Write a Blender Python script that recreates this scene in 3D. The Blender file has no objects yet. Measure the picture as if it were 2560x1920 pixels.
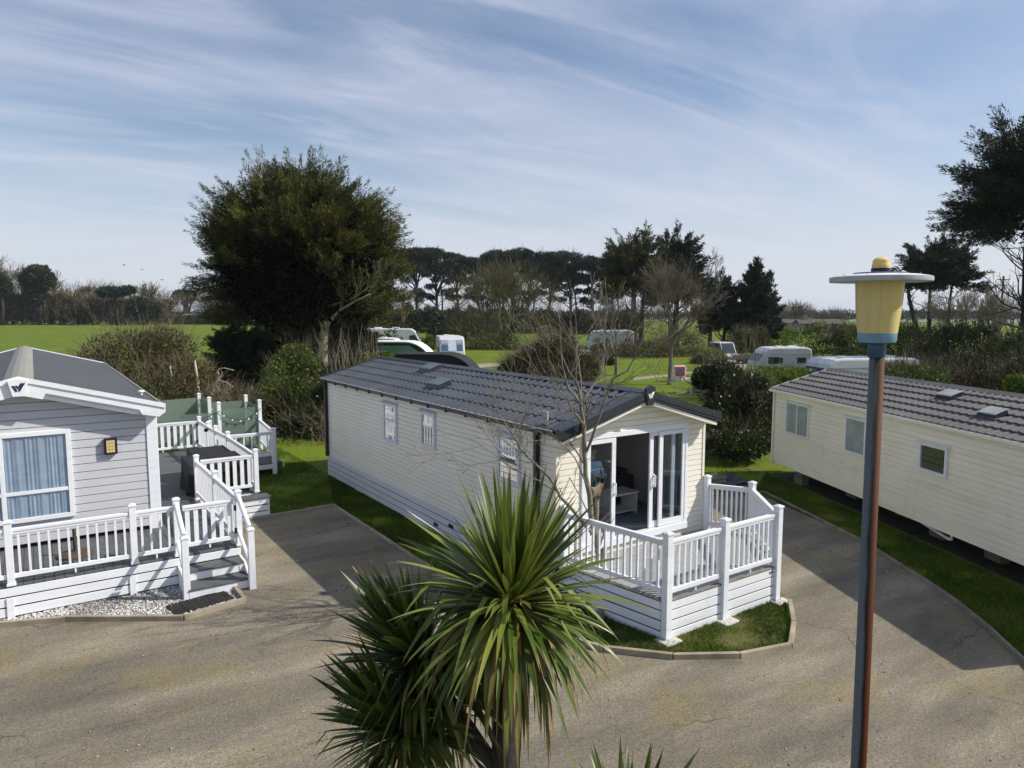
import bpy, math, random
import numpy as np
from mathutils import Vector, Matrix
random.seed(7)
rng = np.random.default_rng(11)
C = bpy.context.scene.collection
R = math.radians

# ------------------------------------------------------------------ camera model (world: metres, z up)
F_PX, CXP, CYP, CAMH = 1775.0, 1280.0, 960.0, 5.0
PITCH = R(5.854)
HEAD = R(56.035)                      # heading measured from world +X
FWD = Vector((math.cos(HEAD), math.sin(HEAD), 0)); RGT = Vector((math.sin(HEAD), -math.cos(HEAD), 0))
CP, SP = math.cos(PITCH), math.sin(PITCH)

def V(px, py, dist):
    """world point seen at photo position (px, py), `dist` metres ahead of the camera"""
    x = (px-CXP)/F_PX; y = -(py-CYP)/F_PX
    fw = CP+y*SP; up = -SP+y*CP
    k = dist/fw
    return RGT*(x*k) + FWD*dist + Vector((0, 0, CAMH+up*k))
def G(px, dist, z=0.0):
    """ground point at column px, dist ahead"""
    p = V(px, 778, dist); p.z = z; return p
def mpp(dist): return dist/F_PX        # metres per photo pixel

# ------------------------------------------------------------------ materials
MATS = {}
def nodes_of(m):
    m.use_nodes = True; nt = m.node_tree; return nt, nt.nodes, nt.links
def mat(name, col, rough=.55, var=.12, scale=3.0, bump=0.0, bscale=60.0, spec=.4, metal=0.0, col2=None, detail=5.0):
    m = bpy.data.materials.new(name); nt, N, L = nodes_of(m)
    b = N['Principled BSDF']
    b.inputs['Roughness'].default_value = rough; b.inputs['Metallic'].default_value = metal
    b.inputs['Specular IOR Level'].default_value = spec
    geo = N.new('ShaderNodeNewGeometry')
    n = N.new('ShaderNodeTexNoise'); n.inputs['Scale'].default_value = scale; n.inputs['Detail'].default_value = detail
    L.new(geo.outputs['Position'], n.inputs['Vector'])
    r = N.new('ShaderNodeValToRGB'); r.color_ramp.elements[0].position = .3; r.color_ramp.elements[1].position = .7
    c2 = col2 or tuple(min(1, c*(1+var)) for c in col)
    c1 = col if col2 else tuple(c*(1-var) for c in col)
    r.color_ramp.elements[0].color = (*c1, 1); r.color_ramp.elements[1].color = (*c2, 1)
    L.new(n.outputs['Fac'], r.inputs['Fac']); L.new(r.outputs['Color'], b.inputs['Base Color'])
    if bump:
        n2 = N.new('ShaderNodeTexNoise'); n2.inputs['Scale'].default_value = bscale; n2.inputs['Detail'].default_value = 4
        L.new(geo.outputs['Position'], n2.inputs['Vector'])
        bp = N.new('ShaderNodeBump'); bp.inputs['Strength'].default_value = bump; bp.inputs['Distance'].default_value = .02
        L.new(n2.outputs['Fac'], bp.inputs['Height']); L.new(bp.outputs['Normal'], b.inputs['Normal'])
    MATS[name] = m; return m

def leafmat(name, dark, mid, light, rough=.6, trans=.25, spec=.3):
    m = bpy.data.materials.new(name); nt, N, L = nodes_of(m)
    b = N['Principled BSDF']; out = N['Material Output']
    b.inputs['Roughness'].default_value = rough; b.inputs['Specular IOR Level'].default_value = spec
    geo = N.new('ShaderNodeNewGeometry')
    r = N.new('ShaderNodeValToRGB'); e = r.color_ramp.elements
    e[0].color = (*dark, 1); e[0].position = .05; e[1].color = (*light, 1); e[1].position = .97
    k = e.new(.55); k.color = (*mid, 1)
    n = N.new('ShaderNodeTexNoise'); n.inputs['Scale'].default_value = .9; n.inputs['Detail'].default_value = 3
    L.new(geo.outputs['Position'], n.inputs['Vector'])
    mx = N.new('ShaderNodeMath'); mx.operation = 'MULTIPLY_ADD'; mx.inputs[1].default_value = .55
    sb = N.new('ShaderNodeMath'); sb.operation = 'MULTIPLY_ADD'; sb.inputs[1].default_value = 1.6; sb.inputs[2].default_value = -.55
    L.new(n.outputs['Fac'], sb.inputs[0]); L.new(geo.outputs['Random Per Island'], mx.inputs[0]); L.new(sb.outputs[0], mx.inputs[2])
    L.new(mx.outputs[0], r.inputs['Fac']); L.new(r.outputs['Color'], b.inputs['Base Color'])
    t = N.new('ShaderNodeBsdfTranslucent'); L.new(r.outputs['Color'], t.inputs['Color'])
    ms = N.new('ShaderNodeMixShader'); ms.inputs['Fac'].default_value = trans
    L.new(b.outputs[0], ms.inputs[1]); L.new(t.outputs[0], ms.inputs[2]); L.new(ms.outputs[0], out.inputs['Surface'])
    MATS[name] = m; return m

def glassmat(name, tint, refl=.06, rough=.02, frost=0.0, fcol=(.5, .5, .5)):
    m = bpy.data.materials.new(name); nt, N, L = nodes_of(m)
    N.remove(N['Principled BSDF']); out = N['Material Output']
    tr = N.new('ShaderNodeBsdfTransparent'); tr.inputs['Color'].default_value = (*tint, 1)
    gl = N.new('ShaderNodeBsdfGlossy'); gl.inputs['Roughness'].default_value = rough
    lw = N.new('ShaderNodeLayerWeight'); lw.inputs['Blend'].default_value = .35
    ma = N.new('ShaderNodeMath'); ma.operation = 'MULTIPLY_ADD'; ma.inputs[1].default_value = .45; ma.inputs[2].default_value = refl
    L.new(lw.outputs['Fresnel'], ma.inputs[0])
    ms = N.new('ShaderNodeMixShader'); L.new(ma.outputs[0], ms.inputs['Fac']); L.new(tr.outputs[0], ms.inputs[1]); L.new(gl.outputs[0], ms.inputs[2])
    last = ms.outputs[0]
    if frost:
        df = N.new('ShaderNodeBsdfDiffuse'); df.inputs['Color'].default_value = (*fcol, 1); m3 = N.new('ShaderNodeMixShader'); m3.inputs['Fac'].default_value = frost
        L.new(last, m3.inputs[1]); L.new(df.outputs[0], m3.inputs[2]); last = m3.outputs[0]
    L.new(last, out.inputs['Surface']); MATS[name] = m; return m

mat('white_pvc', (.80, .81, .84), .38, .03, 2.0)
mat('skirt_pvc', (.62, .65, .71), .45, .05, 1.5)
mat('cream_clad', (.70, .66, .55), .5, .05, .8)
mat('grey_clad', (.50, .52, .57), .5, .04, .8)
mat('cream_trim', (.78, .74, .63), .45, .04, 2)
mat('anthracite', (.030, .034, .040), .33, .15, 4)
mat('black_pipe', (.010, .012, .016), .3, .1, 4)
mat('roof_tile_dark', (.070, .078, .092), .30, .18, 1.2, .05, 90)
mat('roof_tile_brown', (.135, .127, .120), .6, .18, .9, .1, 120)
mat('roof_felt', (.068, .072, .076), .6, .10, .7, .04, 150)
mat('ridge_metal', (.22, .23, .22), .5, .2, 2.5, 0, 60, .4, 0, (.30, .27, .19))
mat('vent_lid', (.11, .13, .15), .35, .1)
mat('vent_lid_old', (.36, .36, .36), .5, .15)
mat('ground_shade_dark', (.035, .035, .022), .95, .3, 3, .2, 30)  # dark tone standing for the shade below the old caravan
mat('deck_grey', (.088, .094, .098), .65, .2, 5, .08, 120)
mat('deck_light', (.30, .31, .32), .6, .12, 5, .08, 120)
mat('dark_void', (.012, .012, .013), .9, .1)  # near-black colour stands for unlit space behind panes, slats and under floors
mat('curtain_blue', (.50, .59, .71), .9, .12, 4)
mat('curtain_grey', (.50, .50, .52), .9, .15, 4)
mat('curtain_teal', (.03, .12, .20), .9, .3, 6)
mat('blind_green', (.06, .07, .035), .7, .2, 3)
mat('interior_wall', (.52, .47, .46), .8, .05)
mat('interior_floor', (.20, .24, .28), .9, .1, 9)
mat('furniture_white', (.72, .70, .68), .5, .05)
mat('furniture_dark', (.09, .075, .065), .5, .2)
mat('timber_edge', (.30, .26, .185), .8, .28, 3, .3, 40)
mat('timber_grey', (.20, .18, .15), .85, .3, 3, .3, 40)
mat('concrete', (.52, .50, .46), .85, .12, 7, .2, 70)
mat('block_dark', (.13, .12, .10), .9, .2, 9, .3, 70)  # darkened block grey, shade beneath the caravan is put into the colour
mat('block_grey', (.30, .28, .24), .9, .2, 9, .3, 70)
mat('cover_black', (.014, .015, .017), .75, .3, 3, .3, 12)
mat('rust_brown', (.07, .052, .036), .85, .4, 9, .2, 50)
mat('rubber', (.02, .02, .018), .9, .2, 6, .3, 90)
mat('lamp_yellow', (.72, .53, .12), .35, .06, 6)
mat('lamp_grille', (.60, .47, .20), .4, .05)
mat('lamp_blue', (.16, .30, .42), .5, .15, 8)
mat('lamp_blue_dark', (.03, .075, .13), .4, .2, 8)
mat('hat_top', (.75, .73, .72), .45, .06, 6)
mat('hat_rim', (.36, .40, .42), .4, .12, 9)
mat('hat_band', (.10, .08, .22), .5, .1)
mat('hat_under', (.30, .22, .22), .6, .15)
mat('amber', (.74, .55, .18), .2, .1, 14)
mat('tarp_blue', (.02, .05, .30), .5, .2, 5)
mat('red_box', (.55, .03, .02), .4, .1)
mat('sign_blue', (.03, .16, .50), .4, .1)
mat('white_paint', (.78, .77, .74), .5, .06, 5)
mat('van_white', (.56, .58, .60), .32, .05, 2)
mat('van_grey', (.35, .38, .42), .35, .06, 2)
mat('tyre', (.02, .02, .02), .85, .2)
mat('window_dark', (.03, .045, .06), .08, .1, 2, 0, 60, .6)
mat('window_blue', (.08, .13, .22), .12, .15, 2, 0, 60, .6)
mat('awning_green', (.015, .05, .035), .8, .15, 1.5)
mat('awning_teal', (.16, .33, .27), .75, .1, 1.5)
mat('awning_black', (.014, .015, .017), .8, .25, 1.5)
mat('lorry_blue', (.16, .27, .33), .5, .06)
mat('navy', (.012, .02, .06), .4, .1)
mat('emblem_white', (.82, .82, .84), .4, .02)
mat('house_wall', (.30, .26, .23), .9, .1, .5)
mat('house_roof', (.085, .07, .065), .9, .15, .5)
mat('bark_pale', (.34, .29, .22), .9, .3, 6, .4, 30)
mat('bark_grey', (.185, .165, .125), .9, .35, 7, .4, 40)
mat('bark_green', (.125, .12, .065), .9, .35, 5, .4, 40)
mat('bark_dark', (.035, .030, .026), .95, .35, 4, .4, 25)
mat('bark_red', (.10, .05, .032), .9, .3, 5, .3, 25)
mat('twig_grey', (.19, .165, .13), .9, .3, 2)
mat('twig_brown', (.135, .105, .068), .9, .35, .6)
mat('twig_olive', (.115, .105, .05), .9, .35, .8)
mat('dead_twig', (.23, .185, .12), .9, .35, 2)
mat('dead_wood', (.42, .36, .27), .85, .3, 5)
mat('skin_tone', (.45, .27, .19), .6, .05)
mat('jacket_blue', (.03, .07, .13), .8, .15, 8)
mat('trouser_tan', (.30, .23, .14), .85, .1, 8)
mat('cap_dark', (.03, .035, .04), .7, .1)
mat('wire_black', (.01, .01, .01), .6, 0)
mat('bulb', (.75, .77, .72), .1, 0)
leafmat('cypress_leaf', (.010, .018, .006), (.048, .060, .012), (.21, .185, .032), .65, .2)
leafmat('cypress_dark', (.006, .012, .007), (.018, .030, .012), (.05, .062, .018), .65, .12)
leafmat('cypress_inner_shade', (.003, .004, .002), (.007, .008, .004), (.014, .013, .006), 1.0, .05, 0.0)  # near-black leaves, the crown's inner shade is put into their colour
mat('bark_brown', (.060, .048, .034), .95, .35, 5)
leafmat('pine_leaf', (.010, .020, .014), (.026, .045, .028), (.055, .08, .04), .6, .15)
leafmat('shrub_leaf', (.02, .04, .008), (.075, .12, .018), (.19, .24, .045), .5, .3)
leafmat('bramble_leaf', (.02, .028, .008), (.065, .07, .02), (.17, .14, .05), .65, .25)
leafmat('ivy_leaf', (.006, .014, .004), (.018, .036, .010), (.055, .085, .022), .4, .15)
leafmat('hedge_leaf', (.015, .03, .007), (.05, .085, .012), (.14, .19, .025), .5, .25)
leafmat('hedge_dark', (.010, .018, .005), (.032, .050, .010), (.12, .15, .025), .5, .2)
leafmat('bramble_dark', (.012, .016, .006), (.034, .032, .014), (.09, .075, .035), .65, .2)
leafmat('hedge_light', (.05, .085, .012), (.11, .16, .02), (.24, .29, .04), .5, .3)
leafmat('oak_leaf', (.015, .024, .010), (.04, .055, .018), (.085, .10, .032), .6, .2)
leafmat('cordyline_leaf', (.016, .036, .007), (.062, .104, .014), (.20, .235, .042), .38, .25, .4)
leafmat('cordyline_dry', (.05, .05, .012), (.16, .14, .03), (.32, .22, .07), .55, .25)
for nm in ('cordyline_leaf', 'cordyline_dry'):
    nt = MATS[nm].node_tree; N = nt.nodes; L = nt.links; ramp_ = [n for n in N if n.type == 'VALTORGB'][0]
    at_ = N.new('ShaderNodeAttribute'); at_.attribute_name = 'along'
    mr_ = N.new('ShaderNodeMapRange'); mr_.inputs['From Min'].default_value = .86; mr_.inputs['From Max'].default_value = .99
    L.new(at_.outputs['Fac'], mr_.inputs['Value'])
    mx_ = N.new('ShaderNodeMix'); mx_.data_type = 'RGBA'; L.new(mr_.outputs[0], mx_.inputs['Factor']); L.new(ramp_.outputs['Color'], mx_.inputs['A']); mx_.inputs['B'].default_value = (.20, .14, .06, 1)
    for lk in [l for l in L if l.from_node == ramp_ and l.to_node != mx_]:
        ts = lk.to_socket; L.remove(lk); L.new(mx_.outputs['Result'], ts)
leafmat('grass_blade', (.024, .050, .005), (.058, .105, .008), (.14, .17, .020), .55, .3)
leafmat('twig_leafless', (.05, .036, .022), (.13, .10, .062), (.24, .20, .14), .8, .1)
leafmat('twig_olive_leafless', (.045, .04, .018), (.12, .11, .048), (.22, .20, .10), .8, .1)
glassmat('clear_glass', (.86, .90, .92), .07)
glassmat('door_glass', (.80, .86, .88), .09)
glassmat('green_glass', (.62, .73, .66), .05, .05, .32, (.37, .45, .39))

def grass_material():
    m = bpy.data.materials.new('grass_ground'); nt, N, L = nodes_of(m); b = N['Principled BSDF']
    b.inputs['Roughness'].default_value = .9; b.inputs['Specular IOR Level'].default_value = .15
    geo = N.new('ShaderNodeNewGeometry')
    def noise(s, d=6):
        n = N.new('ShaderNodeTexNoise'); n.inputs['Scale'].default_value = s; n.inputs['Detail'].default_value = d
        n.inputs['Roughness'].default_value = .65
        L.new(geo.outputs['Position'], n.inputs['Vector']); return n.outputs['Fac']
    r1 = N.new('ShaderNodeValToRGB'); e = r1.color_ramp.elements
    e[0].position = .3; e[0].color = (.072, .125, .007, 1); e[1].position = .72; e[1].color = (.175, .245, .014, 1)
    L.new(noise(.22), r1.inputs['Fac'])
    r2 = N.new('ShaderNodeValToRGB'); e = r2.color_ramp.elements
    e[0].position = .35; e[0].color = (.58, .62, .55, 1); e[1].position = .65; e[1].color = (1.15, 1.12, 1.05, 1)
    L.new(noise(9.0), r2.inputs['Fac'])
    mu = N.new('ShaderNodeMix'); mu.data_type = 'RGBA'; mu.blend_type = 'MULTIPLY'; mu.inputs['Factor'].default_value = 1
    L.new(r1.outputs['Color'], mu.inputs['A']); L.new(r2.outputs['Color'], mu.inputs['B'])
    # bare, mossy patches
    r3 = N.new('ShaderNodeValToRGB'); e = r3.color_ramp.elements
    e[0].position = .50; e[0].color = (0, 0, 0, 1); e[1].position = .66; e[1].color = (.8, .8, .8, 1)
    L.new(noise(1.3, 8), r3.inputs['Fac'])
    mx = N.new('ShaderNodeMix'); mx.data_type = 'RGBA'; L.new(r3.outputs['Color'], mx.inputs['Factor'])
    L.new(mu.outputs['Result'], mx.inputs['A']); mx.inputs['B'].default_value = (.15, .135, .034, 1)
    L.new(mx.outputs['Result'], b.inputs['Base Color'])
    bp = N.new('ShaderNodeBump'); bp.inputs['Strength'].default_value = .5; bp.inputs['Distance'].default_value = .05
    L.new(noise(35.0), bp.inputs['Height']); L.new(bp.outputs['Normal'], b.inputs['Normal'])
    MATS['grass_ground'] = m
grass_material()

mat('lawn_moss', (.050, .070, .012), .95, .2, 2.2, .4, 40, .1, 0, (.135, .125, .045), 8)
def tarmac_material():
    m = bpy.data.materials.new('tarmac'); nt, N, L = nodes_of(m); b = N['Principled BSDF']
    b.inputs['Roughness'].default_value = .88; b.inputs['Specular IOR Level'].default_value = .25
    geo = N.new('ShaderNodeNewGeometry')
    def mapping(sx, sy, rot):
        mp = N.new('ShaderNodeMapping'); mp.inputs['Scale'].default_value = (sx, sy, 1); mp.inputs['Rotation'].default_value = (0, 0, rot)
        L.new(geo.outputs['Position'], mp.inputs['Vector']); return mp.outputs['Vector']
    def noise(s, d=6, rgh=.6, vec=None):
        n = N.new('ShaderNodeTexNoise'); n.inputs['Scale'].default_value = s; n.inputs['Detail'].default_value = d; n.inputs['Roughness'].default_value = rgh
        L.new(vec or geo.outputs['Position'], n.inputs['Vector']); return n.outputs['Fac']
    def ramp(fac, *st):
        r = N.new('ShaderNodeValToRGB'); e = r.color_ramp.elements
        e[0].position, e[0].color = st[0][0], (*st[0][1], 1); e[1].position, e[1].color = st[-1][0], (*st[-1][1], 1)
        for p, c in st[1:-1]:
            k = e.new(p); k.color = (*c, 1)
        L.new(fac, r.inputs['Fac']); return r.outputs['Color']
    def mix(a, bb, fac, mode='MIX'):
        x = N.new('ShaderNodeMix'); x.data_type = 'RGBA'; x.blend_type = mode
        if isinstance(fac, float): x.inputs['Factor'].default_value = fac
        else: L.new(fac, x.inputs['Factor'])
        for s, q in (('A', a), ('B', bb)):
            if isinstance(q, tuple): x.inputs[s].default_value = (*q, 1)
            else: L.new(q, x.inputs[s])
        return x.outputs['Result']
    streak = mapping(.33, 1.25, R(34))
    base = ramp(noise(.75, 7, .62, streak), (.32, (.125, .113, .091)), (.50, (.198, .177, .139)), (.68, (.310, .277, .212)))
    moss = ramp(noise(.55, 7, .7), (.50, (0, 0, 0)), (.66, (.8, .8, .8)))
    base = mix(base, (.225, .188, .095), moss)
    pale = ramp(noise(.9, 8, .72, mapping(.5, 1.6, R(30))), (.58, (0, 0, 0)), (.74, (.6, .6, .6)))
    base = mix(base, (.35, .315, .25), pale)
    dark = ramp(noise(1.7, 8, .7), (.60, (0, 0, 0)), (.76, (.6, .6, .6)))
    base = mix(base, (.085, .078, .068), dark)
    sp = ramp(noise(95, 3, .7), (.30, (.62, .62, .63)), (.5, (.98, .98, .97)), (.70, (1.36, 1.33, 1.28)))
    base = mix(base, sp, 1.0, 'MULTIPLY')
    v2 = N.new('ShaderNodeTexVoronoi'); v2.inputs['Scale'].default_value = 85.0; L.new(geo.outputs['Position'], v2.inputs['Vector'])
    sv = N.new('ShaderNodeSeparateColor'); L.new(v2.outputs['Color'], sv.inputs[0])
    base = mix(base, ramp(sv.outputs[0], (.08, (.72, .72, .73)), (.35, (.97, .97, .97)), (.82, (1.03, 1.02, 1.0)), (1.0, (1.38, 1.34, 1.28))), 1.0, 'MULTIPLY')
    sp3 = ramp(noise(26, 4, .7), (.33, (.76, .76, .76)), (.67, (1.22, 1.2, 1.18)))
    base = mix(base, sp3, 1.0, 'MULTIPLY')
    vo = N.new('ShaderNodeTexVoronoi'); vo.inputs['Scale'].default_value = 9.0; L.new(geo.outputs['Position'], vo.inputs['Vector'])
    bits = ramp(vo.outputs['Distance'], (.03, (1, 1, 1)), (.06, (0, 0, 0)))
    rare = ramp(noise(1.4, 4), (.56, (0, 0, 0)), (.60, (.9, .9, .9)))
    f2 = mix(bits, rare, 1.0, 'MULTIPLY')
    base = mix(base, (.50, .47, .40), f2)
    # hairline cracks, only here and there
    wn = N.new('ShaderNodeTexNoise'); wn.inputs['Scale'].default_value = 1.6; wn.inputs['Detail'].default_value = 5; L.new(geo.outputs['Position'], wn.inputs['Vector'])
    wv = N.new('ShaderNodeVectorMath'); wv.operation = 'MULTIPLY_ADD'; wv.inputs[1].default_value = (.55, .55, .55); L.new(wn.outputs['Color'], wv.inputs[0]); L.new(geo.outputs['Position'], wv.inputs[2])
    vc = N.new('ShaderNodeTexVoronoi'); vc.feature = 'DISTANCE_TO_EDGE'; vc.inputs['Scale'].default_value = .30; L.new(wv.outputs[0], vc.inputs['Vector'])
    cr = mix(ramp(vc.outputs['Distance'], (.0005, (1, 1, 1)), (.0045, (0, 0, 0))), ramp(noise(.35, 3), (.46, (0, 0, 0)), (.56, (.75, .75, .75))), 1.0, 'MULTIPLY')
    base = mix(base, (.055, .050, .042), cr)
    L.new(base, b.inputs['Base Color'])
    bp = N.new('ShaderNodeBump'); bp.inputs['Strength'].default_value = .55; bp.inputs['Distance'].default_value = .012
    L.new(noise(85, 3, .7), bp.inputs['Height']); L.new(bp.outputs['Normal'], b.inputs['Normal'])
    MATS['tarmac'] = m
tarmac_material()

def dirty_material(name, col, dirt, rough=.5, bands=None):
    """cladding with long horizontal grime streaks and a few vertical runs"""
    m = mat(name, col, rough, .04, .9); nt, N, L = nodes_of(m); b = N['Principled BSDF']
    src = b.inputs['Base Color'].links[0].from_socket
    geo = N.new('ShaderNodeNewGeometry')
    def streak(sc, lo, hi, amt):
        mp = N.new('ShaderNodeMapping'); mp.inputs['Scale'].default_value = sc; L.new(geo.outputs['Position'], mp.inputs['Vector'])
        n = N.new('ShaderNodeTexNoise'); n.inputs['Scale'].default_value = 1; n.inputs['Detail'].default_value = 7; n.inputs['Roughness'].default_value = .65
        L.new(mp.outputs[0], n.inputs['Vector'])
        r = N.new('ShaderNodeValToRGB'); e = r.color_ramp.elements
        e[0].position = lo; e[0].color = (0, 0, 0, 1); e[1].position = hi; e[1].color = (amt, amt, amt, 1)
        L.new(n.outputs['Fac'], r.inputs['Fac']); return r.outputs['Color']
    for sc, lo, hi, a in ([(q, .48, .8, .6) for q in bands] if bands else (((.5, .5, 9), .5, .8, .55), ((5, 5, .5), .58, .82, .4))):
        x = N.new('ShaderNodeMix'); x.data_type = 'RGBA'; L.new(streak(sc, lo, hi, a), x.inputs['Factor'])
        L.new(src, x.inputs['A']); x.inputs['B'].default_value = (*dirt, 1); src = x.outputs['Result']
    L.new(src, b.inputs['Base Color']); return m
dirty_material('old_cream_clad', (.84, .79, .64), (.56, .49, .35))
dirty_material('white_pvc', (.76, .78, .82), (.55, .57, .50), .4)
dirty_material('skirt_pvc', (.62, .65, .71), (.46, .48, .46), .45)
dirty_material('cream_clad', (.80, .765, .665), (.68, .62, .50), .5)
dirty_material('grey_clad', (.52, .53, .56), (.43, .45, .45), .5)
dirty_material('lamp_glass_yellow', (.64, .52, .22), (.52, .39, .13), .35, ((4, 4, .6),))

def post_material():
    m = bpy.data.materials.new('rusty_steel'); nt, N, L = nodes_of(m); b = N['Principled BSDF']
    b.inputs['Roughness'].default_value = .7; b.inputs['Specular IOR Level'].default_value = .2
    geo = N.new('ShaderNodeNewGeometry')
    # grey to near-black to rust by facing direction (world +X-ish), broken by noise
    dp = N.new('ShaderNodeVectorMath'); dp.operation = 'DOT_PRODUCT'; dp.inputs[1].default_value = (RGT.x*.86-FWD.x*.5, RGT.y*.86-FWD.y*.5, 0)
    L.new(geo.outputs['Normal'], dp.inputs[0])
    mp = N.new('ShaderNodeMapping'); mp.inputs['Scale'].default_value = (14, 14, 1.5); L.new(geo.outputs['Position'], mp.inputs['Vector'])
    n = N.new('ShaderNodeTexNoise'); n.inputs['Scale'].default_value = 1.4; n.inputs['Detail'].default_value = 8; L.new(mp.outputs[0], n.inputs['Vector'])
    ad = N.new('ShaderNodeMath'); ad.operation = 'MULTIPLY_ADD'; ad.inputs[1].default_value = .7
    L.new(n.outputs['Fac'], ad.inputs[0]); L.new(dp.outputs['Value'], ad.inputs[2])
    r = N.new('ShaderNodeValToRGB'); e = r.color_ramp.elements
    e[0].position = .15; e[0].color = (.12, .135, .145, 1); e[1].position = .95; e[1].color = (.080, .022, .005, 1)
    k = e.new(.52); k.color = (.022, .016, .011, 1)
    L.new(ad.outputs[0], r.inputs['Fac']); L.new(r.outputs['Color'], b.inputs['Base Color'])
    MATS['rusty_steel'] = m
post_material()

# ------------------------------------------------------------------ object helpers
def root_of(o):
    while o.parent: o = o.parent
    return o
def tag(o, label=None, cat=None, group=None, kind=None):
    if label: o['label'] = label
    if cat: o['category'] = cat
    if group: o['group'] = group
    if kind: o['kind'] = kind
    return o
def thing(name, label, cat, loc=(0, 0, 0), rotz=0.0, group=None):
    o = bpy.data.objects.new(name, None); C.objects.link(o); o.empty_display_size = .2
    o.location = loc; o.rotation_euler = (0, 0, rotz); return tag(o, label, cat, group)

def link_mesh(name, me, m, parent, smooth):
    if m: me.materials.append(MATS[m] if isinstance(m, str) else m)
    if smooth: me.polygons.foreach_set('use_smooth', [True]*len(me.polygons))
    o = bpy.data.objects.new(name, me); C.objects.link(o)
    if parent: o.parent = parent
    return o

class MB:
    def __init__(s): s.v = []; s.f = []
    def _a(s, vs, fs):
        b = len(s.v); s.v += [tuple(x) for x in vs]; s.f += [tuple(i+b for i in f) for f in fs]; return s
    def quad(s, a, b, c, d): return s._a([a, b, c, d], [(0, 1, 2, 3)])
    def poly(s, pts): return s._a(pts, [tuple(range(len(pts)))])
    def hexa(s, p): return s._a(p, [(0, 3, 2, 1), (4, 5, 6, 7), (0, 1, 5, 4), (1, 2, 6, 5), (2, 3, 7, 6), (3, 0, 4, 7)])
    def box(s, x0, x1, y0, y1, z0, z1):
        return s.hexa([(x0, y0, z0), (x1, y0, z0), (x1, y1, z0), (x0, y1, z0), (x0, y0, z1), (x1, y0, z1), (x1, y1, z1), (x0, y1, z1)])
    def bar(s, p0, p1, w, h, up=(0, 0, 1)):
        p0 = Vector(p0); p1 = Vector(p1); d = (p1-p0).normalized(); up = Vector(up)
        sd = d.cross(up)
        if sd.length < 1e-4: sd = d.cross(Vector((1, 0, 0)))
        sd.normalize(); u = sd.cross(d).normalized(); a = sd*(w/2); b = u*(h/2)
        return s.hexa([p0-a-b, p0+a-b, p1+a-b, p1-a-b, p0-a+b, p0+a+b, p1+a+b, p1-a+b])
    def prism(s, pts, ext):
        n = len(pts); e = Vector(ext); P = [Vector(p) for p in pts]
        return s._a(P+[p+e for p in P], [tuple(range(n-1, -1, -1)), tuple(range(n, 2*n))]+[(i, (i+1) % n, n+(i+1) % n, n+i) for i in range(n)])
    def tube(s, pts, rad, n=8, cap=True):
        P = [Vector(p) for p in pts]; rad = rad if hasattr(rad, '__len__') else [rad]*len(P)
        vs = []; fs = []; prev = None
        for i, p in enumerate(P):
            d = (P[min(i+1, len(P)-1)]-P[max(i-1, 0)]).normalized()
            a = prev if prev is not None else (Vector((0, 0, 1)) if abs(d.z) < .9 else Vector((1, 0, 0)))
            x = (a-d*a.dot(d)).normalized(); y = d.cross(x); prev = x
            for k in range(n):
                t = 2*math.pi*k/n; vs.append(p+(x*math.cos(t)+y*math.sin(t))*rad[i])
        for i in range(len(P)-1):
            for k in range(n): fs.append((i*n+k, i*n+(k+1) % n, (i+1)*n+(k+1) % n, (i+1)*n+k))
        if cap: fs += [tuple(range(n-1, -1, -1)), tuple(range((len(P)-1)*n, len(P)*n))]
        return s._a(vs, fs)
    def lathe(s, c, prof, n=32):
        c = Vector(c); vs = []; fs = []
        for r, z in prof:
            for k in range(n):
                t = 2*math.pi*k/n; vs.append(c+Vector((r*math.cos(t), r*math.sin(t), z)))
        for i in range(len(prof)-1):
            for k in range(n): fs.append((i*n+k, i*n+(k+1) % n, (i+1)*n+(k+1) % n, (i+1)*n+k))
        fs += [tuple(range(n-1, -1, -1)), tuple(range((len(prof)-1)*n, len(prof)*n))]
        return s._a(vs, fs)
    def build(s, name, m, parent=None, smooth=False, bevel=0.0, local=False):
        off = Vector((0, 0, 0))
        if parent and not local: off = root_of(parent).location
        me = bpy.data.meshes.new(name); me.from_pydata([(a-off.x, b-off.y, c-off.z) for a, b, c in s.v], [], s.f); me.update()
        o = link_mesh(name, me, m, parent, smooth)
        if bevel:
            md = o.modifiers.new('bevel', 'BEVEL'); md.width = bevel; md.segments = 2; md.limit_method = 'ANGLE'; md.angle_limit = R(50)
        return o

def np_mesh(name, verts, faces, m, parent=None, smooth=False):
    off = np.array(root_of(parent).location) if parent else np.zeros(3)
    verts = np.asarray(verts, np.float32)-off.astype(np.float32); faces = np.asarray(faces, np.int32)
    me = bpy.data.meshes.new(name); nv, nf, k = len(verts), len(faces), faces.shape[1]
    me.vertices.add(nv); me.vertices.foreach_set('co', verts.ravel())
    me.loops.add(nf*k); me.loops.foreach_set('vertex_index', faces.ravel())
    me.polygons.add(nf); me.polygons.foreach_set('loop_start', np.arange(0, nf*k, k, dtype=np.int32))
    me.update(calc_edges=True)
    return link_mesh(name, me, m, parent, smooth)

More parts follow.
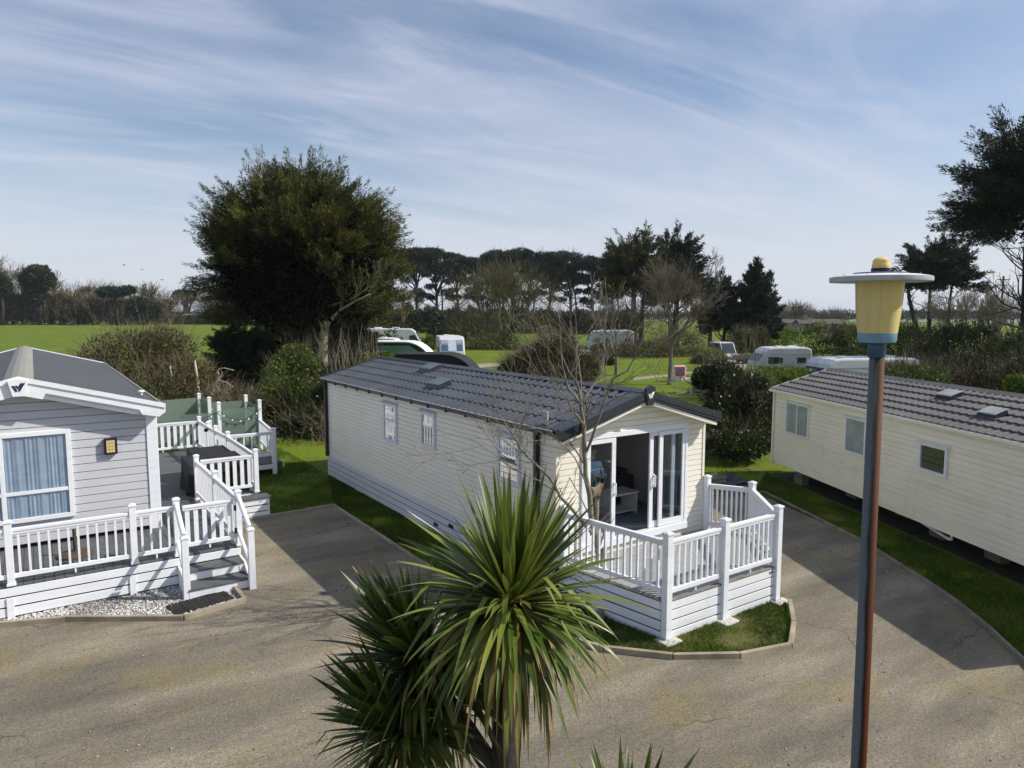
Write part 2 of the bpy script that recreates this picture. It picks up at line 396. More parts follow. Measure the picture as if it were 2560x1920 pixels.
def unit(a): return a/np.maximum(np.linalg.norm(a, axis=-1, keepdims=True), 1e-9)
class Leaves:
    """cloud of small diamond leaves / sprays"""
    def __init__(s): s.c = []; s.d = []; s.l = []; s.w = []
    def add(s, c, d, l, w):
        c = np.asarray(c, float); n = len(c); s.c.append(c); s.d.append(unit(np.asarray(d, float)))
        s.l.append(np.broadcast_to(l, n).astype(float)); s.w.append(np.broadcast_to(w, n).astype(float))
    def plume(s, base, axis, length, rad, n, l, w, spread=.6):
        axis = np.asarray(axis, float); axis = axis/np.linalg.norm(axis)
        t = rng.random(n); q = rng.normal(size=(n, 3)); q -= (q@axis)[:, None]*axis; q = unit(q)
        rr = rad*(1-.75*t)*np.sqrt(rng.random(n))
        c = np.asarray(base)+axis*(length*t)[:, None]+q*rr[:, None]
        s.add(c, axis*.8+q*spread+rng.normal(size=(n, 3))*.22, l*rng.uniform(.6, 1.3, n), w*rng.uniform(.7, 1.2, n))
    def blob(s, c, r, n, l, w, shell=.5, out=.7, up=.3):
        q = unit(rng.normal(size=(n, 3))); rad = shell+(1-shell)*rng.random(n)**.6
        p = np.asarray(c)+q*np.asarray(r)*rad[:, None]
        s.add(p, q*out+rng.normal(size=(n, 3))*.5+np.array([0, 0, up]), l*rng.uniform(.6, 1.4, n), w*rng.uniform(.7, 1.3, n))
    def build(s, name, m, parent=None):
        c = np.concatenate(s.c); d = np.concatenate(s.d); l = np.concatenate(s.l)[:, None]; w = np.concatenate(s.w)[:, None]
        sd = unit(np.cross(d, rng.normal(size=d.shape))); n = len(c)
        v = np.stack([c, c+d*l*.45+sd*w*.5, c+d*l, c+d*l*.45-sd*w*.5], 1).reshape(-1, 3)
        return np_mesh(name, v, np.arange(n*4).reshape(n, 4), m, parent)

def seg_mesh(name, segs, m, parent=None, sides=5):
    """many tapered segments (p0,p1,r0,r1) as one mesh"""
    P0 = np.array([s[0] for s in segs], float); P1 = np.array([s[1] for s in segs], float)
    r0 = np.array([s[2] for s in segs])[:, None, None]; r1 = np.array([s[3] for s in segs])[:, None, None]
    d = unit(P1-P0); a = np.where(np.abs(d[:, 2:3]) < .9, np.array([[0, 0, 1.]]), np.array([[1., 0, 0]]))
    x = unit(np.cross(d, a)); y = np.cross(d, x)
    t = np.arange(sides)*2*np.pi/sides
    ring = x[:, None, :]*np.cos(t)[None, :, None]+y[:, None, :]*np.sin(t)[None, :, None]
    v = np.concatenate([P0[:, None]+ring*r0, P1[:, None]+ring*r1], 1).reshape(-1, 3)
    k = np.arange(sides); k2 = (k+1) % sides
    f = np.stack([k, k2, k2+sides, k+sides], 1)[None]+(np.arange(len(segs))*2*sides)[:, None, None]
    return np_mesh(name, v, f.reshape(-1, 4), m, parent, True)

def grow(segs, p, d, r, length, depth, nchild=3, wob=.18, up=.12, ratio=.68, spread=.75, nseg=4, rmin=.004):
    """recursive leafless branching"""
    p = Vector(p); d = Vector(d).normalized(); sl = length/nseg; r1 = max(r*.62, rmin)
    pts = []
    for i in range(nseg):
        d = (d+Vector((random.gauss(0, wob), random.gauss(0, wob), random.gauss(0, wob)+up))).normalized()
        q = p+d*sl; ra = r+(r1-r)*i/nseg; rb = r+(r1-r)*(i+1)/nseg
        segs.append((p[:], q[:], ra, rb)); p = q; pts.append((q.copy(), d.copy(), rb))
    if depth <= 0: return
    for c in range(nchild):
        q, dd, rr = pts[-1] if c == 0 else pts[random.randint(max(0, nseg//3), nseg-1)]
        ax = dd.orthogonal().normalized(); ax.rotate(Matrix.Rotation(random.uniform(0, 6.28), 3, dd))
        nd = (dd+ax*random.uniform(.35, 1)*spread*(0.45 if c == 0 else 1)).normalized()
        grow(segs, q, nd, rr*(.85 if c == 0 else .68), length*ratio*random.uniform(.75, 1.15), depth-1, nchild, wob, up, ratio, spread, max(2, nseg-1), rmin)

class Fr:
    """local frame: u along U, o outwards along N, z up, from origin O"""
    def __init__(s, O, U, N): s.O = Vector(O); s.U = Vector(U); s.N = Vector(N)
    def p(s, u, z, o=0): return s.O+s.U*u+s.N*o+Vector((0, 0, z))
    def box(s, mb, u0, u1, z0, z1, o0, o1):
        return mb.hexa([s.p(u0, z0, o0), s.p(u1, z0, o0), s.p(u1, z0, o1), s.p(u0, z0, o1), s.p(u0, z1, o0), s.p(u1, z1, o0), s.p(u1, z1, o1), s.p(u0, z1, o1)])

def siding(mb, fr, z0, z1, pitch, depth, lim, holes=()):
    """lapped boards; lim(z) -> (u0,u1); holes (u0,u1,z0,z1) left open"""
    zs = set(); k = 0
    rows = []
    z = z0
    while z < z1-1e-6: rows.append((z, min(z+pitch, z1))); z += pitch
    def prof(a, zz):
        t = (zz-a)/pitch
        return depth*(1-.18*t/.86) if t < .86 else depth*(.82-1.5*(t-.86)/.14)
    for a, b in rows:
        cuts = [a, a+.86*pitch, b]+[h for hh in holes for h in hh[2:] if a < h < b]
        cuts = sorted(c for c in cuts if c <= b+1e-9)
        for c0, c1 in zip(cuts, cuts[1:]):
            if c1-c0 < 1e-6: continue
            A = lim(c0); B = lim(c1)
            if A[1]-A[0] < 1e-3: continue
            iv = [(A[0], A[1], B[0], B[1])]
            mid = (c0+c1)/2
            for hu0, hu1, hz0, hz1 in holes:
                if hz0 < mid < hz1:
                    iv = [x for y in iv for x in ((y[0], hu0, y[2], hu0), (hu1, y[1], hu1, y[3])) if x[1]-x[0] > 1e-3]
            for a0, a1, b0, b1 in iv:
                mb.quad(fr.p(a0, c0, prof(a, c0)), fr.p(a1, c0, prof(a, c0)), fr.p(b1, c1, prof(a, c1)), fr.p(b0, c1, prof(a, c1)))
                if c0 == a: mb.quad(fr.p(a0, a, -.68*depth), fr.p(a1, a, -.68*depth), fr.p(a1, a, depth), fr.p(a0, a, depth))

def curtain_mesh(fr, u0, u1, z0, z1, o, amp=.012, waves=9, gather=0.0):
    mb = MB(); n = waves*8
    ph = random.uniform(0, 6)
    for i in range(n):
        def q(j, z, k):
            t = j/n; uu = u0+(u1-u0)*t
            return fr.p(uu, z, o+amp*(.5*math.sin(t*waves*6.283+ph+k*.25+1.6*math.sin(t*9+ph))*(.55+.45*math.sin(t*waves*1.1+ph*2))+.5*math.sin(t*waves*2.3+1.3*ph+.2*k)))
        for k in range(3):
            za = z0+(z1-z0)*k/3; zb = z0+(z1-z0)*(k+1)/3
            mb.quad(q(i, za, k), q(i+1, za, k), q(i+1, zb, k+1), q(i, zb, k+1))
    return mb

def window(parent, fr, u0, u1, z0, z1, fw=.055, mull=(), trans=(), cur='curtain_grey', cur_spans=((0, 1),), o=.02, hood=None, fmat='white_pvc', waves=6, backing=True, cur_z=0.0, glass='clear_glass'):
    """frame with mullions, pane, curtain; stands proud of the cladding by o"""
    root = MB()
    fr.box(root, u0, u1, z0, z0+fw, o-.018, o+.045); fr.box(root, u0, u1, z1-fw, z1, o-.018, o+.045)
    fr.box(root, u0, u0+fw, z0+fw, z1-fw, o-.018, o+.045); fr.box(root, u1-fw, u1, z0+fw, z1-fw, o-.018, o+.045)
    for mu in mull: fr.box(root, mu-fw*.45, mu+fw*.45, z0+fw, z1-fw, o-.015, o+.040)
    for tz in trans: fr.box(root, u0+fw, u1-fw, tz-fw*.4, tz+fw*.4, o-.014, o+.038)
    w = root.build('window', fmat, parent, bevel=.006)
    g = MB(); g.quad(fr.p(u0+fw*.6, z0+fw*.6, o+.026), fr.p(u1-fw*.6, z0+fw*.6, o+.026), fr.p(u1-fw*.6, z1-fw*.6, o+.026), fr.p(u0+fw*.6, z1-fw*.6, o+.026))
    g.build('pane', glass, w)
    if backing:
        b = MB(); b.quad(fr.p(u0+.01, z0+.01, o-.012), fr.p(u1-.01, z0+.01, o-.012), fr.p(u1-.01, z1-.01, o-.012), fr.p(u0+.01, z1-.01, o-.012)); b.build('dark_sheet', 'dark_void', w)  # flat sheet whose near-black colour stands for the unlit room behind
    for s0, s1 in cur_spans:
        a = u0+fw*.8+(u1-u0-1.6*fw)*s0; bb = u0+fw*.8+(u1-u0-1.6*fw)*s1
        curtain_mesh(fr, a, bb, z0+fw*.7+cur_z, z1-fw*.7, o+.007, .016, max(2, int(waves*1.3*(s1-s0)))).build('curtain', cur, w, smooth=True)
    if hood:
        h = MB(); h.prism([fr.p(u0-.06, z1+.005, .0), fr.p(u0-.06, z1+.005, .10), fr.p(u0-.06, z1+.05, .015)], fr.U*(u1-u0+.12)); h.build('hood', hood, w)
    return w

def tile_slope(mb, T, l0, l1, w0, z0, w1, z1, rows, pitch=.22, roll=.028, step=.022):
    """pressed tile sheet from eave (w0,z0) up to ridge (w1,z1); T(l,w,z)->world"""
    n = int(round((l1-l0)/pitch)); sub = 8
    dz = z1-z0; dw = w1-w0; ln = math.hypot(dz, dw); nz, nw = abs(dw)/ln, -dz/ln*(1 if dw > 0 else -1)
    def pr(k):
        t = (k % sub)/sub
        return roll*(math.sin(math.pi*t/.42)**.8 if t < .42 else 0.0)
    L = [l0+(l1-l0)*k/(n*sub) for k in range(n*sub+1)]
    base = len(mb.v); nr = 0
    for r in range(rows):
        for t, h in ((r/rows, step), ((r+1)/rows, 0.004)):
            for k, l in enumerate(L):
                hh = h+pr(k); mb.v.append(tuple(T(l, w0+dw*t+nw*hh, z0+dz*t+nz*hh)))
            nr += 1
    # closing lip at eave
    for k, l in enumerate(L): mb.v.append(tuple(T(l, w0, z0)))
    m = len(L)
    for r in range(nr-1):
        for k in range(m-1):
            a = base+r*m+k; mb.f.append((a, a+1, a+m+1, a+m))
    for k in range(m-1):
        a = base+k; b = base+nr*m+k; mb.f.append((b, b+1, a+1, a))

def badge(parent, fr, u, z, w0, w1, h, m, me, o=0.0):
    mb = MB()
    out = [(-w0/2, h*.34), (0, h*.5), (w0/2, h*.34), (w1/2, -h*.5), (-w1/2, -h*.5)]
    mb.prism([fr.p(u+a, z+b, o) for a, b in out], fr.N*.05)
    b = mb.build('badge', m, parent, bevel=.008)
    e = MB(); s = w0*.62
    for q in ([(-.5, .22), (-.30, .22), (-.06, -.42), (-.20, -.50)], [(-.24, .24), (-.06, .24), (.06, -.05), (-.02, -.22)],
              [(.02, .10), (.20, .50), (.36, .50), (.12, -.06)], [(.40, .50), (.56, .50), (.10, -.50), (-.02, -.30)]):
        e.prism([fr.p(u+a*s, z-.01*h+c*s*.8, o+.052) for a, c in q], fr.N*.006)
    e.build('emblem', me, b); return b

def roof_vent(parent, T, l, w, z, sl, lidm='vent_lid'):
    mb = MB(); a, b = (.32, .20) if lidm == 'vent_lid' else (.24, .17)
    def q(dl, dw, dz): return T(l+dl, w+dw, z+sl*dw+dz)
    mb.hexa([q(-a, -b, 0), q(a, -b, 0), q(a, b, 0), q(-a, b, 0), q(-a*.9, -b*.85, .09), q(a*.9, -b*.85, .09), q(a*.9, b*.85, .11), q(-a*.9, b*.85, .11)])
    v = mb.build('roof_vent', 'black_pipe', parent, bevel=.01)
    t = MB(); t.hexa([q(-a*.96, -b*.92, .095), q(a*.96, -b*.92, .095), q(a*.96, b*.92, .118), q(-a*.96, b*.92, .118), q(-a*.9, -b*.85, .12), q(a*.9, -b*.85, .12), q(a*.9, b*.85, .14), q(-a*.9, b*.85, .14)])
    t.build('lid', lidm, v, bevel=.008)

def shell_T(O, L, W):
    O = Vector(O); L = Vector(L); W = Vector(W)
    return lambda l, w, z: O+L*l+W*w+Vector((0, 0, z))

# ------------------------------------------------------------------ world: sky with thin cirrus, one sun
SUN_EL = R(39.5); SUN_H = (RGT*1.0+FWD*.01).normalized()
SUN = Vector((SUN_H.x*math.cos(SUN_EL), SUN_H.y*math.cos(SUN_EL), math.sin(SUN_EL)))
def build_world():
    w = bpy.data.worlds.new('World'); bpy.context.scene.world = w; w.use_nodes = True
    nt = w.node_tree; N = nt.nodes; L = nt.links; bg = N['Background']
    sky = N.new('ShaderNodeTexSky'); sky.sky_type = 'NISHITA'; sky.sun_disc = False
    sky.sun_elevation = SUN_EL; sky.sun_rotation = math.atan2(SUN.x, SUN.y); sky.air_density = 1.0; sky.dust_density = .8; sky.ozone_density = 3.0; sky.altitude = 50
    tc = N.new('ShaderNodeTexCoord'); sx = N.new('ShaderNodeSeparateXYZ'); L.new(tc.outputs['Generated'], sx.inputs[0])
    zz = N.new('ShaderNodeMath'); zz.operation = 'MAXIMUM'; zz.inputs[1].default_value = 0.0; L.new(sx.outputs['Z'], zz.inputs[0])
    za = N.new('ShaderNodeMath'); za.operation = 'ADD'; za.inputs[1].default_value = .10; L.new(zz.outputs[0], za.inputs[0])
    dv = N.new('ShaderNodeVectorMath'); dv.operation = 'DIVIDE'; cb = N.new('ShaderNodeCombineXYZ')
    for i in range(3): L.new(za.outputs[0], cb.inputs[i])
    L.new(tc.outputs['Generated'], dv.inputs[0]); L.new(cb.outputs[0], dv.inputs[1])
    def layer(scale, rot, sc, lo, hi, amt, dist=.6, loc=(0, 0, 0), det=9, rough=.58):
        mp = N.new('ShaderNodeMapping'); mp.inputs['Scale'].default_value = scale; mp.inputs['Rotation'].default_value = (0, 0, rot); mp.inputs['Location'].default_value = loc
        L.new(dv.outputs[0], mp.inputs['Vector'])
        n = N.new('ShaderNodeTexNoise'); n.inputs['Scale'].default_value = sc; n.inputs['Detail'].default_value = det; n.inputs['Roughness'].default_value = rough; n.inputs['Distortion'].default_value = dist
        L.new(mp.outputs[0], n.inputs['Vector'])
        mr = N.new('ShaderNodeMapRange'); mr.interpolation_type = 'SMOOTHSTEP'; mr.inputs['From Min'].default_value = lo; mr.inputs['From Max'].default_value = hi; mr.inputs['To Max'].default_value = amt
        L.new(n.outputs['Fac'], mr.inputs['Value']); return mr.outputs[0]
    a = layer((.6, 1.5, 1), -HEAD+R(98), .45, .34, .82, .74, 1.6, (1.7, .4, 0), 8, .54)
    b = layer((.6, 2.0, 1), -HEAD+R(80), .8, .44, .80, .62, 1.6, (4.2, 2.1, 0), 8, .55)
    c = layer((.9, 1.3, 1), -HEAD+R(90), .38, .36, .70, .42, .6, (8.1, 5.5, 0), 6)
    def scr(p, q):  # 1-(1-p)(1-q)
        m1 = N.new('ShaderNodeMath'); m1.operation = 'SUBTRACT'; m1.inputs[0].default_value = 1; L.new(p, m1.inputs[1])
        m2 = N.new('ShaderNodeMath'); m2.operation = 'SUBTRACT'; m2.inputs[0].default_value = 1; L.new(q, m2.inputs[1])
        m3 = N.new('ShaderNodeMath'); m3.operation = 'MULTIPLY'; L.new(m1.outputs[0], m3.inputs[0]); L.new(m2.outputs[0], m3.inputs[1])
        m4 = N.new('ShaderNodeMath'); m4.operation = 'SUBTRACT'; m4.inputs[0].default_value = 1; L.new(m3.outputs[0], m4.inputs[1]); return m4.outputs[0]
    f = scr(scr(a, b), c)
    mx = N.new('ShaderNodeMix'); mx.data_type = 'RGBA'; L.new(f, mx.inputs['Factor']); L.new(sky.outputs[0], mx.inputs['A'])
    mx.inputs['B'].default_value = (5.7, 5.95, 7.1, 1)
    # milky air towards the horizon
    hz = N.new('ShaderNodeMapRange'); hz.interpolation_type = 'SMOOTHSTEP'; hz.inputs['From Min'].default_value = -.05; hz.inputs['From Max'].default_value = .30
    hz.inputs['To Min'].default_value = .92; hz.inputs['To Max'].default_value = 0; L.new(sx.outputs['Z'], hz.inputs['Value'])
    m2 = N.new('ShaderNodeMix'); m2.data_type = 'RGBA'; L.new(hz.outputs[0], m2.inputs['Factor']); L.new(mx.outputs['Result'], m2.inputs['A'])
    m2.inputs['B'].default_value = (6.0, 6.3, 7.0, 1)
    L.new(m2.outputs['Result'], bg.inputs['Color']); bg.inputs['Strength'].default_value = .11
    sun = bpy.data.lights.new('sun', 'SUN'); sun.energy = 5.0; sun.angle = R(.55); sun.color = (1, .94, .84)
    so = bpy.data.objects.new('sun', sun); C.objects.link(so); so.rotation_euler = (-SUN).to_track_quat('-Z', 'Y').to_euler(); so.location = SUN*60
build_world()

cam = bpy.data.cameras.new('camera'); cam.sensor_width = 36; cam.lens = F_PX/2560*36; cam.clip_end = 20000; cam.clip_start = .05
co = bpy.data.objects.new('camera', cam); C.objects.link(co); co.location = (0, 0, CAMH); co.rotation_euler = (R(90)-PITCH, 0, HEAD-R(90))
sc = bpy.context.scene; sc.camera = co
sc.view_settings.view_transform = 'Standard'; sc.view_settings.look = 'None'; sc.view_settings.exposure = .12; sc.view_settings.gamma = 1
sc.render.engine = 'CYCLES'; sc.cycles.use_denoising = True; sc.cycles.max_bounces = 6; sc.cycles.transparent_max_bounces = 12
sc.cycles.use_adaptive_sampling = True; sc.cycles.adaptive_threshold = .02


# ================================================================== SETTING
def ground():
    rings = [0, 4, 8, 14, 22, 35, 60, 100, 170, 280, 380, 600, 1000, 1700, 2600, 4500, 7000]; n = 72; vs = [(0, 0, 0)]; fs = []
    def h(r): return 0 if r < 380 else -min(38, (r-380)*.016)
    for r in rings[1:]:
        for k in range(n): t = 2*math.pi*k/n; vs.append((r*math.cos(t), r*math.sin(t), h(r)))
    for k in range(n): fs.append((0, 1+k, 1+(k+1) % n))
    for i in range(len(rings)-2):
        a = 1+i*n
        for k in range(n): fs.append((a+k, a+n+k, a+n+(k+1) % n, a+(k+1) % n))
    mb = MB(); mb.v = vs; mb.f = fs; tag(mb.build('ground', 'grass_ground'), kind='structure')
ground()
ROAD = [(-40, -25), (-40, 14.5), (-6, 14.2), (3.0, 14.2), (3.0, 17.36), (5.4, 17.38), (6.18, 17.42), (6.17, 12.43), (6.28, 9.6), (6.50, 8.10), (6.73, 7.56), (7.4, 6.83), (8.22, 6.31),
        (9.1, 6.08), (9.82, 6.52), (10.52, 7.08), (11.35, 8.2), (11.60, 9.6), (11.3, 12.3), (14.0, 13.1), (16.47, 12.0), (15.6, 10.1), (14.73, 8.28), (14.43, 7.77), (13.48, 6.3), (12.94, 5.53), (12.23, 4.7), (11.48, 3.95), (10.4, 3.0), (8.8, 1.8), (7, -2), (5, -25)]
def flat(name, pts, z, m):
    mb = MB(); mb.poly([(x, y, z) for x, y in pts]); return tag(mb.build(name, m), kind='structure')
flat('road', ROAD, .004, 'tarmac')
LAWN_FRONT = [(6.23, 9.6), (6.55, 8.1), (6.78, 7.6), (7.44, 6.88), (8.24, 6.37), (9.08, 6.14), (9.78, 6.57), (10.46, 7.12), (11.3, 8.25), (11.55, 9.6)]
flat('lawn', LAWN_FRONT, .003, 'lawn_moss')
# small stony path on the camp field
def pathway():
    a = [(1590, 52.5), (1690, 56), (1790, 61), (1850, 66)]
    mb = MB()
    L = [G(px-4, d-1.1, .006) for px, d in a]; Rr = [G(px, d+1.1, .006) for px, d in a]
    for i in range(len(a)-1): mb.quad(L[i], L[i+1], Rr[i+1], Rr[i])
    q = [G(1780, 62, .010), G(2060, 57, .010), G(2080, 72, .010), G(1760, 74, .010)]; mb.quad(*q)
    q = [G(1040, 58, .008), G(1290, 66, .008), G(1290, 70, .008), G(1040, 63, .008)]; mb.quad(*q)
    q = [G(1390, 88, .008), G(1480, 88, .008), G(1480, 96, .008), G(1390, 96, .008)]; mb.quad(*q)
    mat('stony_path', (.26, .23, .18), .95, .2, 1.5, .2, 20)
    tag(mb.build('path', 'stony_path'), kind='structure')
pathway()

def edging(label, pts, w=.05, h=.075, m='timber_edge', gap=.006):
    t = thing('timber_edging', label, 'edging', (pts[0][0], pts[0][1], 0))
    for a, b in zip(pts, pts[1:]):
        A = Vector((*a, h/2-.01)); B = Vector((*b, h/2-.01)); d = (B-A).normalized()
        n = max(1, round((B-A).length/2.4))
        for i in range(n):
            P = A+(B-A)*(i/n)+d*gap; Q = A+(B-A)*((i+1)/n)-d*gap
            P.z += random.uniform(-.006, .006); Q.z += random.uniform(-.006, .006)
            MB().bar(P, Q, w, h).build('board', m, t, bevel=.004)
    return t
edging('pale timber edging curving round the small lawn under the front of the cream deck', [(6.23, 9.6), (6.50, 8.10), (6.73, 7.56), (7.4, 6.83), (8.22, 6.31), (9.1, 6.08), (9.82, 6.52), (10.52, 7.08)], .07, .10)
edging('low timber edging between the empty parking bay and the shaded grass strip', [(3.2, 17.36), (5.4, 17.38), (6.18, 17.42), (6.17, 12.43), (6.23, 9.6)], .05, .07)
edging('long timber edging between the tarmac drive and the grass below the right-hand caravan', [(11.5, 12.35), (14.0, 13.1), (16.47, 12.0), (15.6, 10.1), (14.73, 8.28), (14.43, 7.77), (13.48, 6.3), (12.94, 5.53), (12.23, 4.7), (11.48, 3.95), (10.4, 3.0)], .05, .08, 'timber_grey')
GRAVEL = [(-6, 13.75), (-.7, 13.53), (.19, 13.2), (1.77, 12.18), (2.77, 12.36), (2.76, 13.2), (3.05, 13.9), (-6, 14.6)]
edging('timber edging holding the white pebbles in front of the grey caravan deck', [(-4.6, 13.9), (-.7, 13.53), (.19, 13.2), (1.77, 12.18), (2.77, 12.36), (2.76, 13.0)], .07, .10)
flat('gravel_bed', GRAVEL, .008, 'block_grey')

def inside(poly, P):
    x, y = P[:, 0], P[:, 1]; c = np.zeros(len(P), bool); n = len(poly)
    for i in range(n):
        (x0, y0), (x1, y1) = poly[i], poly[(i+1) % n]
        k = ((y0 > y) != (y1 > y)); xi = (x1-x0)*(y-y0)/(y1-y0+1e-12)+x0
        c ^= k & (x < xi)
    return c
def scatter(poly, n):
    a = np.array(poly); lo, hi = a.min(0), a.max(0); out = []
    while sum(map(len, out)) < n:
        P = rng.uniform(lo, hi, (n, 2)); out.append(P[inside(poly, P)])
    return np.concatenate(out)[:n]
def patchy(P, s=1.3, thr=-.25):
    f = sum(np.sin(P[:, 0]*s*a+p)*np.cos(P[:, 1]*s*b+q) for a, b, p, q in ((1, 1.3, .3, 1), (2.1, 1.7, 2, .5), (3.7, 4.1, 1, 2.2)))
    return f > thr-.55+rng.normal(0, .7, len(P))
def blades(name, polys, h=.06, w=.010):
    Ps = np.concatenate([q[patchy(q)] for q in (scatter(p, n) for p, n in polys)])
    c = np.concatenate([Ps, np.full((len(Ps), 1), .003)], 1); n = len(c)
    ang = rng.uniform(0, 6.283, n); lean = rng.normal(0, .45, (n, 2))
    hh = h*rng.uniform(.4, 1.3, n); sd = np.stack([np.cos(ang), np.sin(ang), np.zeros(n)], 1)*(w/2)
    tip = c+np.stack([lean[:, 0]*hh, lean[:, 1]*hh, hh], 1)
    v = np.stack([c-sd, c+sd, tip], 1).reshape(-1, 3)
    o = np_mesh(name, v, np.arange(n*3).reshape(n, 3), 'grass_blade')
    return tag(o, kind='stuff')
o = blades('grass', [(LAWN_FRONT, 56000), ([(6.22, 9.6), (7.28, 9.6), (7.28, 21), (6.22, 17.5)], 36000), ([(3.2, 17.45), (7.28, 17.45), (7.28, 26), (3.5, 26)], 52000)])
tag(o, 'short bright lawn grass around the cream caravan', 'grass')
o = blades('grass', [([(16.3, 12.2), (18.7, 13.6), (13.4, 2.6), (10.4, 2.9), (12.94, 5.45), (14.8, 8.2)], 52000), ([(11.2, 12.4), (14, 13.2), (18.5, 13.6), (20, 20), (11.1, 20.5)], 45000)], .055)
tag(o, 'shaded grass under and behind the right-hand caravan', 'grass')

def pebbles():
    P = scatter([(-4, 13.8), (-.7, 13.58), (.2, 13.26), (1.78, 12.26), (2.72, 12.43), (2.72, 13.1), (1.9, 13.95), (-4, 14.4)], 5200)
    mx = inside([(1.72, 12.4), (2.62, 12.62), (2.6, 13.0), (1.9, 12.98)], P)
    P = P[~mx | (rng.random(len(P)) < .13)]
    n = len(P); s = rng.uniform(.012, .034, n)
    oct_ = np.array([[1, 0, 0], [0, 1, 0], [-1, 0, 0], [0, -1, 0], [0, 0, 1], [0, 0, -1]], float)
    v = oct_[None]*s[:, None, None]*rng.uniform(.6, 1.25, (n, 6, 1)); v[:, :, 2] *= .7
    a = rng.uniform(0, 6.28, n); ca, sa = np.cos(a)[:, None], np.sin(a)[:, None]
    x = v[:, :, 0]*ca-v[:, :, 1]*sa; y = v[:, :, 0]*sa+v[:, :, 1]*ca
    v = np.stack([x+P[:, 0:1], y+P[:, 1:2], v[:, :, 2]+.018], 2).reshape(-1, 3)
    tri = np.array([[0, 1, 4], [1, 2, 4], [2, 3, 4], [3, 0, 4], [1, 0, 5], [2, 1, 5], [3, 2, 5], [0, 3, 5]])
    f = (tri[None]+(np.arange(n)*6)[:, None, None]).reshape(-1, 3)
    m = leafmat('pebble_white', (.09, .09, .10), (.36, .355, .345), (.76, .75, .72), .7, 0.0)
    tag(np_mesh('pebbles', v, f, 'pebble_white'), 'white and grey pebbles spread in front of the deck steps', 'gravel', kind='stuff')
pebbles()
def debris():
    P = np.concatenate([scatter(ROAD[2:], 2200)]); P = P[P[:, 0] > -6]; n = len(P); s = rng.uniform(.006, .018, n)
    b = np.array([[1, 0, 0], [0, 1, 0], [-1, 0, 0], [0, -1, 0], [0, 0, .8], [0, 0, -.2]], float)
    v = b[None]*s[:, None, None]*rng.uniform(.5, 1.4, (n, 6, 1)); v = v+np.concatenate([P, np.full((n, 1), .008)], 1)[:, None]
    tri = np.array([[0, 1, 4], [1, 2, 4], [2, 3, 4], [3, 0, 4], [1, 0, 5], [2, 1, 5], [3, 2, 5], [0, 3, 5]])
    leafmat('grit_mix', (.09, .07, .045), (.30, .26, .19), (.62, .60, .55), .8, 0.0)
    tag(np_mesh('grit', v.reshape(-1, 3), (tri[None]+(np.arange(n)*6)[:, None, None]).reshape(-1, 3), 'grit_mix'), 'loose stone chips and leaf crumbs scattered over the tarmac', 'grit', kind='stuff')
debris()
def doormat():
    mb = MB(); t = .022
    A = Vector((1.70, 12.42, .03)); U = Vector((.92, .17, 0)).normalized(); W = Vector((-.17, .92, 0)).normalized()
    for i in range(10): mb.bar(A+W*(.05*i), A+W*(.05*i)+U*.94, .03, t)
    for i in range(9): mb.bar(A+U*(.94*i/8)-W*.01, A+U*(.94*i/8)+W*.46, .035, t*.9)
    tag(mb.build('doormat', 'rubber'), 'black rubber grid mat lying in the pebbles at the foot of the steps', 'mat')
doormat()

def hills():
    vs = []; fs = []; n = 120; rows = 7
    for j in range(rows):
        d = 3000+j*330; pr = math.sin(math.pi*min(j/(rows-1)*.9+.02, 1))
        for i in range(n+1):
            px = -900+4400*i/n; p = G(px, d)
            x = i*.19
            hh = 26*(.62+.25*math.sin(x*1.1+.6)+.16*math.sin(x*2.7+j*.7)+.10*math.sin(x*6.1+j))
            vs.append((p.x, p.y, -39+hh*pr*1.25))
    for j in range(rows-1):
        for i in range(n): a = j*(n+1)+i; fs.append((a, a+1, a+n+2, a+n+1))
    mb = MB(); mb.v = vs; mb.f = fs
    mat('hill_fields', (.05, .075, .035), .95, .3, .004, 0, 60, .1, 0, (.11, .13, .06))
    tag(mb.build('hills', 'hill_fields', smooth=True), kind='structure')
hills()

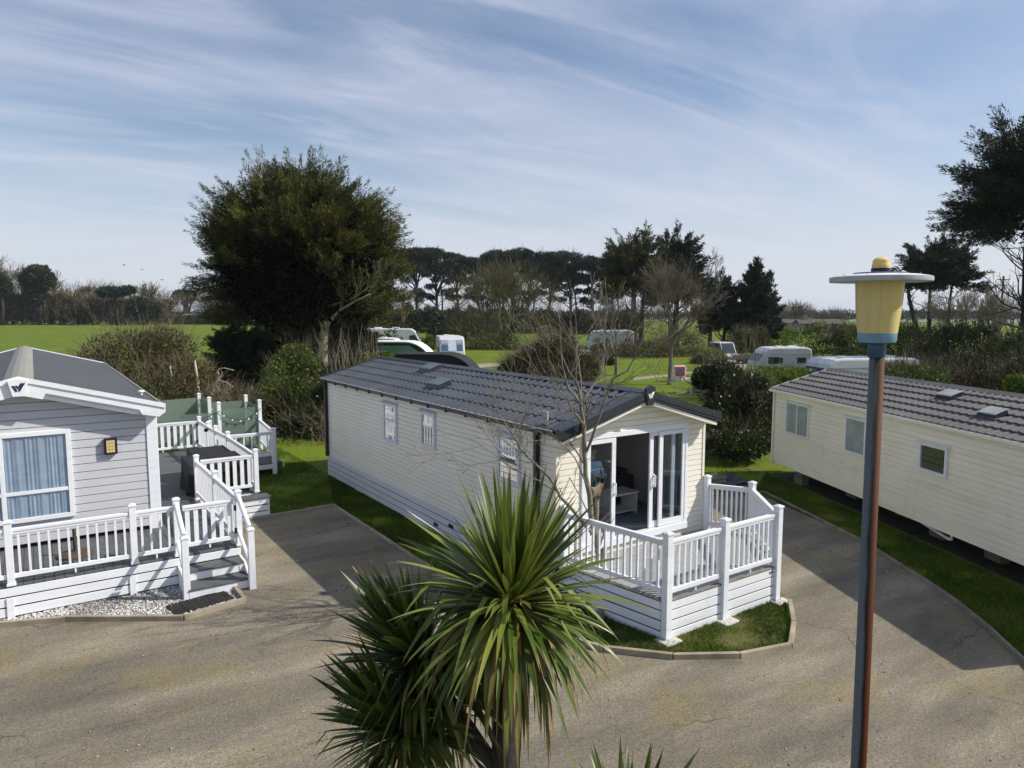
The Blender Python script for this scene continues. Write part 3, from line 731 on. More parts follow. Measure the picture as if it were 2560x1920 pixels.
# ================================================================== CREAM CARAVAN (centre)
def post(parent, x, y, z0, z1, w=.10, name='post', pad=False):
    mb = MB(); h = w/2
    mb.box(x-h, x+h, y-h, y+h, z0, z1-.05)
    k = h+.012; mb.box(x-k, x+k, y-k, y+k, z1-.05, z1-.022)
    mb.hexa([(x-k, y-k, z1-.022), (x+k, y-k, z1-.022), (x+k, y+k, z1-.022), (x-k, y+k, z1-.022), (x-.02, y-.02, z1), (x+.02, y-.02, z1), (x+.02, y+.02, z1), (x-.02, y+.02, z1)])
    if z0 > .1: mb.box(x-k, x+k, y-k, y+k, z0, z0+.04)
    return mb.build(name, 'white_pvc', parent, bevel=.004)
def railing(parent, p0, p1, zt0, zb0, n, zt1=None, zb1=None, wide=False, end=.05, name='railing'):
    """top rail, bottom rail and n balusters between two posts"""
    zt1 = zt0 if zt1 is None else zt1; zb1 = zb0 if zb1 is None else zb1
    a = Vector((*p0, 0)); b = Vector((*p1, 0)); d = (b-a).normalized(); a = a+d*end; b = b-d*end
    U = Vector((0, 0, 1)); mb = MB()
    A = a+U*(zt0-.035); B = b+U*(zt1-.035); mb.bar(A, B, .075, .05); mb.bar(A-U*.045, B-U*.045, .05, .05)
    r = mb.build(name, 'white_pvc', parent, bevel=.006)
    mb = MB(); A = a+U*zb0; B = b+U*zb1; mb.bar(A, B, .05, .075)
    mb.bar((a+b)/2+U*((zb0+zb1)/2-.12), (a+b)/2+U*((zb0+zb1)/2-.030), .03, .03)
    mb.build('bottom_rail', 'white_pvc', r, bevel=.006)
    for i in range(n):
        t = (i+.5 if wide else i+.6)/(n if wide else n+.2)
        q = a+(b-a)*t; zb = zb0+(zb1-zb0)*t; zt = zt0+(zt1-zt0)*t
        w = ((b-a).length/n*.52) if wide else .034
        m = MB(); m.bar(q+U*(zb+.035), q+U*(zt-.10), .022 if wide else .034, w, d); m.build('slat' if wide else 'baluster', 'white_pvc', r)
    return r

def boards_panel(parent, a, b, zs, t=.025, name='skirt_panel', m='white_pvc'):
    mb = MB(); A = Vector((*a, 0)); B = Vector((*b, 0))
    for z0, z1 in zs: mb.bar(A+Vector((0, 0, (z0+z1)/2)), B+Vector((0, 0, (z0+z1)/2)), t, z1-z0)
    return mb.build(name, m, parent, bevel=.004)
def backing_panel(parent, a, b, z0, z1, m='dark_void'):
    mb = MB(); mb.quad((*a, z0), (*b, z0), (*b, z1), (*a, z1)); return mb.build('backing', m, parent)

def cream_caravan():
    X0, X1, Y0, Y1 = 7.31, 11.0, 9.49, 20.9; zb, ze, zr = .60, 2.98, 3.50; XM = (X0+X1)/2
    root = thing('static_caravan', 'cream static caravan with dark grey tiled roof and open glass doors, standing in the middle', 'static caravan', (X0, Y0, 0))
    left = Fr((X0, Y0, 0), (0, 1, 0), (-1, 0, 0)); front = Fr((X0, Y0, 0), (1, 0, 0), (0, -1, 0))
    right = Fr((X1, Y0, 0), (0, 1, 0), (1, 0, 0)); back = Fr((X0, Y1, 0), (1, 0, 0), (0, 1, 0))
    Ln = Y1-Y0; W = X1-X0
    gl = lambda z: (0, W) if z <= ze else ((z-ze)/(zr-ze)*W/2, W-(z-ze)/(zr-ze)*W/2)
    w3 = (Y0, 10.53-Y0, 11.28-Y0, 1.78, 2.71)
    m = MB(); siding(m, left, zb, ze+.02, .105, .021, lambda z: (0, Ln), [(w3[1]+.05, w3[2]-.05, w3[3]+.05, w3[4]-.05)]); m.build('wall', 'cream_clad', root)
    m = MB(); siding(m, right, zb, ze+.02, .105, .021, lambda z: (0, Ln)); m.build('wall', 'cream_clad', root)
    m = MB(); siding(m, front, zb, zr, .105, .019, gl, [(7.84-X0, 10.52-X0, .74, 2.84)]); m.build('wall', 'cream_clad', root)
    m = MB(); siding(m, back, zb, zr, .098, .014, gl); m.build('wall', 'cream_clad', root)
    # corner trims
    for fx in (X0, X1):
        MB().box(fx-.035, fx+.03, Y0-.032, Y0+.05, zb, ze+.03).build('corner_trim', 'cream_trim', root, bevel=.004)
    # skirting on both long sides
    zs = [(.02, .155), (.175, .31), (.33, .465), (.485, .64)]
    n = 6
    for i in range(n):
        a, b = Y0+Ln*i/n, Y0+Ln*(i+1)/n
        boards_panel(root, (X0-.03, a+.004), (X0-.03, b-.004), zs, .02, 'skirting', 'skirt_pvc')
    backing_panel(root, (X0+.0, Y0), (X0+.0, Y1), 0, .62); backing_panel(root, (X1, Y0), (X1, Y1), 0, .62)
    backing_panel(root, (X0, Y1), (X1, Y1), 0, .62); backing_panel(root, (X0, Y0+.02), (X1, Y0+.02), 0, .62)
    boards_panel(root, (X1+.03, Y0), (X1+.03, Y1), zs, .02, 'skirting', 'skirt_pvc')
    for yy, zz in ((13.05, .34), (12.15, .43), (13.75, .20)):
        v = MB()
        for k in range(4): v.box(X0-.056, X0-.04, yy, yy+.20, zz+.02*k, zz+.02*k+.011)
        v.build('skirt_grille', 'black_pipe', root)
    # floor / interior
    MB().box(X0+.06, X1-.06, Y0+.05, Y1-.05, .62, .84).build('floor', 'interior_floor', root)
    m = MB()
    for fr_, a, b, hole in ((Fr((X0+.09, Y0, 0), (0, 1, 0), (1, 0, 0)), .02, 5.4, (w3[1]+.06, w3[2]-.06, w3[3]+.06, w3[4]-.06)), (Fr((X1-.09, Y0, 0), (0, 1, 0), (-1, 0, 0)), .02, 5.4, None)):
        if hole:
            h0, h1, k0, k1 = hole
            for q in ((a, h0, .8, 2.9), (h1, b, .8, 2.9), (h0, h1, .8, k0), (h0, h1, k1, 2.9)): m.quad(fr_.p(q[0], q[2]), fr_.p(q[1], q[2]), fr_.p(q[1], q[3]), fr_.p(q[0], q[3]))
        else: m.quad(fr_.p(a, .8), fr_.p(b, .8), fr_.p(b, 2.9), fr_.p(a, 2.9))
    m.quad((X0, Y0+5.4, .8), (X1, Y0+5.4, .8), (X1, Y0+5.4, 2.9), (X0, Y0+5.4, 2.9))
    m.quad((X0, Y0+.04, 2.92), (X1, Y0+.04, 2.92), (X1, Y0+5.4, 2.92), (X0, Y0+5.4, 2.92))
    m.build('inner_wall', 'interior_wall', root)
    # windows on the long side
    for y0, y1, z0, z1, tr, k in ((15.84, 16.63, 1.74, 2.72, 2.30, 0), (13.84, 14.53, 1.92, 2.74, 0, 1)):
        window(root, left, y0-Y0, y1-Y0, z0, z1, .075, (), (tr,) if tr else (), 'curtain_grey', ((0.0, .42), (.62, 1)) if k == 0 else ((.12, .9),), .02, 'skirt_pvc', 'skirt_pvc', 6, True, .0 if k == 0 else .22)
    window(root, left, w3[1], w3[2], w3[3], w3[4], .075, (), (2.38,), 'curtain_grey', ((0, .35), (.72, 1)), .02, 'skirt_pvc', 'skirt_pvc', 6, False, .45)
    # roof
    T = shell_T((X0, Y0, 0), (0, 1, 0), (1, 0, 0))
    m = MB(); ov = .14; sl = (zr-ze)/(W/2)
    for side in (0, 1):
        wA, zA = (-ov, ze-ov*sl+.03) if side == 0 else (W+ov, ze-ov*sl+.03)
        tile_slope(m, T, -.18, Ln+.12, wA, zA, W/2, zr+.03, 5, .235, .034, .026)
    r = m.build('roof', 'roof_tile_dark', root, smooth=False)
    u = MB(); u.prism([T(-.2, -ov, ze-ov*sl+.012), T(-.2, W/2, zr+.012), T(-.2, W+ov, ze-ov*sl+.012), T(-.2, W+ov, ze-ov*sl-.03), T(-.2, W/2, zr-.03), T(-.2, -ov, ze-ov*sl-.03)], Vector((0, Ln+.34, 0)))
    u.build('roof_deck', 'anthracite', r)
    c = MB(); c.prism([T(-.30, W/2-.15, zr+.045), T(-.30, W/2, zr+.095), T(-.30, W/2+.15, zr+.045), T(-.30, W/2+.15, zr+.025), T(-.30, W/2, zr+.075), T(-.30, W/2-.15, zr+.025)], Vector((0, Ln+.44, 0)))
    c.build('ridge_cap', 'anthracite', r)
    # barge boards front and back, cream strip below
    for l0, l1, f in ((-.34, -.20, 1), (Ln+.12, Ln+.2, 0)):
        for s in (0, 1):
            we = -ov if s == 0 else W+ov; zE = ze-ov*sl
            b = MB(); b.prism([T(l0, we, zE+.07), T(l0, W/2, zr+.07), T(l0, W/2, zr-.10), T(l0, we, zE-.10)], Vector((0, l1-l0, 0)))
            if f:
                b.prism([T(l0-.012, we, zE-.01), T(l0-.012, W/2, zr-.01), T(l0-.012, W/2, zr-.045), T(l0-.012, we, zE-.045)], Vector((0, .011, 0)))
                b.prism([T(l0+.002, we, zE+.078), T(l0+.002, W/2, zr+.078), T(l0+.002, W/2, zr+.072), T(l0+.002, we, zE+.072)], Vector((0, .40, 0)))
            b.build('barge_board', 'anthracite', root)
            if f:
                k = MB(); k.prism([T(l0+.03, we*.97+.03*W*(1-s)*0, zE-.10), T(l0+.03, W/2, zr-.10), T(l0+.03, W/2, zr-.165), T(l0+.03, we*.97, zE-.165)], Vector((0, .29, 0)))
                k.build('soffit_trim', 'cream_trim', root)
    badge(root, front, W/2, zr+.0, .24, .15, .38, 'anthracite', 'emblem_white', .325)
    # gutter + downpipes
    g = MB(); zg = ze-.045
    g.prism([(X0-.06, Y0-.1, zg+.05), (X0-.17, Y0-.1, zg+.05), (X0-.16, Y0-.1, zg-.03), (X0-.11, Y0-.1, zg-.055), (X0-.06, Y0-.1, zg-.03)], (0, Ln+.2, 0))
    for k in range(14): yy = Y0+.3+k*.83; g.box(X0-.178, X0-.05, yy, yy+.05, zg-.062, zg+.054)
    g.build('gutter', 'black_pipe', root)
    tr = MB(); tr.box(X0-.176, X0-.166, Y0-.1, Y1+.1, zg+.052, zg+.066); tr.build('gutter_edge', 'white_pvc', root)
    for yy in (9.97, 20.82):
        d = MB(); d.box(X0-.12, X0-.035, yy-.045, yy+.045, .62, zg-.03); d.box(X0-.13, X0-.03, yy-.055, yy+.055, 1.62, 1.67); d.box(X0-.13, X0-.03, yy-.06, yy+.06, 1.1, 1.13)
        d.build('downpipe', 'black_pipe', root, bevel=.008)
    # roof vents (ride on the left slope)
    for yy, xx in ((15.0, 7.98), (16.9, 9.05-.52+.2)):
        roof_vent(root, T, yy-Y0, xx-X0, ze+(xx-X0)*sl+.05, sl)
    ap = MB(); ap.box(X0-.03, X0+.0, 9.72, 9.92, ze+.05, ze+.30); ap.bar((X0-.015, 9.80, ze-.28), (X0-.015, 9.80, ze+.1), .02, .02); ap.build('aerial_plate', 'hat_rim', root)
    # patio doors
    d0, d1, s0, s1 = 7.84-X0, 10.52-X0, .87, 2.84
    f = MB(); front.box(f, d0, d0+.13, s0, s1-.10, -.05, .05); front.box(f, d1-.07, d1, s0, s1-.10, -.05, .05)
    front.box(f, d0, d1, s1-.10, s1, -.05, .05); front.box(f, d0, d1, s0-.13, s0, -.05, .08)
    df = f.build('door_frame', 'white_pvc', root, bevel=.006)
    def leaf(a, b, o, handle=None):
        l = MB(); w = .095
        front.box(l, a, a+w, s0+.01, s1-.11, o, o+.04); front.box(l, b-w, b, s0+.01, s1-.11, o, o+.04)
        front.box(l, a+w, b-w, s0+.01, s0+.13, o, o+.04); front.box(l, a+w, b-w, s1-.19, s1-.11, o, o+.04)
        q = l.build('door_panel', 'white_pvc', root, bevel=.005)
        g = MB(); g.quad(front.p(a+w-.01, s0+.12, o+.02), front.p(b-w+.01, s0+.12, o+.02), front.p(b-w+.01, s1-.18, o+.02), front.p(a+w-.01, s1-.18, o+.02)); g.build('pane', 'door_glass', q)
        if handle is not None:
            h = MB(); front.box(h, handle-.02, handle+.02, 1.66, 1.92, o+.04, o+.05); front.box(h, handle-.012, handle+.012, 1.68, 1.90, o+.085, o+.10)
            front.box(h, handle-.012, handle+.012, 1.68, 1.71, o+.05, o+.085); front.box(h, handle-.012, handle+.012, 1.87, 1.90, o+.05, o+.085); h.build('handle', 'white_pvc', q, bevel=.004)
    x = lambda v: v-X0
    leaf(x(7.95), x(8.64), .0, x(8.60)); leaf(x(9.75), x(10.47), .0); leaf(x(9.54), x(10.22), -.045, x(9.645))
    # curtains inside the glass
    c = curtain_mesh(front, x(7.92), x(8.16), .9, 2.78, -.18, .03, 4); c.build('curtain', 'curtain_teal', root, smooth=True)
    c = curtain_mesh(front, x(10.22), x(10.46), .9, 2.78, -.16, .03, 4); c.build('curtain', 'curtain_teal', root, smooth=True)
    c = curtain_mesh(Fr((X0+.12, Y0, 0), (0, 1, 0), (1, 0, 0)), 1.95, 2.25, 1.55, 2.8, .03, .03, 4); c.build('curtain', 'curtain_grey', root, smooth=True)
    return root
cream_caravan()

def side_table():
    t = thing('side_table', 'small pale side table standing inside the open doors of the cream caravan', 'table', (9.9, 10.7, .84))
    MB().box(9.52, 10.20, 10.45, 10.95, 1.27, 1.31).build('table_top', 'furniture_white', t, bevel=.004)
    for xx in (9.54, 10.15): MB().box(xx, xx+.03, 10.47, 10.93, .84, 1.27).build('side_panel', 'furniture_white', t)
    MB().box(9.57, 10.15, 10.49, 10.91, .90, .93).build('shelf', 'furniture_white', t)
    s = thing('sofa', 'dark long low sofa along the right wall inside the cream caravan', 'sofa', (10.4, 12.4, .84))
    MB().box(10.2, 10.88, 11.5, 14.2, .84, 1.24).build('seat', 'furniture_dark', s, bevel=.05)
    MB().box(10.68, 10.89, 11.5, 14.2, 1.24, 1.50).build('backrest', 'furniture_dark', s, bevel=.06)
    MB().box(10.2, 10.88, 11.3, 11.48, .84, 1.40).build('armrest', 'furniture_dark', s, bevel=.04)
side_table()

def person():
    """man behind the left-hand glass pane, looking down at a handset held in both hands"""
    P = thing('person', 'person in dark cap, blue jacket and tan trousers standing behind the glass door pane', 'person', (8.37, 9.84, .84))
    o = Vector((8.37, 9.84, .84))
    def skin(name, V_, E_, Rr, m, sub=2, parent=P):
        me = bpy.data.meshes.new(name); me.from_pydata([Vector(v) for v in V_], E_, [])
        ob = bpy.data.objects.new(name, me); C.objects.link(ob); ob.parent = parent
        md = ob.modifiers.new('skin', 'SKIN'); md.use_smooth_shade = True
        for i, r_ in enumerate(Rr): me.skin_vertices[0].data[i].radius = (r_ if isinstance(r_, tuple) else (r_, r_))
        me.skin_vertices[0].data[0].use_root = True
        ob.modifiers.new('sub', 'SUBSURF').levels = sub; ob.modifiers['sub'].render_levels = sub
        me.materials.append(MATS[m]); return ob
    # joints (front is -y)
    J = dict(pel=(0, 0, .92), wai=(0, 0, 1.06), che=(0, -.01, 1.28), nec=(0, -.01, 1.45), hb=(0, -.03, 1.53), hd=(0, -.05, 1.62), ht=(0, -.04, 1.70),
             sl=(-.17, 0, 1.39), sr=(.17, 0, 1.39), el=(-.24, -.04, 1.12), er=(.24, -.04, 1.12), wl=(-.10, -.22, 1.17), wr=(.10, -.22, 1.17), pl=(-.055, -.28, 1.19), pr=(.055, -.28, 1.19),
             hl=(-.095, 0, .88), hr=(.095, 0, .88), kl=(-.11, -.02, .48), kr=(.11, -.02, .48), al=(-.12, 0, .09), ar=(.12, 0, .09), tl=(-.13, -.16, .035), tr=(.13, -.16, .035))
    k = list(J); ix = {n: i for i, n in enumerate(k)}
    rad = dict(pel=.14, wai=.13, che=.15, nec=.055, hb=.07, hd=.088, ht=.06, sl=.06, sr=.06, el=.043, er=.043, wl=.03, wr=.03, pl=(.038, .02), pr=(.038, .02), hl=.085, hr=.085, kl=.06, kr=.06, al=.042, ar=.042, tl=.035, tr=.035)
    ed = ['pel wai', 'wai che', 'che nec', 'nec hb', 'hb hd', 'hd ht', 'che sl', 'che sr', 'sl el', 'sr er', 'el wl', 'er wr', 'wl pl', 'wr pr', 'pel hl', 'pel hr', 'hl kl', 'hr kr', 'kl al', 'kr ar', 'al tl', 'ar tr']
    VV = [J[n] for n in k]; EE = [tuple(ix[a] for a in e.split()) for e in ed]; RR = [rad[n] for n in k]
    for s, pn in ((-1, 'pl'), (1, 'pr')):
        b = Vector(J[pn])
        for i in range(4):
            a = b+Vector((s*(.026-.017*i), -.035, .008)); c = a+Vector((-s*.012, -.03, -.006)); d = c+Vector((-s*.022, -.004, -.016))
            n0 = len(VV); VV += [tuple(a), tuple(c), tuple(d)]; EE += [(ix[pn], n0), (n0, n0+1), (n0+1, n0+2)]; RR += [.010, .009, .007]
        a = b+Vector((-s*.03, .0, .02)); c = a+Vector((-s*.012, -.03, .012)); n0 = len(VV); VV += [tuple(a), tuple(c)]; EE += [(ix[pn], n0), (n0, n0+1)]; RR += [.011, .009]
    body = skin('body', VV, EE, RR, 'skin_tone')
    up = ['pel', 'wai', 'che', 'nec', 'sl', 'sr', 'el', 'er', 'wl', 'wr']; iu = {n: i for i, n in enumerate(up)}
    skin('jacket', [J[n] for n in up], [tuple(iu[a] for a in e.split()) for e in ed if all(a in iu for a in e.split())], [.165, .155, .172, .07, .078, .078, .062, .062, .045, .045], 'jacket_blue')
    lo = ['pel', 'hl', 'hr', 'kl', 'kr', 'al', 'ar']; il = {n: i for i, n in enumerate(lo)}
    skin('trousers', [J[n] for n in lo], [tuple(il[a] for a in e.split()) for e in ed if all(a in il for a in e.split())], [.155, .10, .10, .078, .078, .065, .065], 'trouser_tan')
    for s in (-1, 1):
        sh = MB(); sh.hexa([o+Vector((s*.125+a, b, z)) for a, b, z in ((-.05, -.22, 0), (.05, -.22, 0), (.05, .07, 0), (-.05, .07, 0), (-.04, -.21, .06), (.04, -.21, .06), (.045, .07, .10), (-.045, .07, .10))])
        sh.build('shoe', 'cap_dark', P, bevel=.02)
    cp = MB(); cp.lathe(o+Vector((0, -.045, 1.655)), [(.096, 0), (.098, .03), (.085, .075), (.05, .10), (.01, .108)], 18)
    cp.prism([o+Vector((a, b, 1.665)) for a, b in ((-.08, -.11), (.08, -.11), (.06, -.20), (0, -.225), (-.06, -.20))], (0, 0, .014)); cp.build('cap', 'cap_dark', P, smooth=False)
    for s in (-1, 1): MB().lathe(o+Vector((s*.033, -.132, 1.625)), [(.011, -.006), (.012, 0), (.008, .007)], 8).build('eye', 'wire_black', P)
    fn = MB(); fn.hexa([o+Vector(q) for q in ((-.014, -.13, 1.585), (.014, -.13, 1.585), (.012, -.16, 1.588), (-.012, -.16, 1.588), (-.006, -.128, 1.63), (.006, -.128, 1.63), (.004, -.14, 1.63), (-.004, -.14, 1.63))])
    fn.build('nose', 'skin_tone', P, bevel=.004)
    for s in (-1, 1): MB().hexa([o+Vector((s*(.088+a), b, c)) for a, b, c in ((0, -.05, 1.59), (.012, -.05, 1.59), (.012, -.02, 1.59), (0, -.02, 1.59), (0, -.055, 1.65), (.016, -.055, 1.65), (.016, -.015, 1.65), (0, -.015, 1.65))]).build('ear', 'skin_tone', P, bevel=.004)
    mo = MB(); mo.box(o.x-.025, o.x+.025, o.y-.137, o.y-.128, o.z+1.553, o.z+1.560); mo.build('mouth', 'bark_red', P)
    h = thing('handset', 'small dark handset held in both hands of the person behind the glass', 'controller', (o.x, o.y-.33, o.z+1.18))
    MB().box(o.x-.075, o.x+.075, o.y-.36, o.y-.30, o.z+1.165, o.z+1.195).build('case', 'cap_dark', h, bevel=.01)
    MB().box(o.x-.06, o.x+.06, o.y-.385, o.y-.365, o.z+1.18, o.z+1.25).build('screen', 'window_dark', h, bevel=.004)
person()

def main_deck():
    D = thing('raised_deck', 'white railed deck with grey boards and slatted skirt outside the open glass doors', 'deck', (9.3, 7.35, 0))
    zd = .62; P5, P4, P3, P2, P1 = (7.75, 7.35), (9.05, 7.35), (10.42, 7.35), (11.50, 8.66), (11.06, 9.40)
    PL = (7.42, 9.40)
    poly = [(7.75, 7.33), (10.44, 7.33), (11.52, 8.65), (11.52, 9.95), (11.06, 9.95), (11.06, 9.45), (7.75, 9.45)]
    # planks along x
    mb = MB(); y = 7.36; w = .138
    while y < 9.42:
        x1 = 10.44 if y < 7.4 else min(11.50-max(0, y-8.66)*.6, 10.42+(y-7.35)*(1.08/1.31))
        mb.box(7.77-(y-7.35)*.165, x1, y, min(y+w, 9.44), zd-.028, zd); y += w+.006
    mb.build('deck_boards', 'deck_light', D)
    e = MB(); e.bar((7.72, 7.315, zd-.012), (10.46, 7.315, zd-.012), .05, .028); e.bar((10.45, 7.32, zd-.012), (11.535, 8.64, zd-.012), .05, .028); e.bar((7.73, 7.33, zd-.012), (7.40, 9.40, zd-.012), .04, .028)
    e.build('nosing', 'timber_grey', D, bevel=.006)
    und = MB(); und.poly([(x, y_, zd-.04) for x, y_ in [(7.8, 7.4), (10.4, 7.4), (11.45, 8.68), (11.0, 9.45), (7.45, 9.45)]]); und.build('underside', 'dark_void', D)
    for p in (P5, P4, P3): post(D, p[0], p[1]-.05, .0, 1.71, .115)
    post(D, P2[0], P2[1], .55, 1.70, .105); post(D, P1[0], P1[1], .0, 1.74, .105); post(D, PL[0], PL[1], .55, 1.70, .105)
    zs = [(.46, .585), (.30, .44), (.135, .275), (-.01, .11)]
    yy = 7.31
    boards_panel(D, (7.80, yy), (9.00, yy), zs, .025, 'skirt_panel', 'white_pvc'); boards_panel(D, (9.10, yy), (10.37, yy), zs, .025, 'skirt_panel', 'white_pvc')
    boards_panel(D, (7.72, 7.38), (7.38, 9.46), zs); boards_panel(D, (10.46, 7.37), (11.52, 8.63), zs); boards_panel(D, (11.53, 8.70), (11.08, 9.46), zs)
    for a, b in (((7.78, 7.36), (10.4, 7.36)), ((7.77, 7.36), (7.43, 9.46)), ((10.40, 7.38), (11.47, 8.68)), ((11.48, 8.68), (11.04, 9.44))): backing_panel(D, a, b, 0, .585)
    railing(D, (P5[0], P5[1]-.03), (P4[0], P4[1]-.03), 1.57, .76, 9); railing(D, (P4[0], P4[1]-.03), (P3[0], P3[1]-.03), 1.57, .76, 10)
    railing(D, (P3[0]+.02, P3[1]), P2, 1.57, .76, 12); railing(D, P2, P1, 1.57, .76, 8); railing(D, (P5[0], P5[1]), PL, 1.57, .76, 15)
    st = MB(); st.box(10.22, 10.34, 7.292, 7.2955, .535, .555); st.build('sticker', 'navy', D)
    st = MB(); st.box(10.24, 10.33, 7.292, 7.2955, .505, .525); st.build('sticker', 'lamp_blue', D)
    for i, (x, yv) in enumerate(((7.75, 7.24), (9.05, 7.22), (10.44, 7.24))):
        s = MB(); s.box(x-.17, x+.17, yv-.13, yv+.15, -.02, .035)
        tag(s.build('concrete_pad', 'concrete', bevel=.02), ('pale concrete pad under the near corner post of the cream deck', 'pale concrete pad under the middle front post of the cream deck', 'pale concrete pad under the right front post of the cream deck')[i], 'pad')
main_deck()

# ================================================================== GREY CARAVAN (left)
def grey_caravan():
    X0, X1, Y0, Y1 = -2.52, 1.97, 16.0, 29.6; zb, ze, zr = .62, 2.98, 3.60; W = X1-X0; Ln = Y1-Y0; XM = (X0+X1)/2
    root = thing('static_caravan', 'pale grey static caravan with plain grey roof and white gable trim at the left', 'static caravan', (X1, Y0, 0))
    front = Fr((X0, Y0, 0), (1, 0, 0), (0, -1, 0)); right = Fr((X1, Y0, 0), (0, 1, 0), (1, 0, 0)); left = Fr((X0, Y0, 0), (0, 1, 0), (-1, 0, 0)); back = Fr((X0, Y1, 0), (1, 0, 0), (0, 1, 0))
    gl = lambda z: (0, W) if z <= ze else ((z-ze)/(zr-ze)*W/2, W-(z-ze)/(zr-ze)*W/2)
    for fr, lim, z1 in ((front, gl, zr), (back, gl, zr), (right, lambda z: (0, Ln), ze+.03), (left, lambda z: (0, Ln), ze+.03)):
        m = MB(); siding(m, fr, zb, z1, .158, .024, lim); m.build('wall', 'grey_clad', root)
    for fx in (X0, X1):
        MB().box(fx-.17 if fx > 0 else fx-.03, fx+.03 if fx > 0 else fx+.17, Y0-.045, Y0+.05, zb-.1, ze+.02).build('corner_trim', 'white_pvc', root, bevel=.006)
    MB().box(X1-.02, X1+.045, Y0+.05, Y0+.13, zb-.1, ze+.02).build('downpipe', 'white_pvc', root, bevel=.006)
    T = shell_T((X0, Y0, 0), (0, 1, 0), (1, 0, 0)); ov = .13; sl = (zr-ze)/(W/2); top = .17
    r = MB()
    def zz(w): return ze+(min(w, W-w))*sl+top
    for a, b in ((-ov, W/2), (W/2, W+ov)):
        r.hexa([T(-.34, a, zz(a)-.05), T(Ln+.2, a, zz(a)-.05), T(Ln+.2, b, zz(b)-.05), T(-.34, b, zz(b)-.05), T(-.34, a, zz(a)), T(Ln+.2, a, zz(a)), T(Ln+.2, b, zz(b)), T(-.34, b, zz(b))])
    rf = r.build('roof', 'roof_felt', root)
    c = MB()
    for s in (-1, 1):
        a, b, d = W/2, W/2+s*.10, W/2+s*.24
        c.prism([T(-.35, a, zz(W/2)+.045), T(-.35, b, zz(b)+.055), T(-.35, d, zz(d)+.012), T(-.35, d, zz(d)+.002), T(-.35, a, zz(W/2)+.005)], (0, Ln+.56, 0))
    c.build('ridge_cap', 'ridge_metal', rf)
    e = MB(); e.bar(T(-.3, W+ov, zz(W+ov)+.004), T(Ln+.2, W+ov, zz(W+ov)+.004), .05, .05); e.bar(T(-.3, -ov, zz(-ov)+.004), T(Ln+.2, -ov, zz(-ov)+.004), .05, .05); e.build('eave_trim', 'ridge_metal', rf, bevel=.01)
    # white barge boards with recessed panel
    for s in (0, 1):
        we = -ov-.03 if s == 0 else W+ov+.03; sg = 1 if s == 0 else -1
        def q(w, dz, l): return T(l, w, zz(w)+dz)
        b = MB(); b.prism([q(we, .03, -.36), q(W/2, .03, -.36), q(W/2, -.12, -.36), q(we, -.12, -.36)], (0, .30, 0))
        b.prism([q(we, .052, -.385), q(W/2, .052, -.385), q(W/2, -.035, -.385), q(we, -.035, -.385)], (0, .03, 0))
        w1 = we+sg*.42; w2 = W/2-sg*.36
        b.prism([q(we, -.12, -.36), q(W/2, -.12, -.36), q(W/2, -.29, -.36), q(w2, -.29, -.36), q(w2-sg*.05, -.17, -.36), q(w1+sg*.05, -.17, -.36), q(w1, -.26, -.36), q(we+sg*.12, -.24, -.36)], (0, .30, 0))
        bb = b.build('barge_board', 'white_pvc', root)
        p = MB()
        for k in range(4): p.prism([q(w1+sg*.03, -.17-.028*k, -.345+.012*k), q(w2-sg*.03, -.17-.028*k, -.345+.012*k), q(w2-sg*.0, -.196-.028*k, -.345+.012*k), q(w1, -.196-.028*k, -.345+.012*k)], (0, .25, 0))
        p.build('louvre_panel', 'skirt_pvc', bb)
        pb = MB(); pb.prism([q(we, .03, Ln+.1), q(W/2, .03, Ln+.1), q(W/2, -.25, Ln+.1), q(we, -.22, Ln+.1)], (0, .12, 0)); pb.build('barge_board', 'white_pvc', root)
    badge(root, front, W/2, 3.63, .32, .19, .34, 'white_pvc', 'navy', .385)
    # front window: two lights over two
    window(root, front, -1.75-X0, .49-X0, 1.04, 2.75, .085, (-.62-X0,), (1.60,), 'curtain_blue', ((0, 1),), .03, None, 'white_pvc', 26)
    # side windows on the deck side
    for a, b in ((2.0, 3.0), (6.0, 7.0)): window(root, right, a, b, 1.4, 2.6, .07, (), (), 'curtain_blue', ((0, 1),), .03)
    # wall lamp
    m = MB(); front.box(m, 1.035-X0, 1.265-X0, 2.185, 2.50, .02, .12); wl = m.build('wall_lamp', 'black_pipe', root, bevel=.012)
    g = MB()
    for i in range(3):
        for j in range(4): front.box(g, 1.075-X0+.050*i, 1.075-X0+.050*i+.046, 2.225+.062*j, 2.225+.062*j+.056, .12, .126)
    g.build('lamp_grille', 'lamp_grille', wl)
    backing_panel(root, (X0, Y0+.02), (X1, Y0+.02), 0, zb); backing_panel(root, (X1, Y0), (X1, Y1), 0, zb); backing_panel(root, (X0, Y0), (X0, Y1), 0, zb); backing_panel(root, (X0, Y1), (X1, Y1), 0, zb)
    ca = MB(); ca.lathe(T(1.5, W-.06, zz(W-.06)), [(.03, -.05), (.03, .06), (.07, .06), (.07, .085), (.03, .10)], 12); ca.build('flue', 'white_paint', root)
grey_caravan()

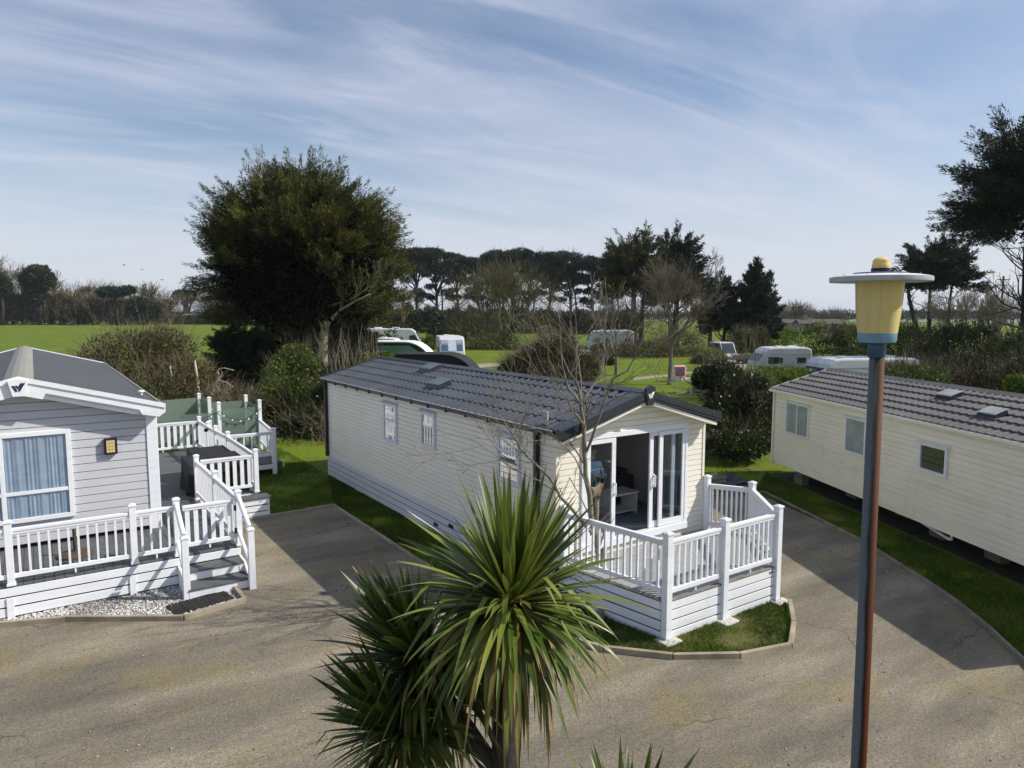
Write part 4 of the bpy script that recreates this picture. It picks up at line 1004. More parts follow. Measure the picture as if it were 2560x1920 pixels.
def left_deck():
    D = thing('raised_deck', 'white railed wraparound deck with two gates and grey boards along the grey caravan', 'deck', (3.05, 13.85, 0))
    zd = .55; w = .138
    m = MB(); x = -5.0
    while x < 3.02:
        m.box(x, min(x+w, 3.04), 13.82, 15.95, zd-.028, zd); x += w+.007
    m.build('deck_boards', 'deck_grey', D)
    m = MB(); y = 15.957
    while y < 24.5:
        x1 = 3.04 if y < 17.8 else 4.40
        m.box(2.0, x1, y, y+w, zd-.028, zd); y += w+.007
    m.build('deck_boards', 'deck_grey', D)
    u = MB(); u.poly([(a, b, zd-.035) for a, b in ((-5, 13.9), (2.98, 13.9), (2.98, 17.9), (4.33, 17.9), (4.33, 24.4), (1.95, 24.4), (1.95, 15.95), (-5, 15.95))]); u.build('underside', 'dark_void', D)
    # fascia and skirt boards along the front
    zs = [(.375, .515), (.03, .175)]
    boards_panel(D, (-5, 13.80), (3.05, 13.80), [(.385, .52)], .03, 'fascia'); boards_panel(D, (-5, 13.81), (1.95, 13.81), [(.215, .36), (.045, .19)], .025)
    for xx in (-4.2, -2.4, -.55, 1.22): MB().box(xx-.05, xx+.05, 13.775, 13.797, 0, .36).build('skirt_post', 'white_pvc', D)
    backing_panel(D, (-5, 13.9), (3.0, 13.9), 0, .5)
    boards_panel(D, (3.06, 13.86), (3.06, 17.8), [(.385, .52), (.215, .36), (.045, .19)]); backing_panel(D, (3.02, 13.86), (3.02, 17.85), 0, .5)
    boards_panel(D, (4.41, 17.9), (4.41, 24.45), [(.385, .52), (.215, .36), (.045, .19)]); backing_panel(D, (4.36, 17.9), (4.36, 24.45), 0, .5)
    boards_panel(D, (3.08, 17.83), (4.40, 17.83), [(.385, .52), (.215, .36), (.045, .19)]); backing_panel(D, (3.06, 17.87), (4.36, 17.87), 0, .5)
    # posts
    P = [(-4.2, 13.85), (-2.35, 13.85), (-.52, 13.85), (1.27, 13.85), (1.98, 13.87), (3.05, 13.85), (3.04, 15.85), (3.03, 17.85), (4.38, 17.82), (4.40, 20.9), (4.34, 22.2), (4.30, 23.1), (4.29, 24.45), (2.08, 24.45)]
    for i, (x, y) in enumerate(P): post(D, x, y, zd, 1.64, .105)
    zt, zb = 1.50, .70
    for i, n in ((0, 11), (1, 11), (2, 12), (3, 4)): railing(D, P[i], P[i+1], zt, zb, n)
    for i, n in ((5, 12), (6, 12), (8, 16), (9, 7), (10, 5), (11, 7)): railing(D, P[i], P[i+1], zt, zb, n)
    # gates with wide slats
    railing(D, (2.0, 13.87), (3.05, 13.87), 1.47, .72, 6, wide=True, end=.085, name='gate'); railing(D, (3.05, 17.85), (4.38, 17.83), 1.50, .72, 7, wide=True, end=.07, name='gate')
    railing(D, (2.1, 24.45), (4.29, 24.45), 1.50, .68, 11, wide=True, end=.07, name='gate')
    # hinges and latch on gates
    for (x, y, z) in ((2.985, 13.82, 1.30), (2.985, 13.82, .86), (4.215, 24.40, 1.36), (4.215, 24.40, .84)):
        MB().box(x-.02, x+.02, y-.03, y+.01, z-.05, z+.05).build('hinge', 'black_pipe', D)
    lt = MB(); lt.lathe((4.22, 23.0, 1.38), [(.03, -.05), (.055, -.03), (.06, .02), (.03, .06)], 10); lt.build('latch', 'black_pipe', D)
    # front steps
    x0, x1 = 2.0, 3.02
    for k, (zt_, ya, yb) in enumerate(((.37, 13.40, 13.79), (.185, 13.00, 13.42))):
        t = MB(); t.box(x0, x1, ya-.02, ya+.17, zt_-.028, zt_); t.box(x0, x1, ya+.18, yb, zt_-.028, zt_); t.build('tread', 'deck_grey', D, bevel=.004)
        rz = MB(); rz.box(x0, x1, ya, ya+.022, zt_-.175, zt_-.032); rz.build('riser', 'white_pvc', D, bevel=.003)
        vd = MB(); vd.quad((x0, ya+.05, 0), (x1, ya+.05, 0), (x1, ya+.05, zt_-.04), (x0, ya+.05, zt_-.04)); vd.build('backing', 'dark_void', D)
    for sx, py in ((1.97, 13.06), (3.04, 12.93)):
        post(D, sx, py, .0, 1.14, .11)
        h = MB(); h.tube([(sx, 13.80, 1.52), (sx, py+.08, 1.13)], .045, 12); h.tube([(sx, 13.80, .82), (sx, py+.06, .42)], .035, 8); h.build('handrail', 'white_pvc', D, smooth=False)
        st = MB(); st.prism([(sx-.02, 13.79, 0.0), (sx-.02, 13.79, .38), (sx-.02, 13.44, .36), (sx-.02, 13.05, .17), (sx-.02, 13.02, 0)], (.04, 0, 0)); st.build('stringer', 'white_pvc', D)
    sk = MB(); sk.box(2.93, 2.99, 13.389, 13.399, .24, .32); sk.build('sticker', 'cream_trim', D)
    # side steps at the second gate
    t = MB(); t.box(3.9, 4.62, 17.40, 17.80, .46, .50); t.build('tread', 'deck_grey', D, bevel=.004)
    for z0, z1 in ((.32, .455), (.16, .29), (.02, .135)): MB().box(3.94, 4.58, 17.43, 17.455, z0, z1).build('riser', 'white_pvc', D, bevel=.003)
    MB().box(4.555, 4.58, 17.46, 17.8, .02, .455).build('stringer', 'white_pvc', D)
    MB().quad((3.94, 17.48, 0), (4.56, 17.48, 0), (4.56, 17.48, .45), (3.94, 17.48, .45)).build('backing', 'dark_void', D)
    nm = MB(); nm.box(4.33, 4.41, 17.424, 17.429, .38, .41); nm.build('sticker', 'hat_rim', D)
    # lower rear platform
    m = MB(); y = 21.9
    while y < 26.3: m.box(4.46, 6.2, y, y+w, .34, .37); y += w+.007
    m.build('deck_boards', 'deck_grey', D)
    for a, b, z in (((4.46, 21.88), (6.0, 21.9), [(.19, .33)]), ((6.22, 21.9), (6.22, 26.3), [(.19, .33)])): boards_panel(D, a, b, z)
    post(D, 5.95, 21.93, .0, 1.46, .12); post(D, 4.62, 24.5, .37, 1.47, .1)
    railing(D, (4.42, 21.92), (5.95, 21.93), 1.36, .62, 6, zt1=1.34); railing(D, (5.95, 21.93), (6.22, 24.6), 1.36, .60, 12)
left_deck()

def glass_screen():
    S = thing('glass_screen', 'frosted green glass screen between tall white posts behind the wraparound deck', 'screen', (6.2, 24.6, 0))
    PO = dict(a=(4.96, 24.72), b=(6.24, 24.6), c=(6.2, 26.3), d=(4.97, 26.3), e=(4.91, 27.8), f=(2.45, 25.1))
    for k, (x, y) in PO.items(): post(S, x, y, .0, 2.03, .11)
    def pane(p, q, z0, z1):
        mb = MB(); a = Vector((*p, 0)); b = Vector((*q, 0)); d = (b-a).normalized()*.07
        mb.bar(a+d+Vector((0, 0, (z0+z1)/2)), b-d+Vector((0, 0, (z0+z1)/2)), .012, z1-z0); mb.build('pane', 'green_glass', S)
        for p_, s in ((a, 1), (b, -1)):
            for z in (z0+.25, z1-.25): MB().box(p_.x-.03+d.x*s, p_.x+.03+d.x*s, p_.y-.03+d.y*s, p_.y+.03+d.y*s, z-.025, z+.025).build('clamp', 'hat_rim', S)
    pane(PO['a'], PO['b'], .5, 1.78); pane(PO['b'], PO['c'], .5, 1.80); pane(PO['c'], PO['d'], .5, 1.82); pane(PO['a'], PO['f'], .5, 1.66); pane((4.9, 27.8), (1.9, 27.2), .5, 1.86); pane(PO['d'], PO['e'], .5, 1.84)
    c = MB(); c.box(2.38, 2.54, 25.03, 25.19, 2.0, 2.16); c.build('solar_lamp', 'navy', S, bevel=.01)
    L = thing('string_lights', 'thin black cable of small clear bulbs strung along the green glass screen', 'string lights', (4.96, 24.6, 1.6))
    pts = []
    for p, q in (('c', 'b'), ('b', 'a'), ('a', 'f')):
        A = Vector((*PO[p], 1.72)); B = Vector((*PO[q], 1.72)); n = 10
        for i in range(n): t = i/n; v = A.lerp(B, t); v.z -= .42*4*t*(1-t)*.8; v.y -= .09; pts.append(v)
    MB().tube(pts, .010, 5).build('cable', 'wire_black', L)
    for v in pts[1::2]: MB().lathe(v-Vector((0, 0, .08)), [(.012, 0), (.030, .02), (.026, .05), (.012, .07)], 8).build('bulb', 'bulb', L, smooth=True)
glass_screen()

def covered_table(name, label, x0, x1, y0, y1, z1):
    t = MB(); n = 14; z0 = .56
    ring = []
    for (a, b), (c, d) in (((x0, y0), (x1, y0)), ((x1, y0), (x1, y1)), ((x1, y1), (x0, y1)), ((x0, y1), (x0, y0))):
        for i in range(n): ring.append((a+(c-a)*i/n, b+(d-b)*i/n))
    cx, cy = (x0+x1)/2, (y0+y1)/2; lev = [0, .25, .5, .75, .95, 1.0]; vs = []; m = len(ring)
    for j, l in enumerate(lev):
        for i, (x, y) in enumerate(ring):
            f = (.045*math.sin(i*1.7+j*.5)+.03*math.sin(i*.83+2))*(1-l)*1.3 - (.02 if l > .97 else 0)
            dx, dy = x-cx, y-cy; r = math.hypot(dx, dy); vs.append((x+dx/r*f, y+dy/r*f, z0+(z1-z0)*l))
    t.v = vs
    for j in range(len(lev)-1):
        for i in range(m): t.f.append((j*m+i, j*m+(i+1) % m, (j+1)*m+(i+1) % m, (j+1)*m+i))
    t.f.append(tuple(range((len(lev)-1)*m, len(lev)*m)))
    return tag(t.build(name, 'cover_black'), label, 'cover')
covered_table('furniture_cover', 'creased black fabric cover over furniture, the nearer one beside the second gate', 2.93, 4.26, 18.15, 19.45, 1.33)
covered_table('furniture_cover', 'low flat black fabric cover over furniture, the farther one against the railing', 3.28, 4.24, 19.6, 20.75, 1.28)
def parasol_base():
    t = thing('parasol_base', 'round rusty parasol base with a short pole on the deck below the grey caravan window', 'parasol base', (.42, 14.95, .55))
    MB().lathe((.42, 14.95, .55), [(.30, 0), (.30, .03), (.24, .06), (.08, .08)], 28).build('disc', 'rust_brown', t)
    MB().lathe((.42, 14.95, .62), [(.03, 0), (.03, .42)], 12).build('pole', 'rust_brown', t)
parasol_base()

# ================================================================== OLD CREAM CARAVAN (right)
def old_caravan():
    U = Vector((-.4372, -.8994, 0)).normalized(); Nn = Vector((U.y, -U.x, 0)); Nn = -Nn if Nn.x > 0 else Nn
    A = Vector((18.5, 13.32, 0)); Ln = 11.85; W = 3.6; zb, ze, zr = .43, 2.62, 3.16
    O = A-Nn*.08
    root = thing('static_caravan', 'weathered cream static caravan with brown tiled roof, raised on blocks at the right', 'static caravan', tuple(O))
    side = Fr(O, U, Nn); far = Fr(O, -Nn, -U); near = Fr(O+U*Ln, -Nn, U); bk = Fr(O-Nn*W, U, -Nn)
    gl = lambda z: (0, W) if z <= ze else ((z-ze)/(zr-ze)*W/2, W-(z-ze)/(zr-ze)*W/2)
    for fr, lim, z1 in ((side, lambda z: (.05, Ln), ze), (bk, lambda z: (0, Ln), ze), (far, gl, zr), (near, gl, zr)):
        m = MB(); siding(m, fr, zb, z1, .115, .012, lim); m.build('wall', 'old_cream_clad', root)
    m = MB(); side.box(m, -.02, .09, zb-.03, ze+.02, -.02, .028); m.build('corner_trim', 'cream_trim', root, bevel=.005)
    m = MB(); side.box(m, Ln-.09, Ln+.02, zb-.03, ze+.02, -.02, .028); m.build('corner_trim', 'cream_trim', root, bevel=.005)
    m = MB(); m.tube([side.p(.05, zb-.05, .06), side.p(.05, ze, .06)], .032, 10); m.build('downpipe', 'cream_trim', root)
    mm = MB(); mm.poly([side.p(0, zb+.01, 0), side.p(Ln, zb+.01, 0), side.p(Ln, zb+.01, -W), side.p(0, zb+.01, -W)]); mm.build('underside', 'dark_void', root)
    T = lambda l, w, z: O+U*l-Nn*w+Vector((0, 0, z)); sl = (zr-ze)/(W/2); ov = .09
    m = MB()
    for wA in (-ov, W+ov): tile_slope(m, T, -.12, Ln+.12, wA, ze-ov*sl+.05, W/2, zr+.05, 6, .205, .022, .040)
    r = m.build('roof', 'roof_tile_brown', root)
    u = MB(); u.prism([T(-.10, -ov, ze-ov*sl+.03), T(-.10, W/2, zr+.03), T(-.10, W+ov, ze-ov*sl+.03), T(-.10, W+ov, ze-ov*sl), T(-.10, W/2, zr), T(-.10, -ov, ze-ov*sl)], U*(Ln+.2)); u.build('roof_deck', 'cream_trim', r)
    c = MB(); c.prism([T(-.13, W/2-.13, zr+.045), T(-.13, W/2, zr+.115), T(-.13, W/2+.13, zr+.045), T(-.13, W/2+.13, zr+.03), T(-.13, W/2, zr+.10), T(-.13, W/2-.13, zr+.03)], U*(Ln+.26)); c.build('ridge_cap', 'roof_tile_brown', r)
    for l0 in (-.14, Ln+.115):
        for we in (-ov, W+ov):
            b = MB(); b.prism([T(l0, we, ze-ov*sl+.095), T(l0, W/2, zr+.095), T(l0, W/2, zr+.0), T(l0, we, ze-ov*sl-.0)], U*.03); b.build('barge_board', 'cream_trim', root)
    g = MB(); g.bar(side.p(-.12, ze+.0, .10), side.p(Ln+.12, ze+.0, .10), .10, .075)
    for k in range(12): g.bar(side.p(.5+k*.95, ze-.05, .07), side.p(.72+k*.95, ze-.05, .07), .06, .02)
    g.build('gutter', 'cream_trim', root, bevel=.012)
    window(root, side, .76, 1.96, 1.46, 2.38, .045, (1.36,), (), 'curtain_grey', ((0, .46), (.52, 1)), .02, 'cream_trim', 'white_pvc', 12)
    window(root, side, 3.64, 4.47, 1.46, 2.37, .05, (), (), 'curtain_grey', ((0, 1),), .02, 'cream_trim', 'white_pvc', 9)
    w = window(root, side, 6.30, 7.12, 1.58, 2.20, .06, (), (), 'blind_green', (), .02, 'cream_trim', 'white_pvc')
    b = MB()
    for k in range(16): side.box(b, 6.37, 7.05, 1.65+.031*k, 1.65+.031*k+.024, .014, .022)
    b.build('blind', 'blind_green', w)
    for l, wv in ((5.55, 1.20), (7.35, .70)): roof_vent(root, T, l, wv, ze+wv*sl+.06, sl, 'vent_lid_old')
    p = MB(); p.tube([side.p(6.1, .32, -.3), side.p(7.1, .28, -.12), side.p(7.2, .30, -.1), side.p(7.2, .45, -.1)], .03, 8); p.build('waste_pipe', 'white_paint', root)
    ch = MB()
    for o in (-.7, -2.7): ch.bar(side.p(.3, .37, o), side.p(Ln-.3, .37, o), .09, .13)
    ch.build('chassis', 'bark_dark', root)
    for i, (l, o) in enumerate(((1.0, -.15), (2.6, -.75), (6.0, -.55), (7.5, -.6), (10, -.8), (4.4, -.9), (2.6, -2.6), (7.5, -2.6))):
        q = MB()
        side.box(q, l, l+.42, 0, .20, o-.22, o); q2 = MB(); side.box(q2, l+.02, l+.40, .203, .42, o-.2, o-.02)
        lab = ('grey concrete block near the far end of the weathered caravan, at its wall line', 'grey concrete block under the weathered caravan below its second window', 'grey concrete block under the weathered caravan, left of the white waste pipe', 'grey concrete block under the weathered caravan, right of the white waste pipe', 'grey concrete block under the near end of the weathered caravan', 'grey concrete block under the weathered caravan behind the lamp post', 'grey concrete block deep under the far half of the weathered caravan', 'grey concrete block deep under the near half of the weathered caravan')[i]
        t = thing('concrete_block', lab, 'block', tuple(side.p(l, 0, o)), 0, 'blocks carrying the weathered caravan')
        q.build('block', 'block_dark', t, bevel=.01); q2.build('block', 'block_dark', t, bevel=.01)
    k = MB(); k.prism([side.p(-.2+a, -.01, b_) for a, b_ in ((0, -.12), (Ln+.3, -.15), (Ln+.3, -W), (0, -W))], (0, 0, .022)); tag(k.build('ground_shade', 'ground_shade_dark'), kind='structure')  # dark sheet added so the ground below the caravan reads as shaded
old_caravan()

mat('tarp_slate', (.05, .06, .075), .6, .3, 5)
def log_pile():
    p = V(1790, 1143, 20.3)
    t = thing('rubbish_heap', 'small heap of split logs and a grey tarp on the grass behind the open deck', 'heap', (p.x, p.y, 0))
    for i in range(7):
        a = random.uniform(-.5, .5); o = Vector((p.x-.35+random.uniform(-.25, .35), p.y+random.uniform(-.2, .2), .09+.1*(i > 3)))
        d = Vector((math.cos(a), math.sin(a), random.uniform(-.1, .1)))*.28
        MB().tube([o-d, o+d], [.085, .075], 9).build('log', 'timber_edge' if i % 2 else 'bark_grey', t)
    m = MB(); n = 12; q0 = Vector((p.x+.45, p.y-.1, 0))
    for i in range(n+1):
        for j in range(n+1):
            x, y = i/n-.5, j/n-.5; z = .04+.22*math.exp(-9*(x*x+y*y))*(1+.5*math.sin(i*1.9)*math.cos(j*1.3)); m.v.append((q0.x+x*1.1, q0.y+y*.9, z))
    for i in range(n):
        for j in range(n): a = i*(n+1)+j; m.f.append((a, a+1, a+n+2, a+n+1))
    m.build('tarp', 'tarp_slate', t)
log_pile()

# ================================================================== STREET LAMP
def lamp():
    D0 = 5.35; tp = V(2172, 920, D0); x, y = tp.x, tp.y
    s = thing('street_lamp', 'tall rust-stained lamp post with a yellow lantern under a flat disc hat', 'street lamp', (x, y, 0))
    k = mpp(D0); z = lambda py: V(2190, py, D0).z
    B = V(2142, 1925, D0); dx = .0
    c = Vector((x, y, 0)); r = .057
    T0 = V(2193, 888, D0); T1 = V(2146, 1920, D0)
    # the column leans a touch
    ax = (T0-T1); base = T1-ax*(T1.z/ax.z); base.z = 0
    s.location = base
    def at(zz): return base+(T0-base)*(zz/T0.z)
    mb = MB(); mb.tube([at(0), at(1.2), at(T0.z)], [.068, .058, .053], 24); mb.build('column', 'rusty_steel', s, smooth=True)
    MB().lathe(at(0), [(.12, 0), (.12, .03), (.08, .05)], 20).build('base_plate', 'rusty_steel', s)
    tz = at(T0.z); c = Vector((tz.x, tz.y, 0)); c2 = V(2196, 700, D0); c = Vector((c2.x, c2.y, 0))
    cc = lambda py: at(z(py))*1.0
    def L(name, prof, m, parent=s, n=40, sm=True):
        o = V(2196, 778, D0); o = Vector((o.x, o.y, 0)); q = MB(); q.lathe(o, [(a*k*.895, z(b)) for a, b in prof], n); o = q.build(name, m, parent, smooth=sm)
        if sm:
            md = o.modifiers.new('edge', 'EDGE_SPLIT'); md.split_angle = R(40)
        return o
    col = L('collar', [(21, 893), (24, 888), (24, 858), (20, 850)], 'lamp_blue_dark')
    L('cup', [(30, 857), (46, 856), (49, 851), (50, 832), (46, 831)], 'lamp_blue')
    L('lantern', [(46, 833), (50, 832), (57, 770), (61, 700), (58, 699)], 'lamp_glass_yellow')
    hat = L('hat', [(60, 702), (126, 704), (127.5, 700), (127.5, 694), (122, 691), (95, 687), (68, 685), (40, 684)], 'hat_top')
    L('hat_rim', [(127, 705), (129, 704), (129.5, 697), (128.5, 693), (126, 692)], 'hat_rim', hat)
    L('hat_ring', [(66, 687), (69, 686), (69, 682.5), (66, 681.5), (40, 680.5)], 'hat_band', hat)
    L('hat_underside', [(62, 703), (125, 705), (125, 704.2), (62, 702.2)], 'hat_under', hat)
    for a in range(8):
        o = V(2196, 778, D0); t = a*math.pi/4+.2; q = Vector((o.x+math.cos(t)*89*k, o.y+math.sin(t)*89*k, z(688))); MB().lathe(q, [(.006, -.004), (.006, .006), (.003, .008)], 8).build('bolt', 'hat_rim', hat)
    for a in (1.15, 4.2, 2.75):
        o = V(2196, 778, D0); qq = [Vector((o.x+math.cos(a+HEAD)*rr*k*.897, o.y+math.sin(a+HEAD)*rr*k*.897, z(yy))) for rr, yy in ((50, 832), (57, 770), (61, 702))]
        m = MB(); m.tube(qq, [.0025]*3, 6); m.build('seam', 'lamp_grille', s)
    b = L('beacon', [(24, 682), (24, 671), (21, 670)], 'black_pipe')
    L('beacon_lens', [(22, 671), (22.4, 662), (21, 661), (20.5, 650), (15, 645), (4, 643)], 'amber', b, 24)
lamp()

# ================================================================== NEAR PLANTS
def cordyline(name, label, base, heads, trunks, seed, group=None):
    """heads: (centre, leaf length, leaves, up-tilt axis); trunks: polylines with radii"""
    g = np.random.default_rng(seed)
    t = thing(name, label, 'cabbage palm', tuple(base), 0, group)
    for pts, rad in trunks:
        tr = MB(); tr.tube(pts, rad, 12); tr.build('trunk', 'bark_dark', t, smooth=True)
    for (c, Lf, n, axis, dry) in heads:
        c = np.array(c, float); ax = np.array(axis, float); ax /= np.linalg.norm(ax)
        def leaves(n, th_lo, th_hi, droop, lens, wid, mname, pname, start=.05, powr=1.0):
            ns = 11; vs = []; fs = []
            for i in range(n):
                u = (i+g.random())/n
                th = th_lo+(th_hi-th_lo)*u**powr+g.normal(0, .07)        # angle from head axis
                ph = i*2.39996+g.normal(0, .25)
                a = np.cross(ax, [1, 0, .2]); a /= np.linalg.norm(a); b = np.cross(ax, a)
                rad = a*np.cos(ph)+b*np.sin(ph); d = ax*np.cos(th)+rad*np.sin(th)
                L = Lf*g.uniform(*lens); W = wid*g.uniform(.8, 1.2); k = droop*(.18+1.05*(th/1.57)**1.8)*g.uniform(.6, 1.5)
                p = c+rad*start*.7+ax*(start*2.2*(1-u)-.06); pts = []; dd = d.copy(); st = L/ns
                tw = g.normal(0, .35)
                kink = g.integers(4, 9) if g.random() < .24 and th > .7 else -1
                for s in range(ns+1):
                    pts.append((p.copy(), dd.copy())); 
                    bend = k/ns*(s/ns*2.0)+(1.0 if s == kink else 0)
                    dd = dd+np.array([0, 0, -1.0])*bend; dd /= np.linalg.norm(dd); p = p+dd*st
                base_i = len(vs)
                for s, (p, dd) in enumerate(pts):
                    q = s/ns; w = W*(.42+.95*q)*(1 if q < .45 else 1) if q < .38 else W*(.42+.95*.38)*max(0, 1-((q-.38)/.62)**1.7)
                    sd = np.cross(dd, ax if abs(dd@ax) < .97 else rad); sd /= np.linalg.norm(sd)+1e-9; nn = np.cross(sd, dd)
                    sd2 = sd*np.cos(tw*q)+nn*np.sin(tw*q); nn2 = np.cross(sd2, dd)
                    fold = .32*(1-q*.7)
                    vs += [p-sd2*w*.5+nn2*w*fold*.5, p, p+sd2*w*.5+nn2*w*fold*.5]
                for s in range(ns):
                    a0 = base_i+s*3; fs += [(a0, a0+1, a0+4, a0+3), (a0+1, a0+2, a0+5, a0+4)]
            ob = np_mesh(pname, np.array(vs), np.array(fs), mname, t, True)
            al = ob.data.attributes.new('along', 'FLOAT', 'POINT'); al.data.foreach_set('value', np.tile(np.repeat(np.arange(ns+1)/ns, 3), n).astype(np.float32))
            return ob
        leaves(n, .03, 2.15, .62, (.72, 1.12), .046, 'cordyline_leaf', 'leaf_crown', powr=.82)
        leaves(dry, 1.85, 2.75, 1.2, (.8, 1.35), .036, 'cordyline_dry', 'dry_leaves', .06)
    return t
cb = V(1275, 1500, 3.72); base = Vector((cb.x, cb.y, 0)); Z = Vector((0, 0, 1))
H1 = V(1278, 1505, 3.70); H2 = V(1050, 1655, 3.85); H3 = V(1000, 1825, 3.66)
fork = V(1262, 1960, 3.74)
LFT = -RGT
cordyline('cordyline_tree', 'tall green cabbage palm with sword-like leaves in the foreground, leaning side heads', base,
          [(H1, .68, 340, Z*1+RGT*.04-FWD*.05, 110), (H2, .58, 280, Z*.85+LFT*.45, 60), (H3, .50, 220, Z*.7+LFT*.65, 40)],
          [([base, base+Z*1.2, fork, H1-Z*.05], [.11, .095, .085, .065]), ([fork-Z*.02, V(1130, 1770, 3.76), H2], [.06, .05, .045]), ([base+Z*1.6, V(1080, 1980, 3.68), H3], [.06, .05, .045])], 5)
b2 = V(1560, 2180, 3.25)
cordyline('cordyline_tree', 'small cabbage palm showing only its green leaf tips at the bottom edge', Vector((b2.x, b2.y, 0)),
          [(b2, .60, 130, Z, 20)], [([Vector((b2.x, b2.y, 0)), b2], [.06, .05])], 9)

def young_tree():
    """slim bare tree between palm and deck; main limbs follow the photograph's"""
    D0 = 11.75; b = Vector((7.25, 8.24, 0)); t = thing('bare_tree', 'slim leafless young tree with grey bark growing against the cream caravan deck', 'tree', tuple(b))
    segs = []
    random.seed(21)
    def limb(pts, r0, r1, twigs=6, tl=.75):
        P = [p if isinstance(p, Vector) else V(*p) for p in pts]
        # densify with wobble
        Q = [P[0]]
        for a, c in zip(P, P[1:]):
            for k in (1, 2): 
                q = a.lerp(c, k/2); q += Vector((random.gauss(0, .012), random.gauss(0, .012), random.gauss(0, .01))); Q.append(q)
        n = len(Q)-1
        for i in range(n): segs.append((Q[i][:], Q[i+1][:], 1.0*(r0+(r1-r0)*i/n), 1.0*(r0+(r1-r0)*(i+1)/n)))
        for k in range(int(twigs*.65)):
            i = random.randint(max(0, n//4), n-1); q = Q[i].lerp(Q[i+1], random.random()); d = (Q[i+1]-Q[i]).normalized()
            ax = d.orthogonal().normalized(); ax.rotate(Matrix.Rotation(random.uniform(0, 6.28), 3, d))
            grow(segs, q, d*.7+ax*.8+Vector((0, 0, .15)), max(.0055, (r0+(r1-r0)*i/n)*.45), tl*random.uniform(.5, 1.1), 2, 3, .16, .06, .6, .75, 4, .0036)
        grow(segs, Q[-1], (Q[-1]-Q[-2]), r1, .5, 2, 2, .14, .08, .65, .6, 4, .0028)
    limb([b, (1503, 1480, 11.75), (1497, 1380, 11.75), (1478, 1290, 11.72), (1466, 1190, 11.7), (1462, 1130, 11.7)], .062, .036, 2)
    limb([(1462, 1130, 11.7), (1458, 1050, 11.7), (1452, 1010, 11.7)], .036, .028, 4)
    limb([(1452, 1010, 11.7), (1424, 970, 11.6), (1406, 920, 11.5), (1398, 860, 11.4)], .022, .009, 7)
    limb([(1452, 1010, 11.7), (1452, 950, 11.8), (1446, 900, 11.9), (1440, 850, 12.0)], .02, .008, 7)
    limb([(1452, 1010, 11.7), (1480, 970, 11.8), (1500, 935, 11.9), (1510, 880, 12.0), (1512, 840, 12.0)], .024, .009, 8)
    limb([(1466, 1130, 11.7), (1488, 1070, 11.6), (1508, 1010, 11.5), (1530, 950, 11.4), (1570, 925, 11.3), (1590, 890, 11.2)], .026, .009, 9)
    limb([(1458, 1060, 11.7), (1430, 1025, 11.5), (1400, 975, 11.3), (1385, 930, 11.1)], .018, .007, 7)
    limb([(1466, 1170, 11.7), (1440, 1130, 11.9), (1400, 1080, 12.2), (1340, 1030, 12.3), (1300, 985, 12.4)], .017, .006, 9)
    limb([(1470, 1220, 11.7), (1450, 1170, 11.5), (1420, 1125, 11.3), (1380, 1090, 11.2)], .016, .006, 6)
    limb([(1500, 1350, 11.75), (1450, 1300, 11.6), (1400, 1240, 11.45), (1370, 1190, 11.4), (1320, 1140, 11.3), (1290, 1100, 11.2), (1262, 1060, 11.1)], .036, .010, 12)
    limb([(1392, 1226, 11.45), (1350, 1205, 11.3), (1300, 1180, 11.2), (1250, 1150, 11.0), (1200, 1110, 10.8)], .018, .006, 8)
    limb([(1480, 1300, 11.7), (1450, 1240, 11.9), (1420, 1190, 12.1), (1390, 1160, 12.2)], .012, .005, 6)
    seg_mesh('branches', segs, 'bark_grey', t, 6)
    st = MB(); a = V(1500, 1395, 11.75); st.tube([a, a+RGT*.05+Z*.08, a+RGT*.085+Z*.17], [.055, .052, .05], 10); st.build('cut_stub', 'bark_grey', t, smooth=False)
    st = MB(); e = a+RGT*.085+Z*.171; st.tube([e, e+RGT*.002+Z*.004], [.046, .046], 10); st.build('cut_face', 'dead_wood', t)
young_tree()

def shrub(name, label, cat, blobs, leaf, twig, n, l, w, stems=30, group=None, stem_r=.012, shell=.35, up=.3, base=None, twigs=None, nofol=False):
    """blobs: (centre Vector, (rx,ry,rz), weight)"""
    c0 = base or Vector((blobs[0][0].x, blobs[0][0].y, 0)); t = thing(name, label, cat, (c0.x, c0.y, 0), 0, group)
    tot = sum(b[2] for b in blobs)
    if not nofol:
        lv = Leaves()
        for c, r, wt in blobs: lv.blob(c, r, int(n*wt/tot), l, w, shell, .6, up)
        lv.build('foliage', leaf, t)
    if twigs:
        tw = Leaves()
        for c, r, wt in blobs: tw.blob(c, np.array(r)*1.06, int(twigs[1]*wt/tot), twigs[2], twigs[3], .3, .8, .5)
        tw.build('twigs', twigs[0], t)
    if stems:
        segs = []
        for k in range(stems):
            c, r, wt = random.choice(blobs)
            p = Vector((c.x+random.uniform(-.5, .5)*r[0], c.y+random.uniform(-.5, .5)*r[1], max(0, c.z-r[2])))
            d = Vector((random.gauss(0, .35), random.gauss(0, .35), 1))
            grow(segs, p, d, stem_r*random.uniform(.6, 1.3), r[2]*random.uniform(1.1, 1.9), 2, 3, .16, .05, .6, .7, 4, .003)
        seg_mesh('stems', segs, twig, t, 4)
    return t
def blobs_px(lst, depth=1.0):
    """(px, py, halfw px, halfh px, dist, weight) -> world blobs"""
    o = []
    for px, py, hw, hh, d, wt in lst:
        k = mpp(d); o.append((V(px, py, d), (hw*k, hw*k*depth, hh*k), wt))
    return o

leafmat('bush_leaf', (.012, .018, .005), (.038, .044, .013), (.11, .10, .03), .5, .2)
